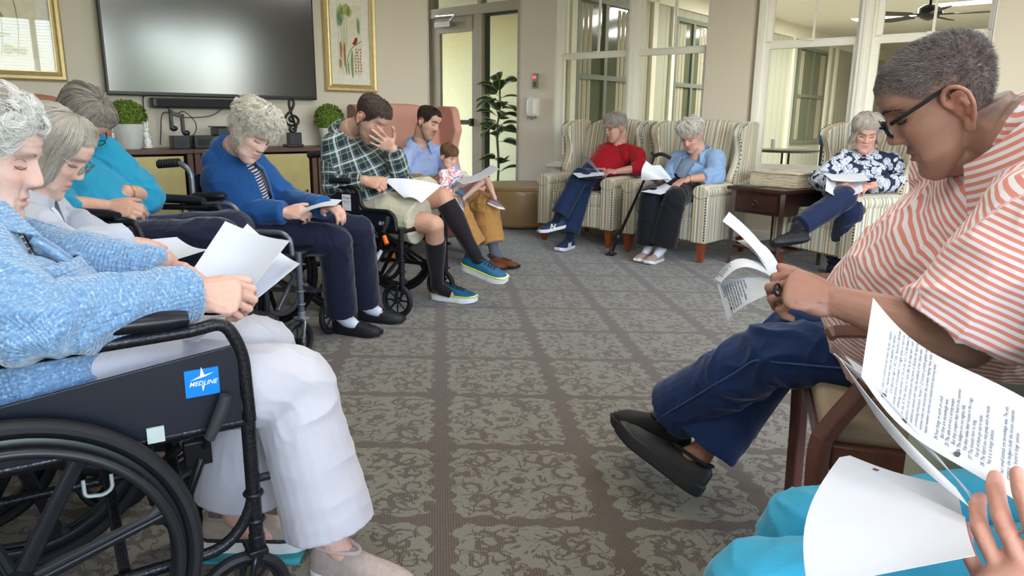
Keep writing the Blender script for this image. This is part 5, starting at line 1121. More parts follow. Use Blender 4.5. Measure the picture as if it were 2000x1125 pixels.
def person(o):
    """o: pel, chest, neck, head, hf, hu, lat (towards the person's right), sh{R,L}, el, wr, hip, kn, an, foot directions ..."""
    F=nz(o['F']);U=V3(0,0,1);B=o.get('bulk',1.);S=o.get('s',1.);voxel=o.get('voxel',.0045)
    R=nz(o.get('lat',np.cross(F,U)));pel,neck,hd=[np.asarray(o[k],float) for k in('pel','neck','head')]
    hf=nz(o['hf']);hu=nz(np.asarray(o['hu'],float)-hf*(hf@np.asarray(o['hu'],float)));hr=np.cross(hf,hu);fr=frame(hr,hf,hu);sc=o.get('hs',1.)
    m=MB()
    T=head_mesh(m,fr,hd,sc,o.get('face',{}))
    skull=T(0,-.035,-.06);sp=nz(neck-pel);chest=o.get('chest',pel+(neck-pel)*.68-F*.015);waist=pel+(neck-pel)*.33+F*.01*B
    nr=.052*sc*o.get('neckr',1.);m.tube(cat([neck-sp*.05,neck+(skull-neck)*.25,neck+(skull-neck)*.6,skull,skull+hu*.03],4),[nr*1.25]*4+[nr*1.08]*4+[nr]*9,20)
    if o.get('chinfat'): m.ball(T(0,.015,-.10),(.045*sc,.045*sc,.03*sc),fr)
    spn=cat([pel-sp*.04,pel,waist,chest,neck-sp*.03],5);nn=len(spn)
    tw=np.interp(np.linspace(0,1,nn),[0,.2,.45,.75,.92,1],[.14,.165,.145,.165,.13,.07])*S*(.55+.45*B);td=np.interp(np.linspace(0,1,nn),[0,.2,.45,.75,.92,1],[.10,.12,.115*B,.115,.08,.055])*S*(.4+.6*B)
    m.tube(spn,list(zip(tw,td)),26,up=F)
    J={};hands={}
    A=.045*S*o.get('armr',1.)
    for k,s in (('R',1),('L',-1)):
        sh=np.asarray(o.get('sh'+k,neck+R*s*.165*S-sp*.055),float);el=np.asarray(o['el'+k],float);wr=np.asarray(o['wr'+k],float)
        J['sh'+k],J['el'+k],J['wr'+k]=sh,el,wr
        m.tube([neck-sp*.055,(neck+sh)/2-sp*.022,sh],[.047*S,.047*S,.047*S],16);bone(m,sh,el,A*1.12,A*.86);fd=nz(wr-el);bone(m,el,wr,A*.86,A*.56,mid=A*.10)
        hp=nz(o['hp'+k]);m.tube([el+(wr-el)*.7,wr,wr+fd*.01],[(A*.66,A*.6),(A*.62,A*.44),(A*.6,A*.42)],16,up=hp)
        hk=dict(o.get('hk'+k,{}));hands[k]=hand(m,wr,o['hd'+k],hp,k=='R',sc=o.get('hsz',.95*S),**hk)
        hip=np.asarray(o.get('hip'+k,pel+R*s*.09*S),float);kn=np.asarray(o['kn'+k],float);an=np.array(o['an'+k],float);an[2]=.108 if (abs(nz(o['ft'+k])[2])<.06 and an[2]<.2) else an[2];J['hip'+k],J['kn'+k],J['an'+k]=hip,kn,an
        lr=.078*S*o.get('legr',1.);bone(m,hip,kn,lr,lr*.70,mid=.0);cf=nz(np.cross(np.cross(an-kn,F),an-kn));
        m.tube([kn+(an-kn)*t for t in (0,.15,.35,.6,.8,1)],[lr*.68,lr*.66,lr*.70,lr*.56,lr*.44,lr*.42],16);m.ball(an,lr*.46)
        ft=nz(o['ft'+k]);fu=nz((kn-an)-ft*((kn-an)@ft));m.tube([an,an+ft*.035*S-fu*.045*S,an+ft*.10*S-fu*.070*S],[lr*.44,lr*.34,lr*.22],14);J['ft'+k],J['fu'+k]=ft,fu
    base=BASE[o.get('skin','pale')]
    body=fuse(m,'person',M_SKIN,None,voxel,1);paintcol(body,lambda v:head_colors(v,fr,hd,sc,base,{**o.get('face',{}),**{k:o['hair'][k] for k in('hlf','hlt','hln') if k in o.get('hair',{})}}))
    body['label']=o['label'];body['category']='person'
    return body,dict(J=J,hands=hands,T=T,fr=fr,hd=hd,sc=sc,pel=pel,waist=waist,chest=chest,neck=neck,R=R,F=F,sp=sp,B=B,S=S,A=A,spn=spn,tw=tw,td=td,voxel=voxel,nr=nr,ncl=o.get('ncl',.2),ncr=o.get('ncr',1.02))
def folds(J,k1=.006,seed=0,el=True):
    """cloth relief: creases gather round the joints, soft drapes elsewhere"""
    pts=[J[q] for q in J if q[:2] in('el','kn','hi')]
    def fn(v,n):
        d=np.min([np.linalg.norm(v-p,axis=1) for p in pts],axis=0);w=np.exp(-(d/.14)**2)
        wv=v+np.stack([vnoise(v*7,seed+1),vnoise(v*7,seed+2),vnoise(v*7,seed+3)],1)*.09
        r1=1-np.abs(2*vnoise(wv*np.array([11,11,15]),seed+5)-1);r2=1-np.abs(2*vnoise(wv*np.array([22,20,12]),seed+7)-1)
        return k1*((r1**2-.35)*(.45+1.3*w)+(r2**3-.25)*(.35+.6*w))
    return fn
def shirt(b,g,mat,ext=.014,sleeve=1.,hem=.0,name='shirt',seed=0,fold=.006,slr=1.25,belly=0,collar=None,collar_mat=None,vopen=None,low=-.04,wide=1.0,shoulder=1.,cuff=0,pat=True,skirt=0,inner=False):
    """garment for the upper body; sleeve 1 = to the wrist, .5 = elbow"""
    J=g['J'];S=g['S'];m=MB();F,R,sp=g['F'],g['R'],g['sp']
    spn=g['spn'];n=len(spn);tw=g['tw']*wide+ext;td=g['td']*wide+ext
    tw=tw.copy();td=td.copy();tw[-1]=max(tw[-1],.075);td[-1]=.066
    bl=np.exp(-((np.linspace(0,1,n)-.38)/.25)**2)*belly
    pts=[p+F*bb*.6 for p,bb in zip(spn,bl)];pts=[pts[0]-sp*(-low)]+pts;m.tube(pts,[(tw[0]+skirt,td[0]+skirt)]+list(zip(tw+bl*.3,td+bl)),32,up=F)
    nk,sk_=g['neck'],g['T'](0,-.035,-.06);m.tube([nk-sp*.06,nk+sp*.0,nk+(sk_-nk)*(g['ncl'] if not inner else .05)],[(.085*S,.068*S),(max(.066*S,g['nr']*1.28*g['ncr']),max(.062*S,g['nr']*1.26*g['ncr'])),(g['nr']*1.22*g['ncr']+.004,g['nr']*1.20*g['ncr']+.004)],24,up=F)
    seg=[(spn[0]-sp*.1,spn[-1],0,F,.16,.15*g['B']+belly)]
    seg.append((nk-(sk_-nk)*.2,sk_,.003,F,.10,g['nr']*1.35*g['ncr']))
    for k in 'RL':
        sh,el,wr=J['sh'+k],J['el'+k],J['wr'+k];a=g['A']*slr*shoulder
        if inner: seg+= [(sh,el,0,F,a,a)];continue
        m.tube([g['neck']-sp*.045,(g['neck']+sh)/2-sp*.01,sh],[.060*S,.062*S,a*1.12+.004],18);m.ball(g['neck']+(sh-g['neck'])*.55-sp*.06,(.07*S,.075*S,.08*S))
        m.ball(sh,a*1.14+.004,nu=20,nv=14)
        if sleeve>=.52:
            bone(m,sh,el,a*1.12+.004,a*.98+.003);t=(sleeve-.5)*2;e=el+(wr-el)*t;d=nz(wr-el)
            ts=np.linspace(0,1,8);m.tube([el+(e-el)*q for q in ts],[(a*.98+.003)*(1-q)+(a*.74+.004+cuff)*q for q in ts],20)
            if cuff: m.tube([e-d*.025,e],[a*.72+.007+cuff]*2,20)
        else:
            e=sh+(el-sh)*sleeve*2;ts=np.linspace(0,1,8);m.tube([sh+(e-sh)*q for q in ts],[a*1.12+.004+(.012+cuff)*q for q in ts],22)
        L0=np.linalg.norm(el-sh);up_=R if abs(nz(el-sh)@R)<.8 else F
        seg+= [(sh,el,0,up_,a,a),(el,wr,L0,up_,a*.85,a*.8)]
    o=fuse(m,name,mat,b,max(.004,g['voxel']),3,disp=folds(J,fold,seed))
    if pat: segs_attr(o,seg)
    # keep the neck and the head out of the cloth
    return o
def collar_(b,g,mat,h=.032,r=1.0,style='shirt',name='collar',open_=.5):
    """folded or round neckline following the neck"""
    sk=g['T'](0,-.035,-.06);ax_=nz(g['sp']*.55+nz(sk-g['neck'])*.6);F=nz(g['F']-ax_*(g['F']@ax_));R,sp=np.cross(F,ax_),ax_;c=g['neck']+(sk-g['neck'])*(g['ncl'] if style!='round' else g['ncl']*.7);m=MB();S=g['nr']*1.22*g['ncr']/.062
    if style=='round':
        pts=[c+sp*(.004-.022*max(0,math.cos(a)))+F*math.cos(a)*.062*S*r+R*math.sin(a)*.068*S*r for a in np.linspace(0,2*PI,33)];m.tube(pts,[(.006,.009)]*33,8,up=sp);return m.build(name,mat,b)
    A=np.linspace(open_,2*PI-open_,34);G=[]
    for a in A:
        fr_=max(0,math.cos(a));o0=F*math.cos(a)*.060*S*r+R*math.sin(a)*.066*S*r;n=nz(o0)
        dn=-.03*fr_
        G.append([c+o0+sp*(dn-.002),c+o0*1.0+sp*(h+dn),c+o0*1.06+n*.004+sp*(h+.004+dn),c+o0*1.18+n*.010+sp*(h*.45+dn*1.2),c+o0*1.30+n*.016*(1+fr_)+sp*(-.008+dn*1.6-.02*fr_)])
    m.grid(np.array(G),.0025);o=m.build(name,mat,b);segs_attr(o,[(c-sp*.06,c+sp*.08,0,F,.08,.08)]);return o
def trousers(b,g,mat,to=1.,name='trousers',seed=0,r0=1.28,r1=1.45,fold=.006,flare=0,waist=True,short=None,pat=True):
    J=g['J'];S=g['S'];m=MB();F,R=g['F'],g['R'];lr=.078*S
    pel=g['pel'];sp=g['sp'];m.tube([pel-sp*.07,pel-sp*.03,pel,pel+sp*.07,pel+sp*.13],[(.12*S,.09*S),(.165*S,.125*S),(.182*S,.14*S),(.175*S,.137*S),(.155*S,.125*S)],28,up=F)
    seg=[(pel-sp*.05,pel+sp*.13,0,F,.16,.14)]
    for k in 'RL':
        hip,kn,an=J['hip'+k],J['kn'+k],J['an'+k];lrk=lr*g.get('legr',1.)
        m.ball(hip,lrk*r0*1.12);ts=np.linspace(0,1,7)
        if short is not None:
            e=hip+(kn-hip)*short;m.tube([hip+(e-hip)*t for t in ts],[lrk*r0*(1.1)-lrk*.0*t+.01*t for t in ts],24)
        else:
            m.tube([hip+(kn-hip)*t for t in ts],[lrk*(r0*1.08*(1-t)+.88*r0*t) for t in ts],24);m.ball(kn,lrk*.88*r0,nu=20,nv=14);e=kn+(an-kn)*to
            m.tube([kn+(e-kn)*t for t in ts],[lrk*(.88*r0*(1-t)+.62*r1*t)+flare*t for t in ts],24)
        up_=R if abs(nz(kn-hip)@R)<.8 else F;L0=np.linalg.norm(kn-hip);seg+= [(hip,kn,0,up_,lrk,lrk),(kn,an,L0,up_,lrk*.8,lrk*.8)]
    o=fuse(m,name,mat,b,max(.0045,g['voxel']),3,disp=folds(J,fold,seed))
    if pat: segs_attr(o,seg)
    return o
def sock(b,g,k,mat,t0=.6,r=1.15,name='sock',t1=1.0):
    J=g['J'];kn,an=J['kn'+k],J['an'+k];lr=.078*g['S']*g.get('legr',1.)*r;m=MB();ts=np.linspace(t0,t1,9)
    m.tube([kn+(an-kn)*t for t in ts],[lr*float(np.interp(t,[0,.15,.35,.6,.8,1],[.68,.68,.72,.58,.46,.45])) for t in ts],20);m.ball(an,lr*.47);ft,fu=J['ft'+k],J['fu'+k];m.tube([an,an+ft*.03*g['S']-fu*.035*g['S'],an+ft*.08*g['S']-fu*.062*g['S']],[lr*.47,lr*.42,lr*.30],16);return m.build(name,mat,b)
def sheet(name,label,corners,thick=.0006,bend=None,mat=None,parent=None,n=24,lines=None,group=None,cat_='papers',pages=1,gap=.0012):
    """a sheet of paper; corners a,b,c,d in order; bend(u,v)->offset along the sheet's normal"""
    a,b,c,d=[np.asarray(q,float) for q in corners];N=nz(np.cross(b-a,d-a))
    def f(u,v): 
        p=(1-v)*((1-u)*a+u*b)+v*((1-u)*d+u*c);return p+N*(bend(u,v) if bend else 0)
    U=np.linspace(0,1,n)
    m=MB();G=np.array([[f(u,v) for v in U] for u in U])
    for k in range(pages): m.grid(G+N*k*gap+(k*.002)*nz(b-a),thick)
    o=m.build(name,mat or M_PAPER,parent)
    if label: tag(o,label,cat_,group)
    return o,f,N
_p=NT('paper',.75,0,sRGB('e4e6ea'));_p.set('Base Color',_p.mix(_p.noise(_p.obj(),6,2),sRGB('cfd3dc'),sRGB('dadde4')));_p.set('Transmission Weight',.0);M_PAPER=_p.mat
M_INK=flat('print_ink','3c3d45',.7)
def print_lines(parent,f,N,txt,u0,v0,w,h,size,side=1,aspect=1.,name='print',swap=False,wu=.216,wv=.279,mat=None,spacing=1.0):
    """lettering laid on the sheet: text starts at (u0,v0), runs along u, lines go down along v (metres)"""
    def fn(c):
        out=np.empty_like(c)
        for i,(x,y,z) in enumerate(c):
            u=u0+x/wu;v=v0-y/wv
            if swap: u,v=u0-y/wu*0+(-y)/wu,v0+x/wv
            p=f(min(max(u,0),1),min(max(v,0),1));out[i]=p+N*side*(.0009+ (z>0)*.0001)
        return out
    return text_obj(name,txt,size,mat or M_INK,parent,None,.00005,'LEFT',fn=fn,spacing=spacing)
def fabric(name,c1,c2=None,sc=300,rough=.85,bump=.25,sheen=.25,det=2,mapsc=(1,1,1)):
    n=NT(name,rough,0,sRGB(c1),sheen=sheen,spec=.2);o=n.map(n.obj(),scale=mapsc);z=n.noise(o,sc,det,.6);z2=n.noise(n.obj(),9,3);n.set('Base Color',n.mix(n.m('MULTIPLY',n.m('ADD',z,z2),.6),sRGB(c1),sRGB(c2 or c1)));n.bump(z,bump,.002);return n.mat
# ---------------------------------------------------------------- test: man in plaid
def dbg(name,J):
    L=lambda a,b:round(float(np.linalg.norm(J[a]-J[b])),2)
    print('LEN',name,[(k,L('sh'+k,'el'+k),L('el'+k,'wr'+k),L('hip'+k,'kn'+k),L('kn'+k,'an'+k)) for k in 'RL'])
def plaid(name='plaid_cotton'):
    n=NT(name,.85,0,(.1,.1,.2),sheen=.2);p=n.xyz(n.attr('pat'));F_=lambda v,per,a,b:n.m('MULTIPLY',n.m('GREATER_THAN',n.m('FRACT',n.m('DIVIDE',n.m('ADD',v,5.),per)),a),n.m('LESS_THAN',n.m('FRACT',n.m('DIVIDE',n.m('ADD',v,5.),per)),b))
    base=sRGB('1c2a3d');c=base
    def band(v,per,a,b,col,k,c): return n.mix(n.m('MULTIPLY',F_(v,per,a,b),k),c,col)
    for v in (p[0],p[1]): c=band(v,.075,.02,.42,sRGB('142036'),.55,c)
    for v in (p[0],p[1]): c=band(v,.075,.45,.66,sRGB('23463f'),.6,c)
    for v in (p[0],p[1]): c=band(v,.075,.70,.84,sRGB('d5dade'),.50,c)
    for v in (p[0],p[1]): c=band(v,.075,.40,.43,sRGB('c9d3a0'),.5,c);c=band(v,.075,.92,.95,sRGB('b9c98f'),.5,c)
    n.set('Base Color',c);n.bump(n.noise(n.obj(),350,2),.2,.002);return n.mat
def dirW(W): return V3(math.cos(W[1]),math.sin(W[1]),0)
# ===== man in plaid (wheelchair W5)
F=dirW(W5);R=np.cross(F,V3(0,0,1));pel=W5[0]+F*.03-R*.04+V3(0,0,.585)
hR=Hh(846,592,0);anR=P(854,566,hR[1]+.02);knR=near(850,442,anR,.42,-1) if False else P(848,440,4.12)
knL=P(866,386,4.28);anL=P(926,494,4.24)
wrR=P(712,352,4.13);elR=P(650,364,4.20)
wrL=P(766,290,4.22);elL=P(786,352,4.30)
o=dict(F=F,pel=pel,neck=P(674,258,4.32),head=P(724,234,4.22),hf=(.66,-.36,-.66),hu=(.62,-.25,.74),bulk=1.15,hs=1.04,armr=1.1,legr=1.05,ncl=.08,
 shR=P(652,284,4.24),elR=elR,wrR=wrR,hdR=nz(V3(.9,-.25,-.15)),hpR=V3(-.1,.75,-.6),hkR=dict(curl=(.9,1.1,.7),thumb=(.45,.85,.2)),
 elL=elL,wrL=wrL,hdL=nz(P(728,262,4.07)-wrL),hpL=V3(-.4,.55,.2),hkL=dict(curl=(.15,.2,.15),spread=.35,thumb=(.9,.4,.1)),
 knR=knR,anR=anR,ftR=V3(.93,-.35,0),knL=knL,anL=anL,ftL=V3(.8,-.4,-.2),skin='mid',
 face=dict(brow=sRGB('3a2f28'),stubble=sRGB('7a6a5c'),stubk=.4,scalp=sRGB('4a3d33'),ear=1.1),
 label='seated person in a dark plaid shirt and shorts covering their eyes with one hand')
o['hair']=HS=dict(T=.010,hln=-.045,hlf=.092,hlt=.080,tap=.6,locks=400,cols=('2b231f','4a3c34','6a5a4e'),N=3500,len=.4,R=.0009,Tf=.5,frizz=.003)
b,g=person(o);dbg('P5',g['J'])
hair(b,g['fr'],g['hd'],g['sc'],HS,5)
MP=plaid();s=shirt(b,g,MP,ext=.022,sleeve=.97,seed=5,fold=.008,belly=.035,cuff=.003,low=-.10,name='plaid_shirt');collar_(b,g,MP,.03)
tr=trousers(b,g,fabric('khaki_shorts','a9a48c','c2bda6',sc=200),short=.80,seed=6,name='shorts',r0=1.42)
MS=fabric('black_sock','171418','211d22',200);sock(b,g,'R',MS,.22);sock(b,g,'L',MS,.10)
shoe_on(b,g,'R',.295,.105,('12597a','eef0f0','0d2a3a'),'lace',.115,label='teal running shoe with white and yellow sole',accent='c9d63c',sole_h=.044)
shoe_on(b,g,'L',.295,.105,('12597a','eef0f0','0d2a3a'),'lace',.115,label='teal running shoe held off the floor',accent='c9d63c',sole_h=.044)
a=g['hands']['R']['grip'];sh_,f_,N_=sheet('papers','stack of papers in the lap of the person in the plaid shirt',[a+V3(-.02,.05,.02),a+V3(.12,-.08,-.075),P(822,396,4.08),P(862,362,4.20)],bend=lambda u,v:.02*math.sin(PI*v),pages=3)
# ===== white-haired person in the royal blue cardigan (wheelchair W4)
F=dirW(W4);R=np.cross(F,V3(0,0,1));pel=W4[0]+F*.05-R*.05+V3(0,0,.575)
heR=Hh(660,657,0);anR=P(668,634,heR[1]+.03);anL=P(714,614,3.88)
knR=P(655,472,3.52);knL=P(700,452,3.66)
o=dict(F=F,pel=pel,neck=P(450,292,3.50),head=P(492,264,3.40),hf=(.66,-.42,-.62),hu=(.60,-.12,.78),bulk=1.0,hs=1.0,s=.96,neckr=.9,
 shR=P(425,318,3.46),elR=P(452,412,3.44),wrR=P(553,415,3.40),hdR=V3(.95,-.05,.05),hpR=V3(-.1,.75,-.6),hkR=dict(curl=(.8,1.0,.7),thumb=(.5,.8,.2)),
 elL=P(560,392,3.66),wrL=P(632,405,3.48),hdL=V3(.8,-.55,.05),hpL=V3(.1,.1,-1),hkL=dict(curl=(.6,.8,.5),thumb=(.7,.6,.1)),
 knR=knR,anR=anR,ftR=V3(.96,-.3,0),knL=knL,anL=anL,ftL=V3(.96,-.25,0),skin='pale',
 face=dict(wrinkle=1,jowl=1.5,brow=sRGB('b5a79a'),browk=.3),
 label='seated person with fluffy white hair and a royal blue cardigan reading a sheet')
o['hair']=HS=dict(T=.027,locks=330,hln=-.05,hlf=.088,cols=('a89c88','d3cbbc','f4f1ea'),N=9000,len=.30,R=.0008,curl=.016,turn=5,ca=.034,cs=42,Tf=.9,over=.3,frizz=.004)
b,g=person(o);dbg('P4',g['J']);hair(b,g['fr'],g['hd'],g['sc'],HS,4);eye_parts(b,g['T'],o['face'],'4a342c','a89a8c',1.4)
MB4=fabric('royal_blue_knit','1b4270','21508c',240)
def stripes_m(name,c1,c2,per=.022,duty=.35,axis=0,rough=.85):
    n=NT(name,rough,0,sRGB(c1),sheen=.15);p=n.xyz(n.attr('pat'));k=n.m('LESS_THAN',n.m('FRACT',n.m('DIVIDE',n.m('ADD',p[axis],7.),per)),duty);n.set('Base Color',n.mix(k,sRGB(c1),sRGB(c2)));n.bump(n.noise(n.obj(),400,2),.15,.001);return n.mat
def open_front(g,width,cz0=0.,jf=0):
    """remove the cloth in front so that an inner top shows; width in metres at the chest"""
    return None
def jacket(b,g,mat,name='cardigan',gap=.055,**k):
    """open-fronted garment: the shirt form with its front opened"""
    o=shirt(b,g,mat,name=name,**k);me=o.data;v=getco(me);F,R,sp=g['F'],g['R'],g['sp'];q=v-g['pel'];L=np.linalg.norm(g['neck']-g['pel'])
    t=q@sp/L;base=g['pel']+np.outer(q@sp,sp)*0;lat=q@nz(R-sp*(R@sp));fw=q@nz(F-sp*(F@sp))
    # distance to the trunk axis only: sleeves stay
    J=g['J'];dm=np.full(len(v),9.)
    for kk in 'RL':
        for a,bb in (('sh','el'),('el','wr')):
            p0,p1=J[a+kk],J[bb+kk];d=p1-p0;l2=d@d;tt=np.clip(((v-p0)@d)/l2,0,1);dm=np.minimum(dm,np.linalg.norm(v-p0-np.outer(tt,d),axis=1))
    gp=gap*np.interp(t,[0,.3,.7,1.05],k.get('gp',[1.2,1.0,.9,.55])) if False else gap*np.interp(t,[-.3,.3,.7,1.05],[1.3,1.0,1.,.8])
    kill=(np.abs(lat)<gp)&(fw>0)&(dm>g['A']*1.45)&(t>-.4)
    bm=bmesh.new();bm.from_mesh(me);bm.verts.ensure_lookup_table();bmesh.ops.delete(bm,geom=[bm.verts[i] for i in np.nonzero(kill)[0]],context='VERTS');bm.to_mesh(me);bm.free();me.shade_smooth()
    q=o.modifiers.new('thickness','SOLIDIFY');q.thickness=.006;q.offset=1
    return o
inner=stripes_m('navy_white_stripe','2a2f45','c9ccd6',.014,.38);shirt(b,g,inner,ext=.004,inner=True,sleeve=.05,seed=3,fold=.003,low=-.06,name='striped_top')
jacket(b,g,MB4,gap=.05,ext=.020,sleeve=1.0,seed=14,fold=.008,low=-.10,cuff=.002,slr=1.3);collar_(b,g,MB4,.02,1.12,name='collar_band',open_=.9)
tr=trousers(b,g,fabric('navy_trousers','171a2c','1e2238',260),seed=15,r0=1.22,r1=1.55,to=.96,flare=.010,fold=.005)
MSk=fabric('pale_sock','bfc6d6','d5dae4',120);sock(b,g,'L',MSk,.75);sock(b,g,'R',MSk,.8)
shoe_on(b,g,'R',.27,.10,('16171c','121318','1b1c22'),'lace',.085,label='black trainer nearest the camera')
shoe_on(b,g,'L',.27,.10,('1c1d22','15161a','202126'),'lace',.085,label='black trainer beside a pale sock')
sheet('papers','sheets held low by the person in the royal blue cardigan',[P(585,420,3.32),P(655,402,3.30),P(668,391,3.58),P(598,398,3.60)],bend=lambda u,v:.012*math.sin(PI*u),pages=2)
# ===== left foreground person (wheelchair W1)
F=dirW(W1);R=np.cross(F,V3(0,0,1));pel=W1[0]+F*.07+V3(0,0,.585)
anR=P(652,1050,1.58);anL=Hh(462,1085,0)+V3(0,.02,.09);knR=P(572,752,1.60);knL=P(505,690,1.74)
neck=P(-28,468,1.40)
o=dict(F=F,pel=pel,neck=neck,head=P(-34,318,1.43),hf=(.90,.30,-.30),hu=(.30,.12,.95),bulk=1.05,hs=.99,s=.98,neckr=.92,voxel=.003,chinfat=True,
 shR=P(-70,500,1.24),elR=P(60,636,1.18),wrR=P(372,572,1.40),hdR=V3(.93,.22,-.12),hpR=V3(-.25,.75,-.55),hkR=dict(curls=[(.75,.9,.5),(.85,1.0,.6),(.9,1.05,.6),(.95,1.1,.6)],thumb=(.45,.8,.35)),
 shL=neck+V3(-.10,.19,-.05),elL=P(165,520,1.60),wrL=P(312,534,1.62),hdL=V3(.93,-.1,.0),hpL=V3(.1,-.55,-.6),hkL=dict(curl=(.5,.7,.4),thumb=(.6,.7,.1)),
 knR=knR,anR=anR,ftR=V3(.9,-.35,0),knL=knL,anL=anL,ftL=V3(.96,.05,0),skin='pale',
 face=dict(wrinkle=2.0,jowl=1.8,brow=sRGB('b9a892'),browk=.25,nose=1.15),
 label='seated person in the left foreground with curly white hair and a pale blue knitted cardigan')
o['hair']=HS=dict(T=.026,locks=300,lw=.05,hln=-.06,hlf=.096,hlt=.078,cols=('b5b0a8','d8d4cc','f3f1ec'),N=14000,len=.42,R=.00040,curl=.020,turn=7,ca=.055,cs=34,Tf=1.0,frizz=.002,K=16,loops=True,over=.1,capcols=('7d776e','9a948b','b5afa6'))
b,g=person(o);dbg('P1',g['J']);hair(b,g['fr'],g['hd'],g['sc'],HS,1);eye_parts(b,g['T'],o['face'],'6a4a40','b5a088')
def knit(name,c1,c2,c3):
    n=NT(name,.95,0,sRGB(c1),sheen=.6,spec=.1);p=n.attr('pat');x,y,z=n.xyz(p);w=n.noise(n.comb(n.m('MULTIPLY',x,260),n.m('MULTIPLY',y,90),0),1.,2,.7);rib=n.m('SINE',n.m('MULTIPLY',y,820));lo=n.m('SINE',n.m('MULTIPLY',x,700))
    c=n.mix(n.ramp(w,[(.35,0),(.65,1)]),sRGB(c1),sRGB(c2));c=n.mix(n.ramp(n.noise(n.obj(),170,2,.7),[(.55,0),(.68,1)]),c,sRGB(c3));n.set('Base Color',c);n.bump(n.m('ADD',n.m('MULTIPLY',rib,.5),n.m('ADD',lo,w)),.5,.0022);return n.mat
MK=knit('chenille_knit','6083a8','82a3c2','a9c3da')
shirt(b,g,stripes_m('black_cream_stripe','25262c','b9b6ac',.0125,.25),ext=.002,inner=True,sleeve=.05,seed=3,fold=.003,low=-.06,name='striped_top')
jacket(b,g,MK,gap=.05,ext=.024,sleeve=1.0,seed=21,fold=.010,low=-.09,cuff=.002,slr=1.30,wide=1.15);collar_(b,g,MK,.045,1.25,name='knitted_collar',open_=.75)
def placket(b,g,mat,off=.05,side=1,z0=.0,name='zip_band',r=.006,lift=.155):
    pts=[]
    for t in np.linspace(z0,1.0,14):
        p=g['pel']+(g['neck']-g['pel'])*t;td=float(np.interp(t,np.linspace(0,1,len(g['td'])),g['td']));pts.append(p+nz(g['F'])*(td+.020)*(1-.25*(off/.16)**2)+g['R']*side*off*float(np.interp(t,[-.1,.3,.7,1.05],[1.2,1.0,1.,.8])))
    m=MB();m.tube(cat(pts,3),[(r*1.6,r)]*(3*13+1),8,up=g['F']);return m.build(name,mat,b)
placket(b,g,MK,.052,1,r=.0075);placket(b,g,MK,.052,-1,r=.0075)
placket(b,g,fabric('zip_tape','9fb4cc','c6d2e0',900),.040,1,name='zip_teeth',r=.002)
# ribbed cuff
for k in 'RL':
    wr=g['J']['wr'+k];d=nz(wr-g['J']['el'+k]);m=MB();m.tube([wr-d*.055,wr-d*.05,wr-d*.02,wr+d*.004],[.040,.0385,.0365,.0355],28);cf=m.build('cuff',MK,b)
tr=trousers(b,g,fabric('cream_chino','b5b2b6','c7c4c9',320),seed=24,r0=1.36,r1=2.0,to=.90,flare=.012,fold=.006)
m=MB();hd=g['J']['wrR'];m.torus(hd+nz(g['J']['wrR']-g['J']['elR'])*.008,.033,.0045,nz(g['J']['wrR']-g['J']['elR']),28,8);m.build('wristband',M_BLACK,b)
MKn=('a8988f','e5e3de','b3a59c')
shoe_on(b,g,'R',.275,.10,MKn,'slip',.10,label='pale taupe knitted slip-on shoe in front')
hL=Hh(385,1092,0);shoe(b,V3(hL[0],hL[1]+.05,0),V3(.98,.08,0),V3(0,0,1),.285,.105,('a39488','e2ddd4','a39488'),'slip',.105,label='taupe slip-on shoe with a thick cream and black sole behind the wheel',accent='1a1c20',sole_h=.042)
m=MB();m.box(V3(hL[0]+.14,hL[1]+.02,.003),(.25,.08,.006));m.build('outsole',flat('teal_outsole','2b9aa5',.5),[c for c in b.children if c.name.startswith('shoe')][-1],smooth=False)
gr=g['hands']['R']['grip']
so,f_,N_=sheet('papers','sheets of paper held up by the person in the left foreground',[P(357,556,1.58),P(440,432,1.70),P(566,470,1.58),P(470,590,1.50)],bend=lambda u,v:.022*math.sin(PI*v)*(1-.3*u))
so2,f2_,N2_=sheet('papers','second sheet with a bent corner behind the raised papers in the left foreground',[P(372,566,1.61),P(483,437,1.74),P(586,515,1.60),P(482,600,1.52)],bend=lambda u,v:.03*math.sin(PI*v)*u)
sheet('papers','folded sheet lying on the cream trousers of the person in the left foreground',[P(352,662,1.48),P(385,668,1.40),P(470,622,1.50),P(430,615,1.62)],bend=lambda u,v:.008*math.sin(PI*v))
# ===== person in the pale grey cardigan (wheelchair W2)
F=dirW(W2);R=np.cross(F,V3(0,0,1));pel=W2[0]+F*.06+V3(0,0,.59)
o=dict(F=F,pel=pel,neck=P(52,405,2.06),head=P(98,302,2.12),hf=(.80,.18,-.60),hu=(.58,.12,.80),bulk=1.0,hs=1.0,s=.96,voxel=.004,
 shR=P(62,455,1.90),elR=P(128,500,1.97),wrR=P(248,472,2.16),hdR=nz(V3(.80,.22,-.38)),hpR=V3(-.3,.4,-.8),hkR=dict(curl=(.35,.4,.3),thumb=(.55,.75,.2)),
 elL=pel+V3(.02,.27,.20),wrL=pel+V3(.25,.18,.12),hdL=V3(.9,-.2,-.1),hpL=V3(0,0,-1),hkL=dict(curl=(.3,.3,.3)),
 knR=pel+F*.42+R*.09+V3(0,0,.0),knL=pel+F*.42-R*.09,anR=pel+F*.44+R*.09+V3(0,0,-.48),anL=pel+F*.44-R*.09+V3(0,0,-.48),ftR=F,ftL=F,skin='pale',
 face=dict(wrinkle=1.5,jowl=1.3,brow=sRGB('a99a8c'),browk=.4),
 label='seated person with a straight grey bob, glasses and a pale grey cardigan')
o['hair']=HS=dict(locks=350,T=.016,hln=-.05,hlf=.102,hlt=.092,zend=-.085,side=.75,hang=1.0,cols=('8d8478','b3aa9c','d6d0c6'),N=7000,len=.9,R=.0005,Tf=.9,frizz=.0035,dens=1.0)
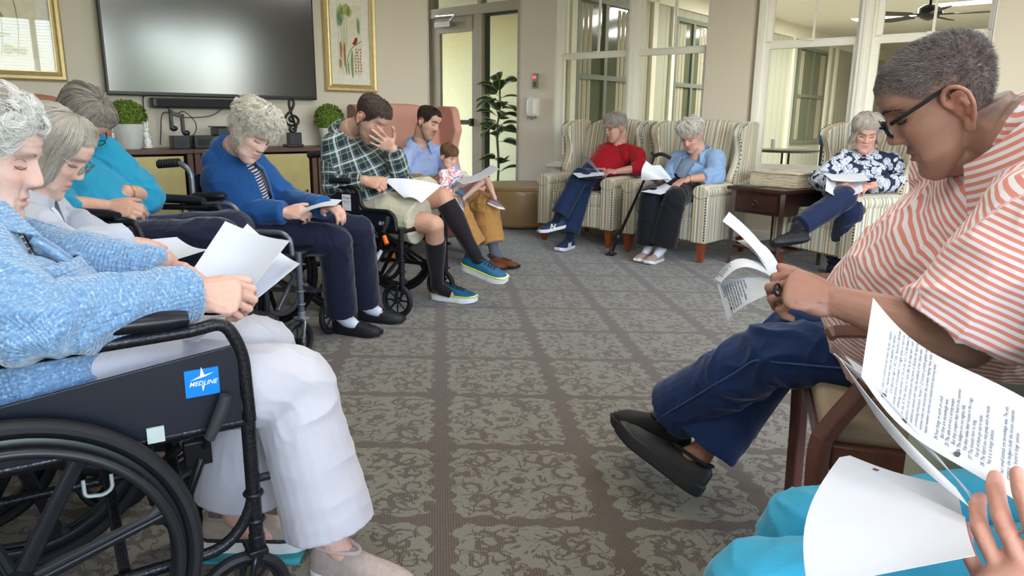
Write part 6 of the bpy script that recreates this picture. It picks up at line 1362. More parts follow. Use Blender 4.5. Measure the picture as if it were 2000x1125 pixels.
b,g=person(o);dbg('P2',g['J']);hair(b,g['fr'],g['hd'],g['sc'],HS,2);glasses(b,g['fr'],g['hd'],g['sc'],'8a8078',.0011,wire=True);eye_parts(b,g['T'],o['face'],'5a463c','a5968a')
MG=fabric('pale_grey_jersey','a9adb8','bfc2cb',260);s=shirt(b,g,MG,ext=.022,sleeve=.97,seed=31,fold=.010,low=-.08,cuff=.004,slr=1.4,name='cardigan');placket(b,g,fabric('white_placket','ccd0da'),.03,1,name='button_band');collar_(b,g,MG,.03,1.1,open_=.7)
trousers(b,g,fabric('dark_slacks','1d2030','262a3a',260),seed=32,to=.95)
for k in 'RL': shoe_on(b,g,k,.25,.095)
sheet('papers','stapled sheets lying under the hand of the person in the pale grey cardigan',[P(268,470,2.42),P(345,463,2.55),P(406,487,2.42),P(325,512,2.22)],bend=lambda u,v:.012*math.sin(PI*v),pages=2)
# ===== person in turquoise (wheelchair W3)
F=dirW(W3);R=np.cross(F,V3(0,0,1));pel=W3[0]+F*.06+V3(0,0,.59)
neck=P(112,290,2.98)
o=dict(F=F,pel=pel,neck=neck,head=P(156,236,2.88),hf=(.50,-.30,-.85),hu=(.80,-.22,.55),bulk=1.05,hs=1.02,s=.98,
 shR=neck+V3(-.04,-.17,-.09),elR=P(112,402,2.66),wrR=P(206,402,2.78),hdR=nz(V3(.85,.12,-.12)),hpR=V3(-.1,.6,-.5),hkR=dict(curls=[(.5,.9,.5)]*4,thumb=(.5,.8,.2)),
 shL=P(196,304,3.02),elL=P(282,382,3.06),wrL=P(246,376,2.90),hdL=nz(V3(-.1,-.62,-.50)),hpL=V3(-.5,.1,-.5),hkL=dict(curls=[(.5,.9,.5)]*4,thumb=(.5,.6,.2)),
 knR=P(430,470,2.74),knL=P(452,452,2.95),anR=P(430,600,2.80),anL=P(455,590,3.0),ftR=F,ftL=F,skin='mid',
 face=dict(wrinkle=1,brow=sRGB('5a4c42'),browk=.4),
 label='seated person in a bright turquoise top with clasped hands and a low hair parting')
o['hair']=HS=dict(locks=350,T=.014,hln=-.055,hlf=.098,hlt=.085,zend=-.055,side=.7,hang=1.02,cols=('5b5148','8b8176','b5ada2'),N=5500,len=.9,R=.0007,Tf=.6,frizz=.003,dens=1.0)
b,g=person(o);dbg('P3',g['J']);hair(b,g['fr'],g['hd'],g['sc'],HS,3);glasses(b,g['fr'],g['hd'],g['sc'],'1f1c1b',.0018,low=.012)
MT=fabric('turquoise_jersey','1f7d9e','2c90b0',240);shirt(b,g,MT,ext=.024,sleeve=.60,seed=41,fold=.012,low=-.14,slr=1.6,name='turquoise_top',skirt=.03,cuff=.012,belly=.02);collar_(b,g,MT,r=1.05,style='round')
trousers(b,g,fabric('navy_slacks','181b2b','20243a',260),seed=42,to=.95,r0=1.3)
for k in 'RL': shoe_on(b,g,k,.25,.095)
m=MB();m.torus(g['J']['wrL']-nz(g['J']['wrL']-g['J']['elL'])*.01,.031,.0022,nz(g['J']['wrL']-g['J']['elL']),28,6);m.build('bracelet',flat('gold_bracelet','c9a94e',.25,.9),b)
def seat(CH,x=.02,z=.565,y=0): p,f=CH[0],nz(CH[1]);return V3(p[0],p[1],0)+f*x+np.cross(f,V3(0,0,1))*y+V3(0,0,z)
def floorz(p): return V3(p[0],p[1],0)
# ===== man in the blue shirt (pink armchair) with a small child
F=nz(CHP[1]);R=np.cross(F,V3(0,0,1));pel=seat(CHP,.06,.57);Y0=pel[1]
hR=Hh(935,520,0);hL=Hh(968,528,0)
o=dict(F=F,pel=pel,neck=P(818,285,Y0-.04),head=P(836,241,Y0-.12),hf=(.78,-.46,-.38),hu=(.42,-.1,.9),bulk=.95,hs=1.02,s=1.0,
 shR=P(795,305,Y0-.16),elR=P(778,352,Y0-.25),wrR=P(820,372,Y0-.45),hdR=V3(.8,-.5,-.1),hpR=V3(0,0,-1),hkR=dict(curl=(.3,.4,.3)),
 shL=P(858,300,Y0+.05),elL=P(893,352,Y0-.10),wrL=P(880,352,Y0-.36),hdL=nz(V3(-.4,-.6,-.1)),hpL=V3(-.5,.5,-.5),hkL=dict(curl=(.4,.5,.3)),
 knR=P(888,408,5.42),anR=P(936,494,5.42),knL=P(948,404,5.62),anL=P(966,500,5.52),ftR=nz(V3(.75,-.55,0)),ftL=nz(V3(.75,-.5,0)),skin='mid',
 face=dict(brow=sRGB('2a201a'),mustache=sRGB('33251d'),stubble=sRGB('6b5446'),stubk=.35,scalp=sRGB('2a201b'),ear=1.0),
 label='seated man with a dark moustache and a light blue shirt in the salmon armchair')
o['hair']=HS=dict(T=.010,locks=300,tap=.6,hln=-.04,hlf=.098,hlt=.092,cols=('1d1613','33271f','4c3b30'),N=3000,len=.4,R=.0009,Tf=.35,frizz=.002)
b,g=person(o);dbg('P6',g['J']);hair(b,g['fr'],g['hd'],g['sc'],HS,6);eye_parts(b,g['T'],o['face'],'1d1512','2a1d16',1.8)
MS=fabric('light_blue_oxford','8ea6d8','a9bce6',420);shirt(b,g,MS,ext=.018,sleeve=.97,seed=51,fold=.008,low=-.08,name='button_shirt',cuff=.003);collar_(b,g,MS,.034,1.08,open_=.55)
m=MB();[m.ball(g['pel']+(g['neck']-g['pel'])*t+F*(.125+.018),(.006,.006,.006)) for t in(.4,.55,.7,.84)];m.build('shirt_buttons',M_WHITEP,b)
trousers(b,g,fabric('tan_chino','9a6f3c','b0844c',260),seed=52,to=.80,r0=1.42,r1=1.9,name='trousers',fold=.010)
MSk=fabric('slate_sock','4b4f5a','5a5f6b',150);sock(b,g,'R',MSk,.72);sock(b,g,'L',MSk,.72)
BR=('6d3c22','2a1a14','4b2a1a')
shoe_on(b,g,'R',.29,.10,BR,'lace',.085,label='brown leather shoe flat on the carpet')
shoe_on(b,g,'L',.29,.10,BR,'lace',.085,label='brown leather shoe with its toe raised')
# the child
cp=P(892,378,Y0-.34);FC=nz(V3(.75,-.55,0));RC=np.cross(FC,V3(0,0,1))
o=dict(F=FC,pel=cp,neck=P(880,334,Y0-.34),head=P(876,306,Y0-.36),hf=(.70,-.45,-.50),hu=(.30,-.35,.85),bulk=1.0,hs=.74,s=.56,neckr=.8,voxel=.0035,
 shR=P(866,340,Y0-.45),elR=P(868,368,Y0-.50),wrR=P(884,378,Y0-.58),hdR=V3(.8,-.2,-.3),hpR=V3(0,0,-1),hkR=dict(curl=(.3,.3,.2)),
 shL=P(902,342,Y0-.32),elL=P(914,354,Y0-.42),wrL=P(903,360,Y0-.55),hdL=V3(-.5,-.4,-.2),hpL=V3(0,.2,-1),hkL=dict(curl=(.4,.4,.3)),
 knR=P(940,356,Y0-.60),anR=P(907,386,Y0-.66),knL=P(952,352,Y0-.46),anL=P(966,386,Y0-.52),ftR=nz(V3(.3,-.6,-.5)),ftL=nz(V3(.8,-.4,-.3)),skin='child',legr=.85,
 face=dict(brow=sRGB('7a5a42'),browk=.4,jowl=1.2),
 label='small child with pulled-back brown hair sitting on the lap of the man in blue')
o['hair']=HS=dict(T=.012,hln=-.05,hlf=.072,cols=('4a3222','6e4f38','94755a'),N=2500,len=.6,R=.0006,Tf=.4,frizz=.0015)
b,g=person(o);hair(b,g['fr'],g['hd'],g['sc'],HS,66);eye_parts(b,g['T'],o['face'],'3a2a22','7a5a42',1.5)
m=MB();m.ball(g['T'](.0,-.05,.12),(.022,.022,.02));m.torus(g['T'](0,-.045,.108),.014,.005,nz(g['fr'][:,2]),18,6);m.build('hair_bun',capmat('bun',('4a3222','6e4f38','94755a')),b)
fl=NT('pink_flower_cotton',.85,0,(.9,.9,.9));_v=fl.noise(fl.obj(),26,2,.5,dist=1.5);fl.set('Base Color',fl.ramp(_v,[(.0,sRGB('efe9ea')),(.50,sRGB('efe6e8')),(.56,sRGB('d98a96')),(.66,sRGB('c46274')),(.72,sRGB('efe6e8'))]))
shirt(b,g,fl.mat,ext=.010,sleeve=.97,seed=61,fold=.003,name='flowered_top',low=-.03,pat=False);trousers(b,g,fabric('denim_shorts','5d86b4','7ba2cc',300),short=.45,seed=62,name='shorts',r0=1.35,fold=.003,pat=False)
for k in 'RL': shoe_on(b,g,k,.145,.062,('8d7a80','e8e6e4','6e5f66'),'lace',.055,sole_h=.016,label='small mauve shoe')
sheet('papers','sheet of paper held above the knees of the small child',[P(888,352,Y0-.62),P(960,322,Y0-.55),P(976,330,Y0-.70),P(905,360,Y0-.80)],bend=lambda u,v:.02*math.sin(PI*u))
# ===== person in the red sweater (first striped armchair)
F=nz(CH1[1]);R=np.cross(F,V3(0,0,1));pel=seat(CH1,.02);Y0=pel[1]
hA=Hh(1106,487,0);kL=P(1108,352,Y0-.38)
o=dict(F=F,pel=pel,neck=P(1213,282,Y0+.02),head=P(1202,250,Y0-.04),hf=(-.86,-.34,-.34),hu=(-.30,-.15,.92),bulk=.95,hs=1.03,s=.97,
 shR=P(1180,300,Y0+.14),elR=P(1176,335,Y0+.10),wrR=P(1180,332,Y0-.12),hdR=nz(V3(-.6,-.6,-.05)),hpR=V3(-.3,.3,-.7),hkR=dict(curl=(.7,.8,.5)),
 shL=P(1246,302,Y0-.14),elL=P(1250,328,Y0-.26),wrL=P(1205,335,Y0-.28),hdL=nz(V3(-.85,-.1,.03)),hpL=V3(-.1,.3,-.7),hkL=dict(curl=(.7,.8,.5)),
 knR=P(1140,362,Y0-.30),anR=P(1112,462,hA[1]+.03),knL=P(1132,346,Y0-.42),anL=P(1090,424,Y0-.52),ftR=nz(V3(-.5,-.7,0)),ftL=nz(V3(-.85,-.35,-.15)),skin='pink',
 face=dict(wrinkle=1,brow=sRGB('8a7b72'),browk=.4),
 label='seated person with short grey hair, glasses and a red sweater in the left striped armchair')
o['hair']=HS=dict(T=.017,locks=250,hln=-.05,hlf=.082,cols=('77706a','a7a19c','d5d1cc'),N=3000,len=.35,R=.001,Tf=.7,frizz=.004,curl=.004,turn=3,ca=.014)
b,g=person(o);dbg('P7',g['J']);hair(b,g['fr'],g['hd'],g['sc'],HS,7);eye_parts(b,g['T'],o['face'],'3a2a24','8a7b70',1.8);glasses(b,g['fr'],g['hd'],g['sc'],'54443c',.0016)
MR=fabric('red_knit','8f1420','a81a28',300);shirt(b,g,MR,ext=.018,sleeve=.68,seed=71,fold=.008,low=-.08,name='red_sweater',slr=1.35,cuff=.004);collar_(b,g,MR,r=1.02,style='round')
m=MB();nk=g['neck'];m.tube(cat([nk+R*.05,nk+F*.10-V3(0,0,.04),nk+F*.155-V3(0,0,.16),nk+F*.10-V3(0,0,.04)-R*.04,nk-R*.05],6),.0022,6);m.ball(nk+F*.158-V3(0,0,.17),(.012,.006,.016));m.build('pendant_necklace',M_CHROME,b)
trousers(b,g,fabric('indigo_jeans','16233f','1f3052',300),seed=72,to=.93,r0=1.18,r1=1.7,name='jeans')
sock(b,g,'L',fabric('navy_sock','121a2e'),.85);sock(b,g,'R',fabric('navy_sock2','121a2e'),.85)
NBc=('1b2c48','d8dade','22304a')
s1=shoe_on(b,g,'L',.265,.10,NBc,'lace',.095,label='navy trainer with a pale letter, held off the floor',sole_h=.03)
s2=shoe_on(b,g,'R',.265,.10,NBc,'lace',.095,label='navy trainer with a pale letter, on the carpet',sole_h=.03)
for s_,d in ((s1,nz(V3(-.88,-.30,-.12))),(s2,nz(V3(-.55,-.75,0)))):
    v=getco(s_.data);c=v.mean(0);side=nz(np.cross(V3(0,0,1),d));side=-side if side[1]>0 else side;X_=-d if (np.cross(V3(0,0,1),side)@d)<0 else d
    X_=np.cross(V3(0,0,1),side);X_=nz(X_);text_obj('letter_mark','N',.062,M_LABEL,s_,M4(X_,V3(0,0,1),side,c+side*.050-V3(0,0,.012)+d*.01),.0015,font_shear=.2,bold=.002)
sheet('papers','sheet held up by the person in the red sweater',[P(1124,298,Y0-.42),P(1168,333,Y0-.33),P(1172,336,Y0-.36),P(1148,306,Y0-.62)],bend=lambda u,v:.01*math.sin(PI*v))
sheet('papers','sheets with a dark folder on the lap of the person in the red sweater',[P(1118,338,Y0-.55),P(1178,336,Y0-.28),P(1180,342,Y0-.32),P(1130,347,Y0-.60)],pages=3)
m=MB();q=P(1150,345,Y0-.45);m.box(q+V3(0,0,-.012),(.22,.16,.008),.6);tag(m.build('folder',M_BLACK,smooth=False),'dark folder under the papers of the person in the red sweater','folder')
# ===== person in the pale blue jacket (second striped armchair)
F=nz(CH2[1]);R=np.cross(F,V3(0,0,1));pel=seat(CH2,.04);Y0=pel[1]
o=dict(F=F,pel=pel,neck=P(1366,300,Y0-.02),head=P(1350,266,Y0-.12),hf=(-.50,-.60,-.62),hu=(-.35,-.40,.84),bulk=1.05,hs=1.04,s=.97,
 shR=P(1324,312,Y0+.10),elR=P(1308,350,Y0-.02),wrR=P(1282,352,Y0-.22),hdR=nz(V3(-.6,-.6,.15)),hpR=V3(.2,.1,.6),hkR=dict(curl=(.5,.6,.4)),
 shL=P(1398,310,Y0-.14),elL=P(1398,344,Y0-.28),wrL=P(1345,350,Y0-.40),hdL=nz(V3(-.85,-.35,-.2)),hpL=V3(0,.1,-1),hkL=dict(curl=(.35,.4,.3)),
 knR=P(1270,386,Y0-.40),anR=P(1268,478,5.86),knL=P(1318,388,Y0-.50),anL=P(1292,482,5.76),ftR=nz(V3(-.6,-.75,0)),ftL=nz(V3(-.6,-.75,0)),skin='pink',
 face=dict(wrinkle=1,brow=sRGB('b0a49c'),browk=.3,jowl=1.4),
 label='seated person with short white hair and a pale blue jacket in the middle striped armchair')
o['hair']=HS=dict(T=.024,locks=250,hln=-.055,hlf=.080,cols=('aaa49c','d0cbc4','eeebe6'),N=3500,len=.35,R=.001,Tf=.7,frizz=.004,curl=.007,turn=4,ca=.022)
b,g=person(o);dbg('P8',g['J']);hair(b,g['fr'],g['hd'],g['sc'],HS,8);eye_parts(b,g['T'],o['face'],'3a2a24','a09488',1.8)
ML=fabric('pale_blue_jacket','7697c0','8facd0',260);shirt(b,g,fabric('grey_blue_top','6f8098','8292aa',260),ext=.006,inner=True,sleeve=.3,seed=80,fold=.004,low=-.06,name='top',pat=False)
jacket(b,g,ML,name='jacket',gap=.06,ext=.022,sleeve=.74,seed=81,fold=.008,low=-.06,slr=1.4,cuff=.006);collar_(b,g,ML,.03,1.2,name='lapel',open_=.6)
trousers(b,g,fabric('black_trousers','15161c','1c1d24',260),seed=82,to=.90,r0=1.3,r1=2.1,flare=.012)
MSk=fabric('white_sock','c9c9d2','dadae0',140);sock(b,g,'R',MSk,.82);sock(b,g,'L',MSk,.82)
TP=('a08a86','e4e1de','b09a96')
for k,(u,v,lb) in {'R':(1268,496,'taupe slip-on shoe on the left'),'L':(1297,502,'taupe slip-on shoe on the right')}.items():
    shoe_on(b,g,k,.255,.095,TP,'slip',.085,label=lb)
m=MB();w_=g['J']['wrL'];m.torus(w_,.033,.003,nz(w_-g['J']['elL']),26,6);m.build('wristwatch',flat('gold_watch','bfa35a',.3,.9),b)
# curled sheets
def curl_sheet(name,label,centre,axis,u0,rad,a0,a1,width,n=26,thick=.0006,pages=1):
    ax=nz(axis);x=nz(np.asarray(u0,float)-ax*(np.asarray(u0,float)@ax));y=np.cross(ax,x);m=MB()
    def f(u,v): a=a0+(a1-a0)*u;r=rad*(1+.25*u);return centre+ax*(v-.5)*width+x*math.cos(a)*r+y*math.sin(a)*r
    G=np.array([[f(u,v) for v in np.linspace(0,1,10)] for u in np.linspace(0,1,n)])
    for k in range(pages): m.grid(G*1.+k*.0015*x,thick)
    o=m.build(name,M_PAPER);tag(o,label,'papers');return o
A=lambda u,v,d:P(u,v,Y0-.40+d)
sheet('papers','sheet bending over the hand of the person in the pale blue jacket',[A(1252,352,-.02),A(1262,314,.0),A(1312,352,.05),A(1300,350,-.1)],bend=lambda u,v:-.05*math.sin(PI*u)*(1-.5*v))
sheet('papers','curled back sheet held by the person in the pale blue jacket',[A(1258,318,.05),A(1290,322,.10),A(1312,350,.02),A(1302,356,.0)],bend=lambda u,v:.02*math.sin(PI*u))
sheet('papers','sheets on the dark trousers of the person in the pale blue jacket',[A(1252,374,-.10),A(1300,358,.05),A(1315,366,-.05),A(1290,380,-.16)],bend=lambda u,v:.008*math.sin(PI*u),pages=2)
# cane leaning between the armchairs
ca,cb=Hh(1194,494,.02),P(1276,312,Y0-.30)
e=empty('walking_cane');tag(e,'black folding cane leaning on the middle striped armchair','cane')
m=MB();m.tube([ca,ca+(cb-ca)*.5],.0125,12);m.tube([ca+(cb-ca)*.5,cb],.0105,12);m.build('shaft',M_BLACK,e)
m=MB();d=nz(cb-ca);m.tube([ca+(cb-ca)*.17,ca+(cb-ca)*.2],.014,12);m.build('collar_ring',M_CHROME,e)
m=MB();m.tube(cat([cb-d*.01,cb+d*.03,cb+d*.05+V3(.04,-.03,.0),cb+d*.03+V3(.11,-.07,-.01)],5),[.013]*6+[.015]*10,12);m.tube([cb+d*.03,cb+d*.05+V3(-.03,.02,.012)],.012,10);m.build('handle',M_RUB,e)
m=MB();m.lathe([(0,0),(.03,0),(.032,.012),(.02,.03),(.015,.05),(0,.05)],(ca[0],ca[1],0.0),18);[m.ball((ca[0]+.035*math.cos(a),ca[1]+.035*math.sin(a),.012),(.016,.016,.012)) for a in(.3,1.9,3.4,5)];m.build('rubber_foot',M_RUB,e)
# ===== person in the flowered top (third striped armchair)
F=nz(CH3[1]);R=np.cross(F,V3(0,0,1));pel=seat(CH3,.04);Y0=pel[1]
hA=Hh(1612,540,0)
o=dict(F=F,pel=pel,neck=P(1694,300,Y0-.02),head=P(1692,262,Y0-.10),hf=(-.30,-.80,-.42),hu=(-.10,-.38,.9),bulk=1.1,hs=1.05,s=1.0,
 shR=P(1650,312,Y0+.02),elR=P(1600,352,Y0-.12),wrR=P(1630,360,Y0-.36),hdR=nz(V3(.3,-.85,.05)),hpR=V3(.3,.2,-.8),hkR=dict(curl=(.6,.7,.5)),
 shL=P(1742,318,Y0-.06),elL=P(1768,356,Y0-.20),wrL=P(1704,362,Y0-.42),hdL=nz(V3(-.80,-.45,.0)),hpL=V3(-.2,.2,-.8),hkL=dict(curl=(.6,.7,.5)),
 knR=P(1646,388,Y0-.50),anR=P(1556,446,Y0-.66),knL=P(1662,412,Y0-.46),anL=P(1630,505,hA[1]+.10),ftR=nz(V3(-.9,-.2,-.1)),ftL=nz(V3(-.35,-.9,0)),skin='pink',
 face=dict(wrinkle=1,brow=sRGB('9a8878'),browk=.4,jowl=1.5),
 label='person with grey hair and a navy and white flowered top in the right striped armchair')
o['hair']=HS=dict(locks=300,T=.022,hln=-.05,hlf=.092,hlt=.080,zend=-.065,side=.25,hang=1.12,cols=('857e76','b3aca4','dcd7d0'),N=4500,len=.9,R=.0009,Tf=.7,frizz=.004,dens=1.0)
b,g=person(o);dbg('P9',g['J']);hair(b,g['fr'],g['hd'],g['sc'],HS,9);eye_parts(b,g['T'],o['face'],'3a2a24','8a7868',1.8)
fw=NT('flower_print',.8,0,(.5,.5,.6));_o=fw.obj();_d=fw.noise(_o,14,2,.5,out=1);_m=fw.node('ShaderNodeVectorMath',operation='ADD');fw.t.links.new(_o,_m.inputs[0]);_s=fw.node('ShaderNodeVectorMath',operation='SCALE');fw.t.links.new(_d,_s.inputs[0]);_s.inputs[3].default_value=.045;fw.t.links.new(_s.outputs[0],_m.inputs[1])
_v=fw.vor(_m.outputs[0],22);_w=fw.vor(_m.outputs[0],60,feature='DISTANCE_TO_EDGE')
fw.set('Base Color',fw.mix(fw.m('GREATER_THAN',_v,.62),fw.mix(fw.ramp(_w,[(.03,0),(.12,1)]),sRGB('6f7f9e'),sRGB('d5dae6')),sRGB('1a2540')))
shirt(b,g,fw.mat,ext=.022,sleeve=.97,seed=91,fold=.009,low=-.14,name='flowered_top',slr=1.45,skirt=.02,belly=.02,cuff=.004);collar_(b,g,fw.mat,r=1.05,style='round')
trousers(b,g,fabric('navy_knit_trousers','171f38','1e2848',300),seed=92,to=.92,r0=1.22,r1=1.5)
sock(b,g,'R',fabric('black_sock2','14151b'),.78);sock(b,g,'L',fabric('black_sock3','14151b'),.78)
shoe_on(b,g,'R',.265,.10,('16171c','1d1f25','202228'),'lace',.09,label='black shoe held off the floor',sole_h=.03)
shoe_on(b,g,'L',.26,.10,('16171c','1d1f25','202228'),'lace',.09,label='black shoe on the carpet')
A=lambda u,v,d:P(u,v,Y0-.46+d)
sheet('papers','sheet arching over the knee of the person in the flowered top',[A(1615,340,.10),A(1680,345,.12),A(1686,374,-.12),A(1612,372,-.14)],bend=lambda u,v:.045*math.sin(PI*u))
sheet('papers','flat sheets between the hands of the person in the flowered top',[A(1606,338,.16),A(1682,338,.18),A(1700,352,-.02),A(1625,352,-.05)],bend=lambda u,v:.01*math.sin(PI*u),pages=2)
# ===== wooden armchair and man in the striped polo
F10=nz(V3(-.95,.30,0));R10=np.cross(F10,V3(0,0,1))
M_WOOD=NT('mahogany_wood',.35,0,sRGB('6b4038'),coat=.15);_q=M_WOOD.map(M_WOOD.obj(),scale=(6,6,1.2));M_WOOD.set('Base Color',M_WOOD.mix(M_WOOD.noise(_q,9,4,.6,dist=.6),sRGB('4f2e28'),sRGB('7c4e42')));M_WOOD=M_WOOD.mat
nf=P(1622,640,1.44);org=V3(nf[0],nf[1],0)-F10*.26+R10*.28     # seat centre on the floor
e=empty('wooden_armchair');at(e,org,F10);tag(e,'mahogany armchair with a tan padded seat holding the man in the striped polo','armchair')
m=MB();m.box((0,0,.455),(.50,.50,.06));m.build('seat',fabric('tan_vinyl_seat','a08f78','ab9a82',200,.5,.1,0),e,bevel=.022,seg=4)
m=MB();m.box((.235,0,.40),(.03,.50,.06));m.box((-.235,0,.40),(.03,.50,.06));[m.box((0,s*.25,.40),(.46,.026,.06)) for s in(-1,1)];m.build('apron',M_WOOD,e,smooth=False,bevel=.004)
for s in (-1,1):
    y=s*.275
    m=MB();m.tube(cat([(.245,y,.0),(.25,y,.25),(.255,y,.42),(.235,y,.48),(.165,y,.60),(.15,y,.675)],5),[(.017,.026)]*26,4,up=(1,0,0));m.build('leg',M_WOOD,e,smooth=False,bevel=.005)
    m=MB();m.tube(cat([(-.34,y,.0),(-.29,y,.25),(-.27,y,.45),(-.29,y,.66),(-.36,y,.92)],5),[(.016,.024)]*21,4,up=(1,0,0));m.build('leg',M_WOOD,e,smooth=False,bevel=.005)
    m=MB();m.tube(cat([(-.29,y,.645),(-.1,y,.675),(.10,y,.690),(.24,y,.685),(.262,y,.672)],5),[(.028,.014)]*21,4,up=(0,0,1));m.build('armrest',M_WOOD,e,smooth=False,bevel=.008,seg=3)
m=MB();m.box((-.36,0,.90),(.03,.56,.05));m.build('top_rail',M_WOOD,e,smooth=False,bevel=.006);m=MB();G=np.array([[(-.29-.08*max(0,(z-.5)/.4)-.012*math.cos(y*6),y,z) for y in np.linspace(-.25,.25,9)] for z in np.linspace(.52,.88,8)]);m.grid(G,.035);m.build('backrest',fabric('tan_vinyl_back','a08f78','ab9a82',200,.5,.1,0),e)
pel=org+V3(0,0,.575)-F10*.10+R10*.03
neck=P(2022,285,1.33)
o=dict(F=F10,pel=pel,neck=neck,head=P(1842,206,1.42),hf=(-.76,.33,-.57),hu=(-.53,.2,.8),bulk=1.45,hs=1.04,s=1.06,voxel=.003,neckr=1.22,ncl=.42,ncr=1.14,armr=1.12,chinfat=True,
 shR=neck+R10*.26+V3(-.04,.02,-.06),elR=P(1866,575,1.66),wrR=P(1718,520,1.66),hdR=nz(V3(-.86,.05,-.22)),hpR=V3(-.25,-.1,-1),hkR=dict(curls=[(.55,.7,.4),(.65,.8,.4),(.75,.8,.4),(.8,.8,.4)],thumb=(.75,.6,.25),spread=.3),
 shL=P(2040,440,1.16),elL=P(1888,668,1.20),wrL=P(1640,590,1.34),hdL=nz(V3(-.90,.30,.22)),hpL=V3(.05,.72,-.60),hkL=dict(curls=[(.75,1.1,.7),(.85,1.1,.7),(.95,1.1,.7),(1.05,1.1,.7)],thumb=(.35,.95,.15),tcurl=.15),
 knR=P(1548,650,2.02),anR=P(1368,885,1.98),knL=P(1505,690,1.84),anL=P(1312,806,2.10),ftR=nz(P(1215,820,2.13)-P(1345,920,1.98)),ftL=nz(P(1200,772,2.32)-P(1300,812,2.12)),skin='tan',
 face=dict(brow=sRGB('4a3a33'),mustache=sRGB('57463e'),scalp=sRGB('6e5f58'),scalpk=.75,ear=1.25,jowl=1.6,nose=1.1,wrinkle=1.2,earz=-.012),
 label='man in a coral and white striped polo shirt and jeans reading in a wooden armchair')
o['hair']=HS=dict(nocap=True,hln=-.062,hlf=.072,hlt=.06,cols=('3f3632','6d635f','b9b2ae'),N=26000,K=4,L=.013,R=.00032,lean=(0,.5,-.12),dens=.8)
b,g=person(o);dbg('P10',g['J']);hair(b,g['fr'],g['hd'],g['sc'],HS,10);eye_parts(b,g['T'],o['face'],'2a1d18','3a2d28');glasses(b,g['fr'],g['hd'],g['sc'],'1c1a1a',.0026,.026,.0165,square=True,low=.004)
MPo=stripes_m('coral_stripe_jersey','dc8f82','ece6ea',.0118,.5)
shirt(b,g,MPo,ext=.026,sleeve=.44,seed=101,fold=.011,low=-.12,slr=1.55,name='polo_shirt',belly=.05,cuff=.012,wide=1.02);collar_(b,g,MPo,.034,1.12,name='polo_collar',open_=.5)
trousers(b,g,fabric('dark_denim','16264a','213763',260,bump=.3),seed=102,to=.93,r0=1.10,r1=1.75,name='jeans',fold=.011,flare=.006)
def seam(b,J,k,side,mat,off=1.32):
    hip,kn,an=J['hip'+k],J['kn'+k],J['an'+k];lr=.078*1.06;pts=[]
    for t in np.linspace(.35,1,6): pts.append(hip+(kn-hip)*t+side*lr*(1.10*1.08*(1-t)+.88*1.10*t))
    for t in np.linspace(.15,.92,7): pts.append(kn+(an-kn)*t+side*lr*(.88*1.10*(1-t)+.62*1.75*t)*1.02)
    m=MB();m.tube(cat([q+side*.006 for q in pts],4),.0024,6);m.build('jean_seam',mat,b)
sd=nz(np.cross(nz(g['J']['anL']-g['J']['hipL']),V3(0,0,1)));sd=sd if sd[1]<0 else -sd
seam(b,g['J'],'L',sd,flat('seam_thread','3c5583',.7))
BK=('0f1013','1a1b20','17181c')
shoe_on(b,g,'R',.31,.115,BK,'slip',.10,label='black slip-on shoe resting on its heel',sole_h=.04)
shoe_on(b,g,'L',.31,.115,BK,'slip',.10,label='black slip-on shoe crossed on top',sole_h=.036)
m=MB();m.torus(g['hands']['L']['q'](.112,-.0105,.004),.0115,.0025,nz(g['hands']['L']['fwd']*.8+g['hands']['L']['palm']*.6),20,6);m.build('ring',M_BLACK,b)
# his papers
TX1="Proverbs 30\nUnder three things the earth trembles,\nunder four it cannot bear up:\na servant who becomes king,\na fool who gets plenty to eat,\nan unloved woman when she\ngets a husband, and a\nmaidservant who supplants\nher mistress."
def S(*a): return [P(*q) for q in a]
ho=g['hands']['L']['grip']
so,f,N_=sheet('papers','upright stapled strip of folded sheets held by the man in the striped polo',S((1411,432,1.74),(1424,414,1.78),(1530,535,1.56),(1512,540,1.52)),bend=lambda u,v:-.012*math.sin(PI*v),pages=2)
so,f,N_=sheet('papers','second folded sheet below the upright strip held by the man in the polo',S((1438,470,1.70),(1470,466,1.76),(1528,532,1.55),(1508,545,1.50)),bend=lambda u,v:-.012*math.sin(PI*v))
so,f,N_=sheet('papers','folded-over upper sheet drooping from the hand of the man in the polo',S((1396,545,1.62),(1408,552,1.52),(1515,545,1.46),(1495,518,1.60)),bend=lambda u,v:.030*math.sin(PI*v))
print_lines(so,f,N_,TX1,.05,.2,0,0,.010,side=1 if (N_@(CAM-P(1450,540,1.5)))>0 else -1,name='print')
so,f,N_=sheet('papers','lower printed sheet with a punched hole held by the man in the polo',S((1401,556,1.58),(1421,625,1.50),(1512,572,1.42),(1500,540,1.48)),bend=lambda u,v:.012*math.sin(PI*v))
print_lines(so,f,N_,TX1,.10,.35,0,0,.009,side=1 if (N_@(CAM-P(1450,580,1.5)))>0 else -1,name='print',wu=.13,wv=.15)
c=f(.82,.18);sg=1 if (N_@(CAM-c))>0 else -1;m=MB();m.lathe([(0,0),(.0032,0),(.0032,.0004),(0,.0004)],c+N_*sg*.0006,16,basis_z(N_*sg));m.build('punched_hole',flat('hole_dark','4a4a42',.8),so)
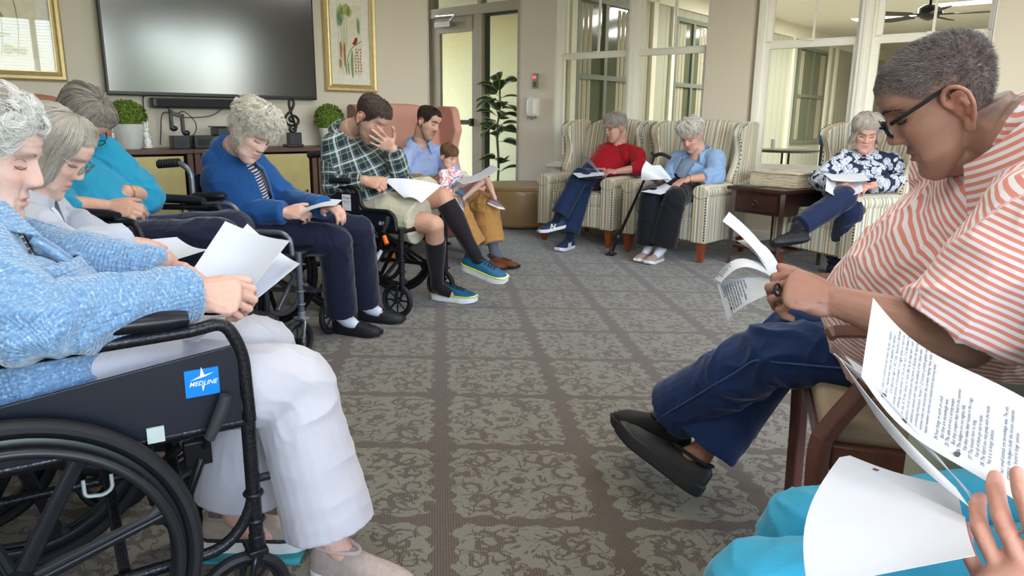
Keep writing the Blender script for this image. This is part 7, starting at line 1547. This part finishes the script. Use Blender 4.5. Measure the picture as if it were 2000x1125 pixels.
# ===== person at the lower right: lap, hands and papers
F12=nz(V3(-.97,.18,0));R12=np.cross(F12,V3(0,0,1))
kR=P(1590,1068,.98);kL=P(1500,1190,.84)
pel=(kR+kL)/2-F12*.43+V3(0,0,.0);pel[2]=.55
wL=P(2080,1290,.56);wR=P(2245,862,.78)
o=dict(F=F12,pel=pel,neck=pel+V3(.10,0,.50),head=pel+V3(.05,.0,.63),hf=(-.9,.2,-.4),hu=(-.4,.1,.9),s=.98,bulk=1.05,hs=1.0,voxel=.0032,
 elL=pel+V3(.06,-.24,.18),wrL=wL,hdL=nz(P(1895,990,.60)-wL),hpL=V3(.3,.75,.35),hkL=dict(curls=[(.25,.35,.25),(.45,.6,.4),(.55,.7,.4),(.6,.7,.4)],thumb=(.35,.95,.25),tcurl=.1,spread=.2),
 elR=pel+V3(.15,.28,.20),wrR=wR,hdR=nz(P(1990,815,.74)-wR),hpR=V3(.2,-.5,-.4),hkR=dict(curl=(.3,.4,.3),thumb=(.6,.8,.2)),
 knR=kR,knL=kL,anR=kR+V3(.02,0,-.42),anL=kL+V3(.02,0,-.42),ftR=F12,ftL=F12,skin='pink',face=dict(),
 label='person at the lower right in bright turquoise trousers holding printed sheets')
o['hair']=HS=dict(T=.018,cols=('8a8078','b5aca2','dcd7d0'),N=800,R=.001)
b,g=person(o);dbg('P12',g['J']);hair(b,g['fr'],g['hd'],g['sc'],HS,12)
shirt(b,g,fabric('white_blouse','c9cbd2','dcdde2'),sleeve=.75,seed=121,name='blouse',low=-.02)
trousers(b,g,fabric('bright_turquoise','2a8cad','3a9dbd',260),seed=122,to=.9,r0=1.28,fold=.007)
for k in 'RL': shoe_on(b,g,k,.25,.095)
# sage upholstered armchair of that person
MSg=fabric('sage_ribbed','9aa08c','b3b8a4',150,.9,.3,.1,mapsc=(1,1,.12))
e=empty('upholstered_armchair');at(e,V3(pel[0],pel[1],0)+F12*.0,F12);tag(e,'pale sage ribbed armchair at the right edge under the person in turquoise trousers','armchair')
m=MB();m.box((.02,0,.36),(.60,.54,.20));m.build('seat',MSg,e,bevel=.03,seg=4)
m=MB();m.box((-.34,0,.55),(.12,.70,.75));m.build('backrest',MSg,e,bevel=.04,seg=4)
for s in (-1,1): m=MB();m.box((-.065,s*.33,.37),(.49,.10,.60));m.build('arm',MSg,e,bevel=.035,seg=4)
for sx in (-.24,.24):
    for s in (-1,1): m=MB();m.tube([(sx,s*.28,.27),(sx,s*.28,0)],[.022,.016],10);m.build('leg',M_WOOD,e)
TX2="23 Under an unloved woman when she gets a husband\n     And a maidservant when she supplants her mistress.\n          Solo laborious saga of 18-23 that \"hypocrisy is illustrated\n  natural parallel of punishment. If an eagle leaves no trail in the\nA slithering snake leaves no trail on the rock. 3) A ship leaves no trail\nthe sea. 4) A man leaves no mark after he has slept with a virgin. Ther\nactions are all concealed and thus serve to illustrate the hypocrisy of the\nadulterous woman who hides the evidence of her shame while\nprofessing innocence. Verses 21-23 Society is greatly agitated when\nnormal roles are overturned, like servants reigning, fools made rich\nhated women married and maidservants becoming wives.\"\n\n24 Four things on earth are small,\n     But they are exceedingly wise:\n25 The ants are not a strong people,\n     But they prepare their food in the summer;\n26 The badgers are not mighty folk,\n     Yet they make their houses in the crags;\n27 The locusts have no king,\n     Yet all of them go out in ranks;\n28 The lizard you may grasp with the hands,\n     Yet it is in kings' palaces.\n\n  Four small animals are exceedingly wise. The ants\n  prepare; the badgers build; the locusts cooperate;\n  the lizard is found in kings' palaces."
def persp_sheet(name,label,pts,bend,**k): return sheet(name,label,[P(*q) for q in pts],bend=bend,n=30,**k)
def hole(so,f,N_,u,v,r=.0038):
    c=f(u,v);sg=1 if (N_@(CAM-c))>0 else -1;m=MB();m.lathe([(0,0),(r,0),(r,.0004),(0,.0004)],c+N_*sg*.0007,20,basis_z(N_*sg));m.build('punched_hole',flat('hole_dark2','4b4b48',.8),so)
# main sheet: a top-left, b lower-left, c lower-right, d upper-right
so,f,N_=persp_sheet('papers','large printed sheet with punched holes held up at the lower right',[(1705,582,.94),(1682,735,.80),(2030,1010,.60),(2040,800,.76)],lambda u,v:-.018*math.sin(PI*v)-.006*math.sin(2*PI*v))
sg=1 if (N_@(CAM-f(.5,.5)))>0 else -1
def print_page(so,f,N_,sg,txt,size,v0,u0,wu,wv):
    """lines run from the punched edge (u=1) towards u=0; successive lines move along v"""
    def fn(c):
        out=np.empty_like(c)
        for i,(x,y,z) in enumerate(c):
            u=u0-x/wu;v=v0-y/wv;p=f(min(max(u,-.02),1.02),min(max(v,-.05),1.05));out[i]=p+N_*sg*.0009
        return out
    return text_obj('print',txt,size,M_INK,so,None,.00002,'LEFT',fn=fn,spacing=1.05)
wu=float(np.linalg.norm(f(0,.5)-f(1,.5)));wv=float(np.linalg.norm(f(.5,0)-f(.5,1)))
print_page(so,f,N_,sg,TX2,.0062,.52,.90,wu,wv);hole(so,f,N_,.90,.17);hole(so,f,N_,.92,.62)
so,f,N_=persp_sheet('papers','second printed sheet showing under the large one at the lower right',[(1628,690,.86),(1700,745,.80),(1905,985,.64),(1880,948,.66)],lambda u,v:.012*math.sin(PI*v));hole(so,f,N_,.5,.45,.0034)
so,f,N_=persp_sheet('papers','third sheet with a dark printed inner side at the lower right',[(1650,695,.90),(1715,735,.84),(1905,975,.66),(1870,935,.70)],lambda u,v:-.01*math.sin(PI*v))
so,f,N_=persp_sheet('papers','fourth sheet, its edge just below the second one, at the lower right',[(1640,700,.84),(1712,815,.78),(1893,990,.635),(1866,952,.66)],lambda u,v:.006*math.sin(PI*v))
# large curved back sheet
def fb(u,v):
    a=P(1640,893,.80)*(1-u)+P(1885,1010,.645)*u;b_=P(1578,1150,.62)*(1-u)+P(1905,1085,.56)*u;p=a*(1-v)+b_*v;n=nz(V3(-.7,-.6,.35));return p+n*(.045*math.sin(PI*v)*(1-u*.9))
m=MB();G=np.array([[fb(u,v) for v in np.linspace(0,1,30)] for u in np.linspace(0,1,20)]);m.grid(G,.0006);bo=m.build('papers',M_PAPER);tag(bo,'big curved blank sheet hanging over the turquoise trousers at the lower right','papers')
so,f,N_=persp_sheet('papers','narrow folded flap with a punched hole above the big curved sheet',[(1642,893,.80),(1660,890,.815),(1868,950,.70),(1880,1008,.65)],lambda u,v:.004*math.sin(PI*v));hole(so,f,N_,.6,.30,.0034)
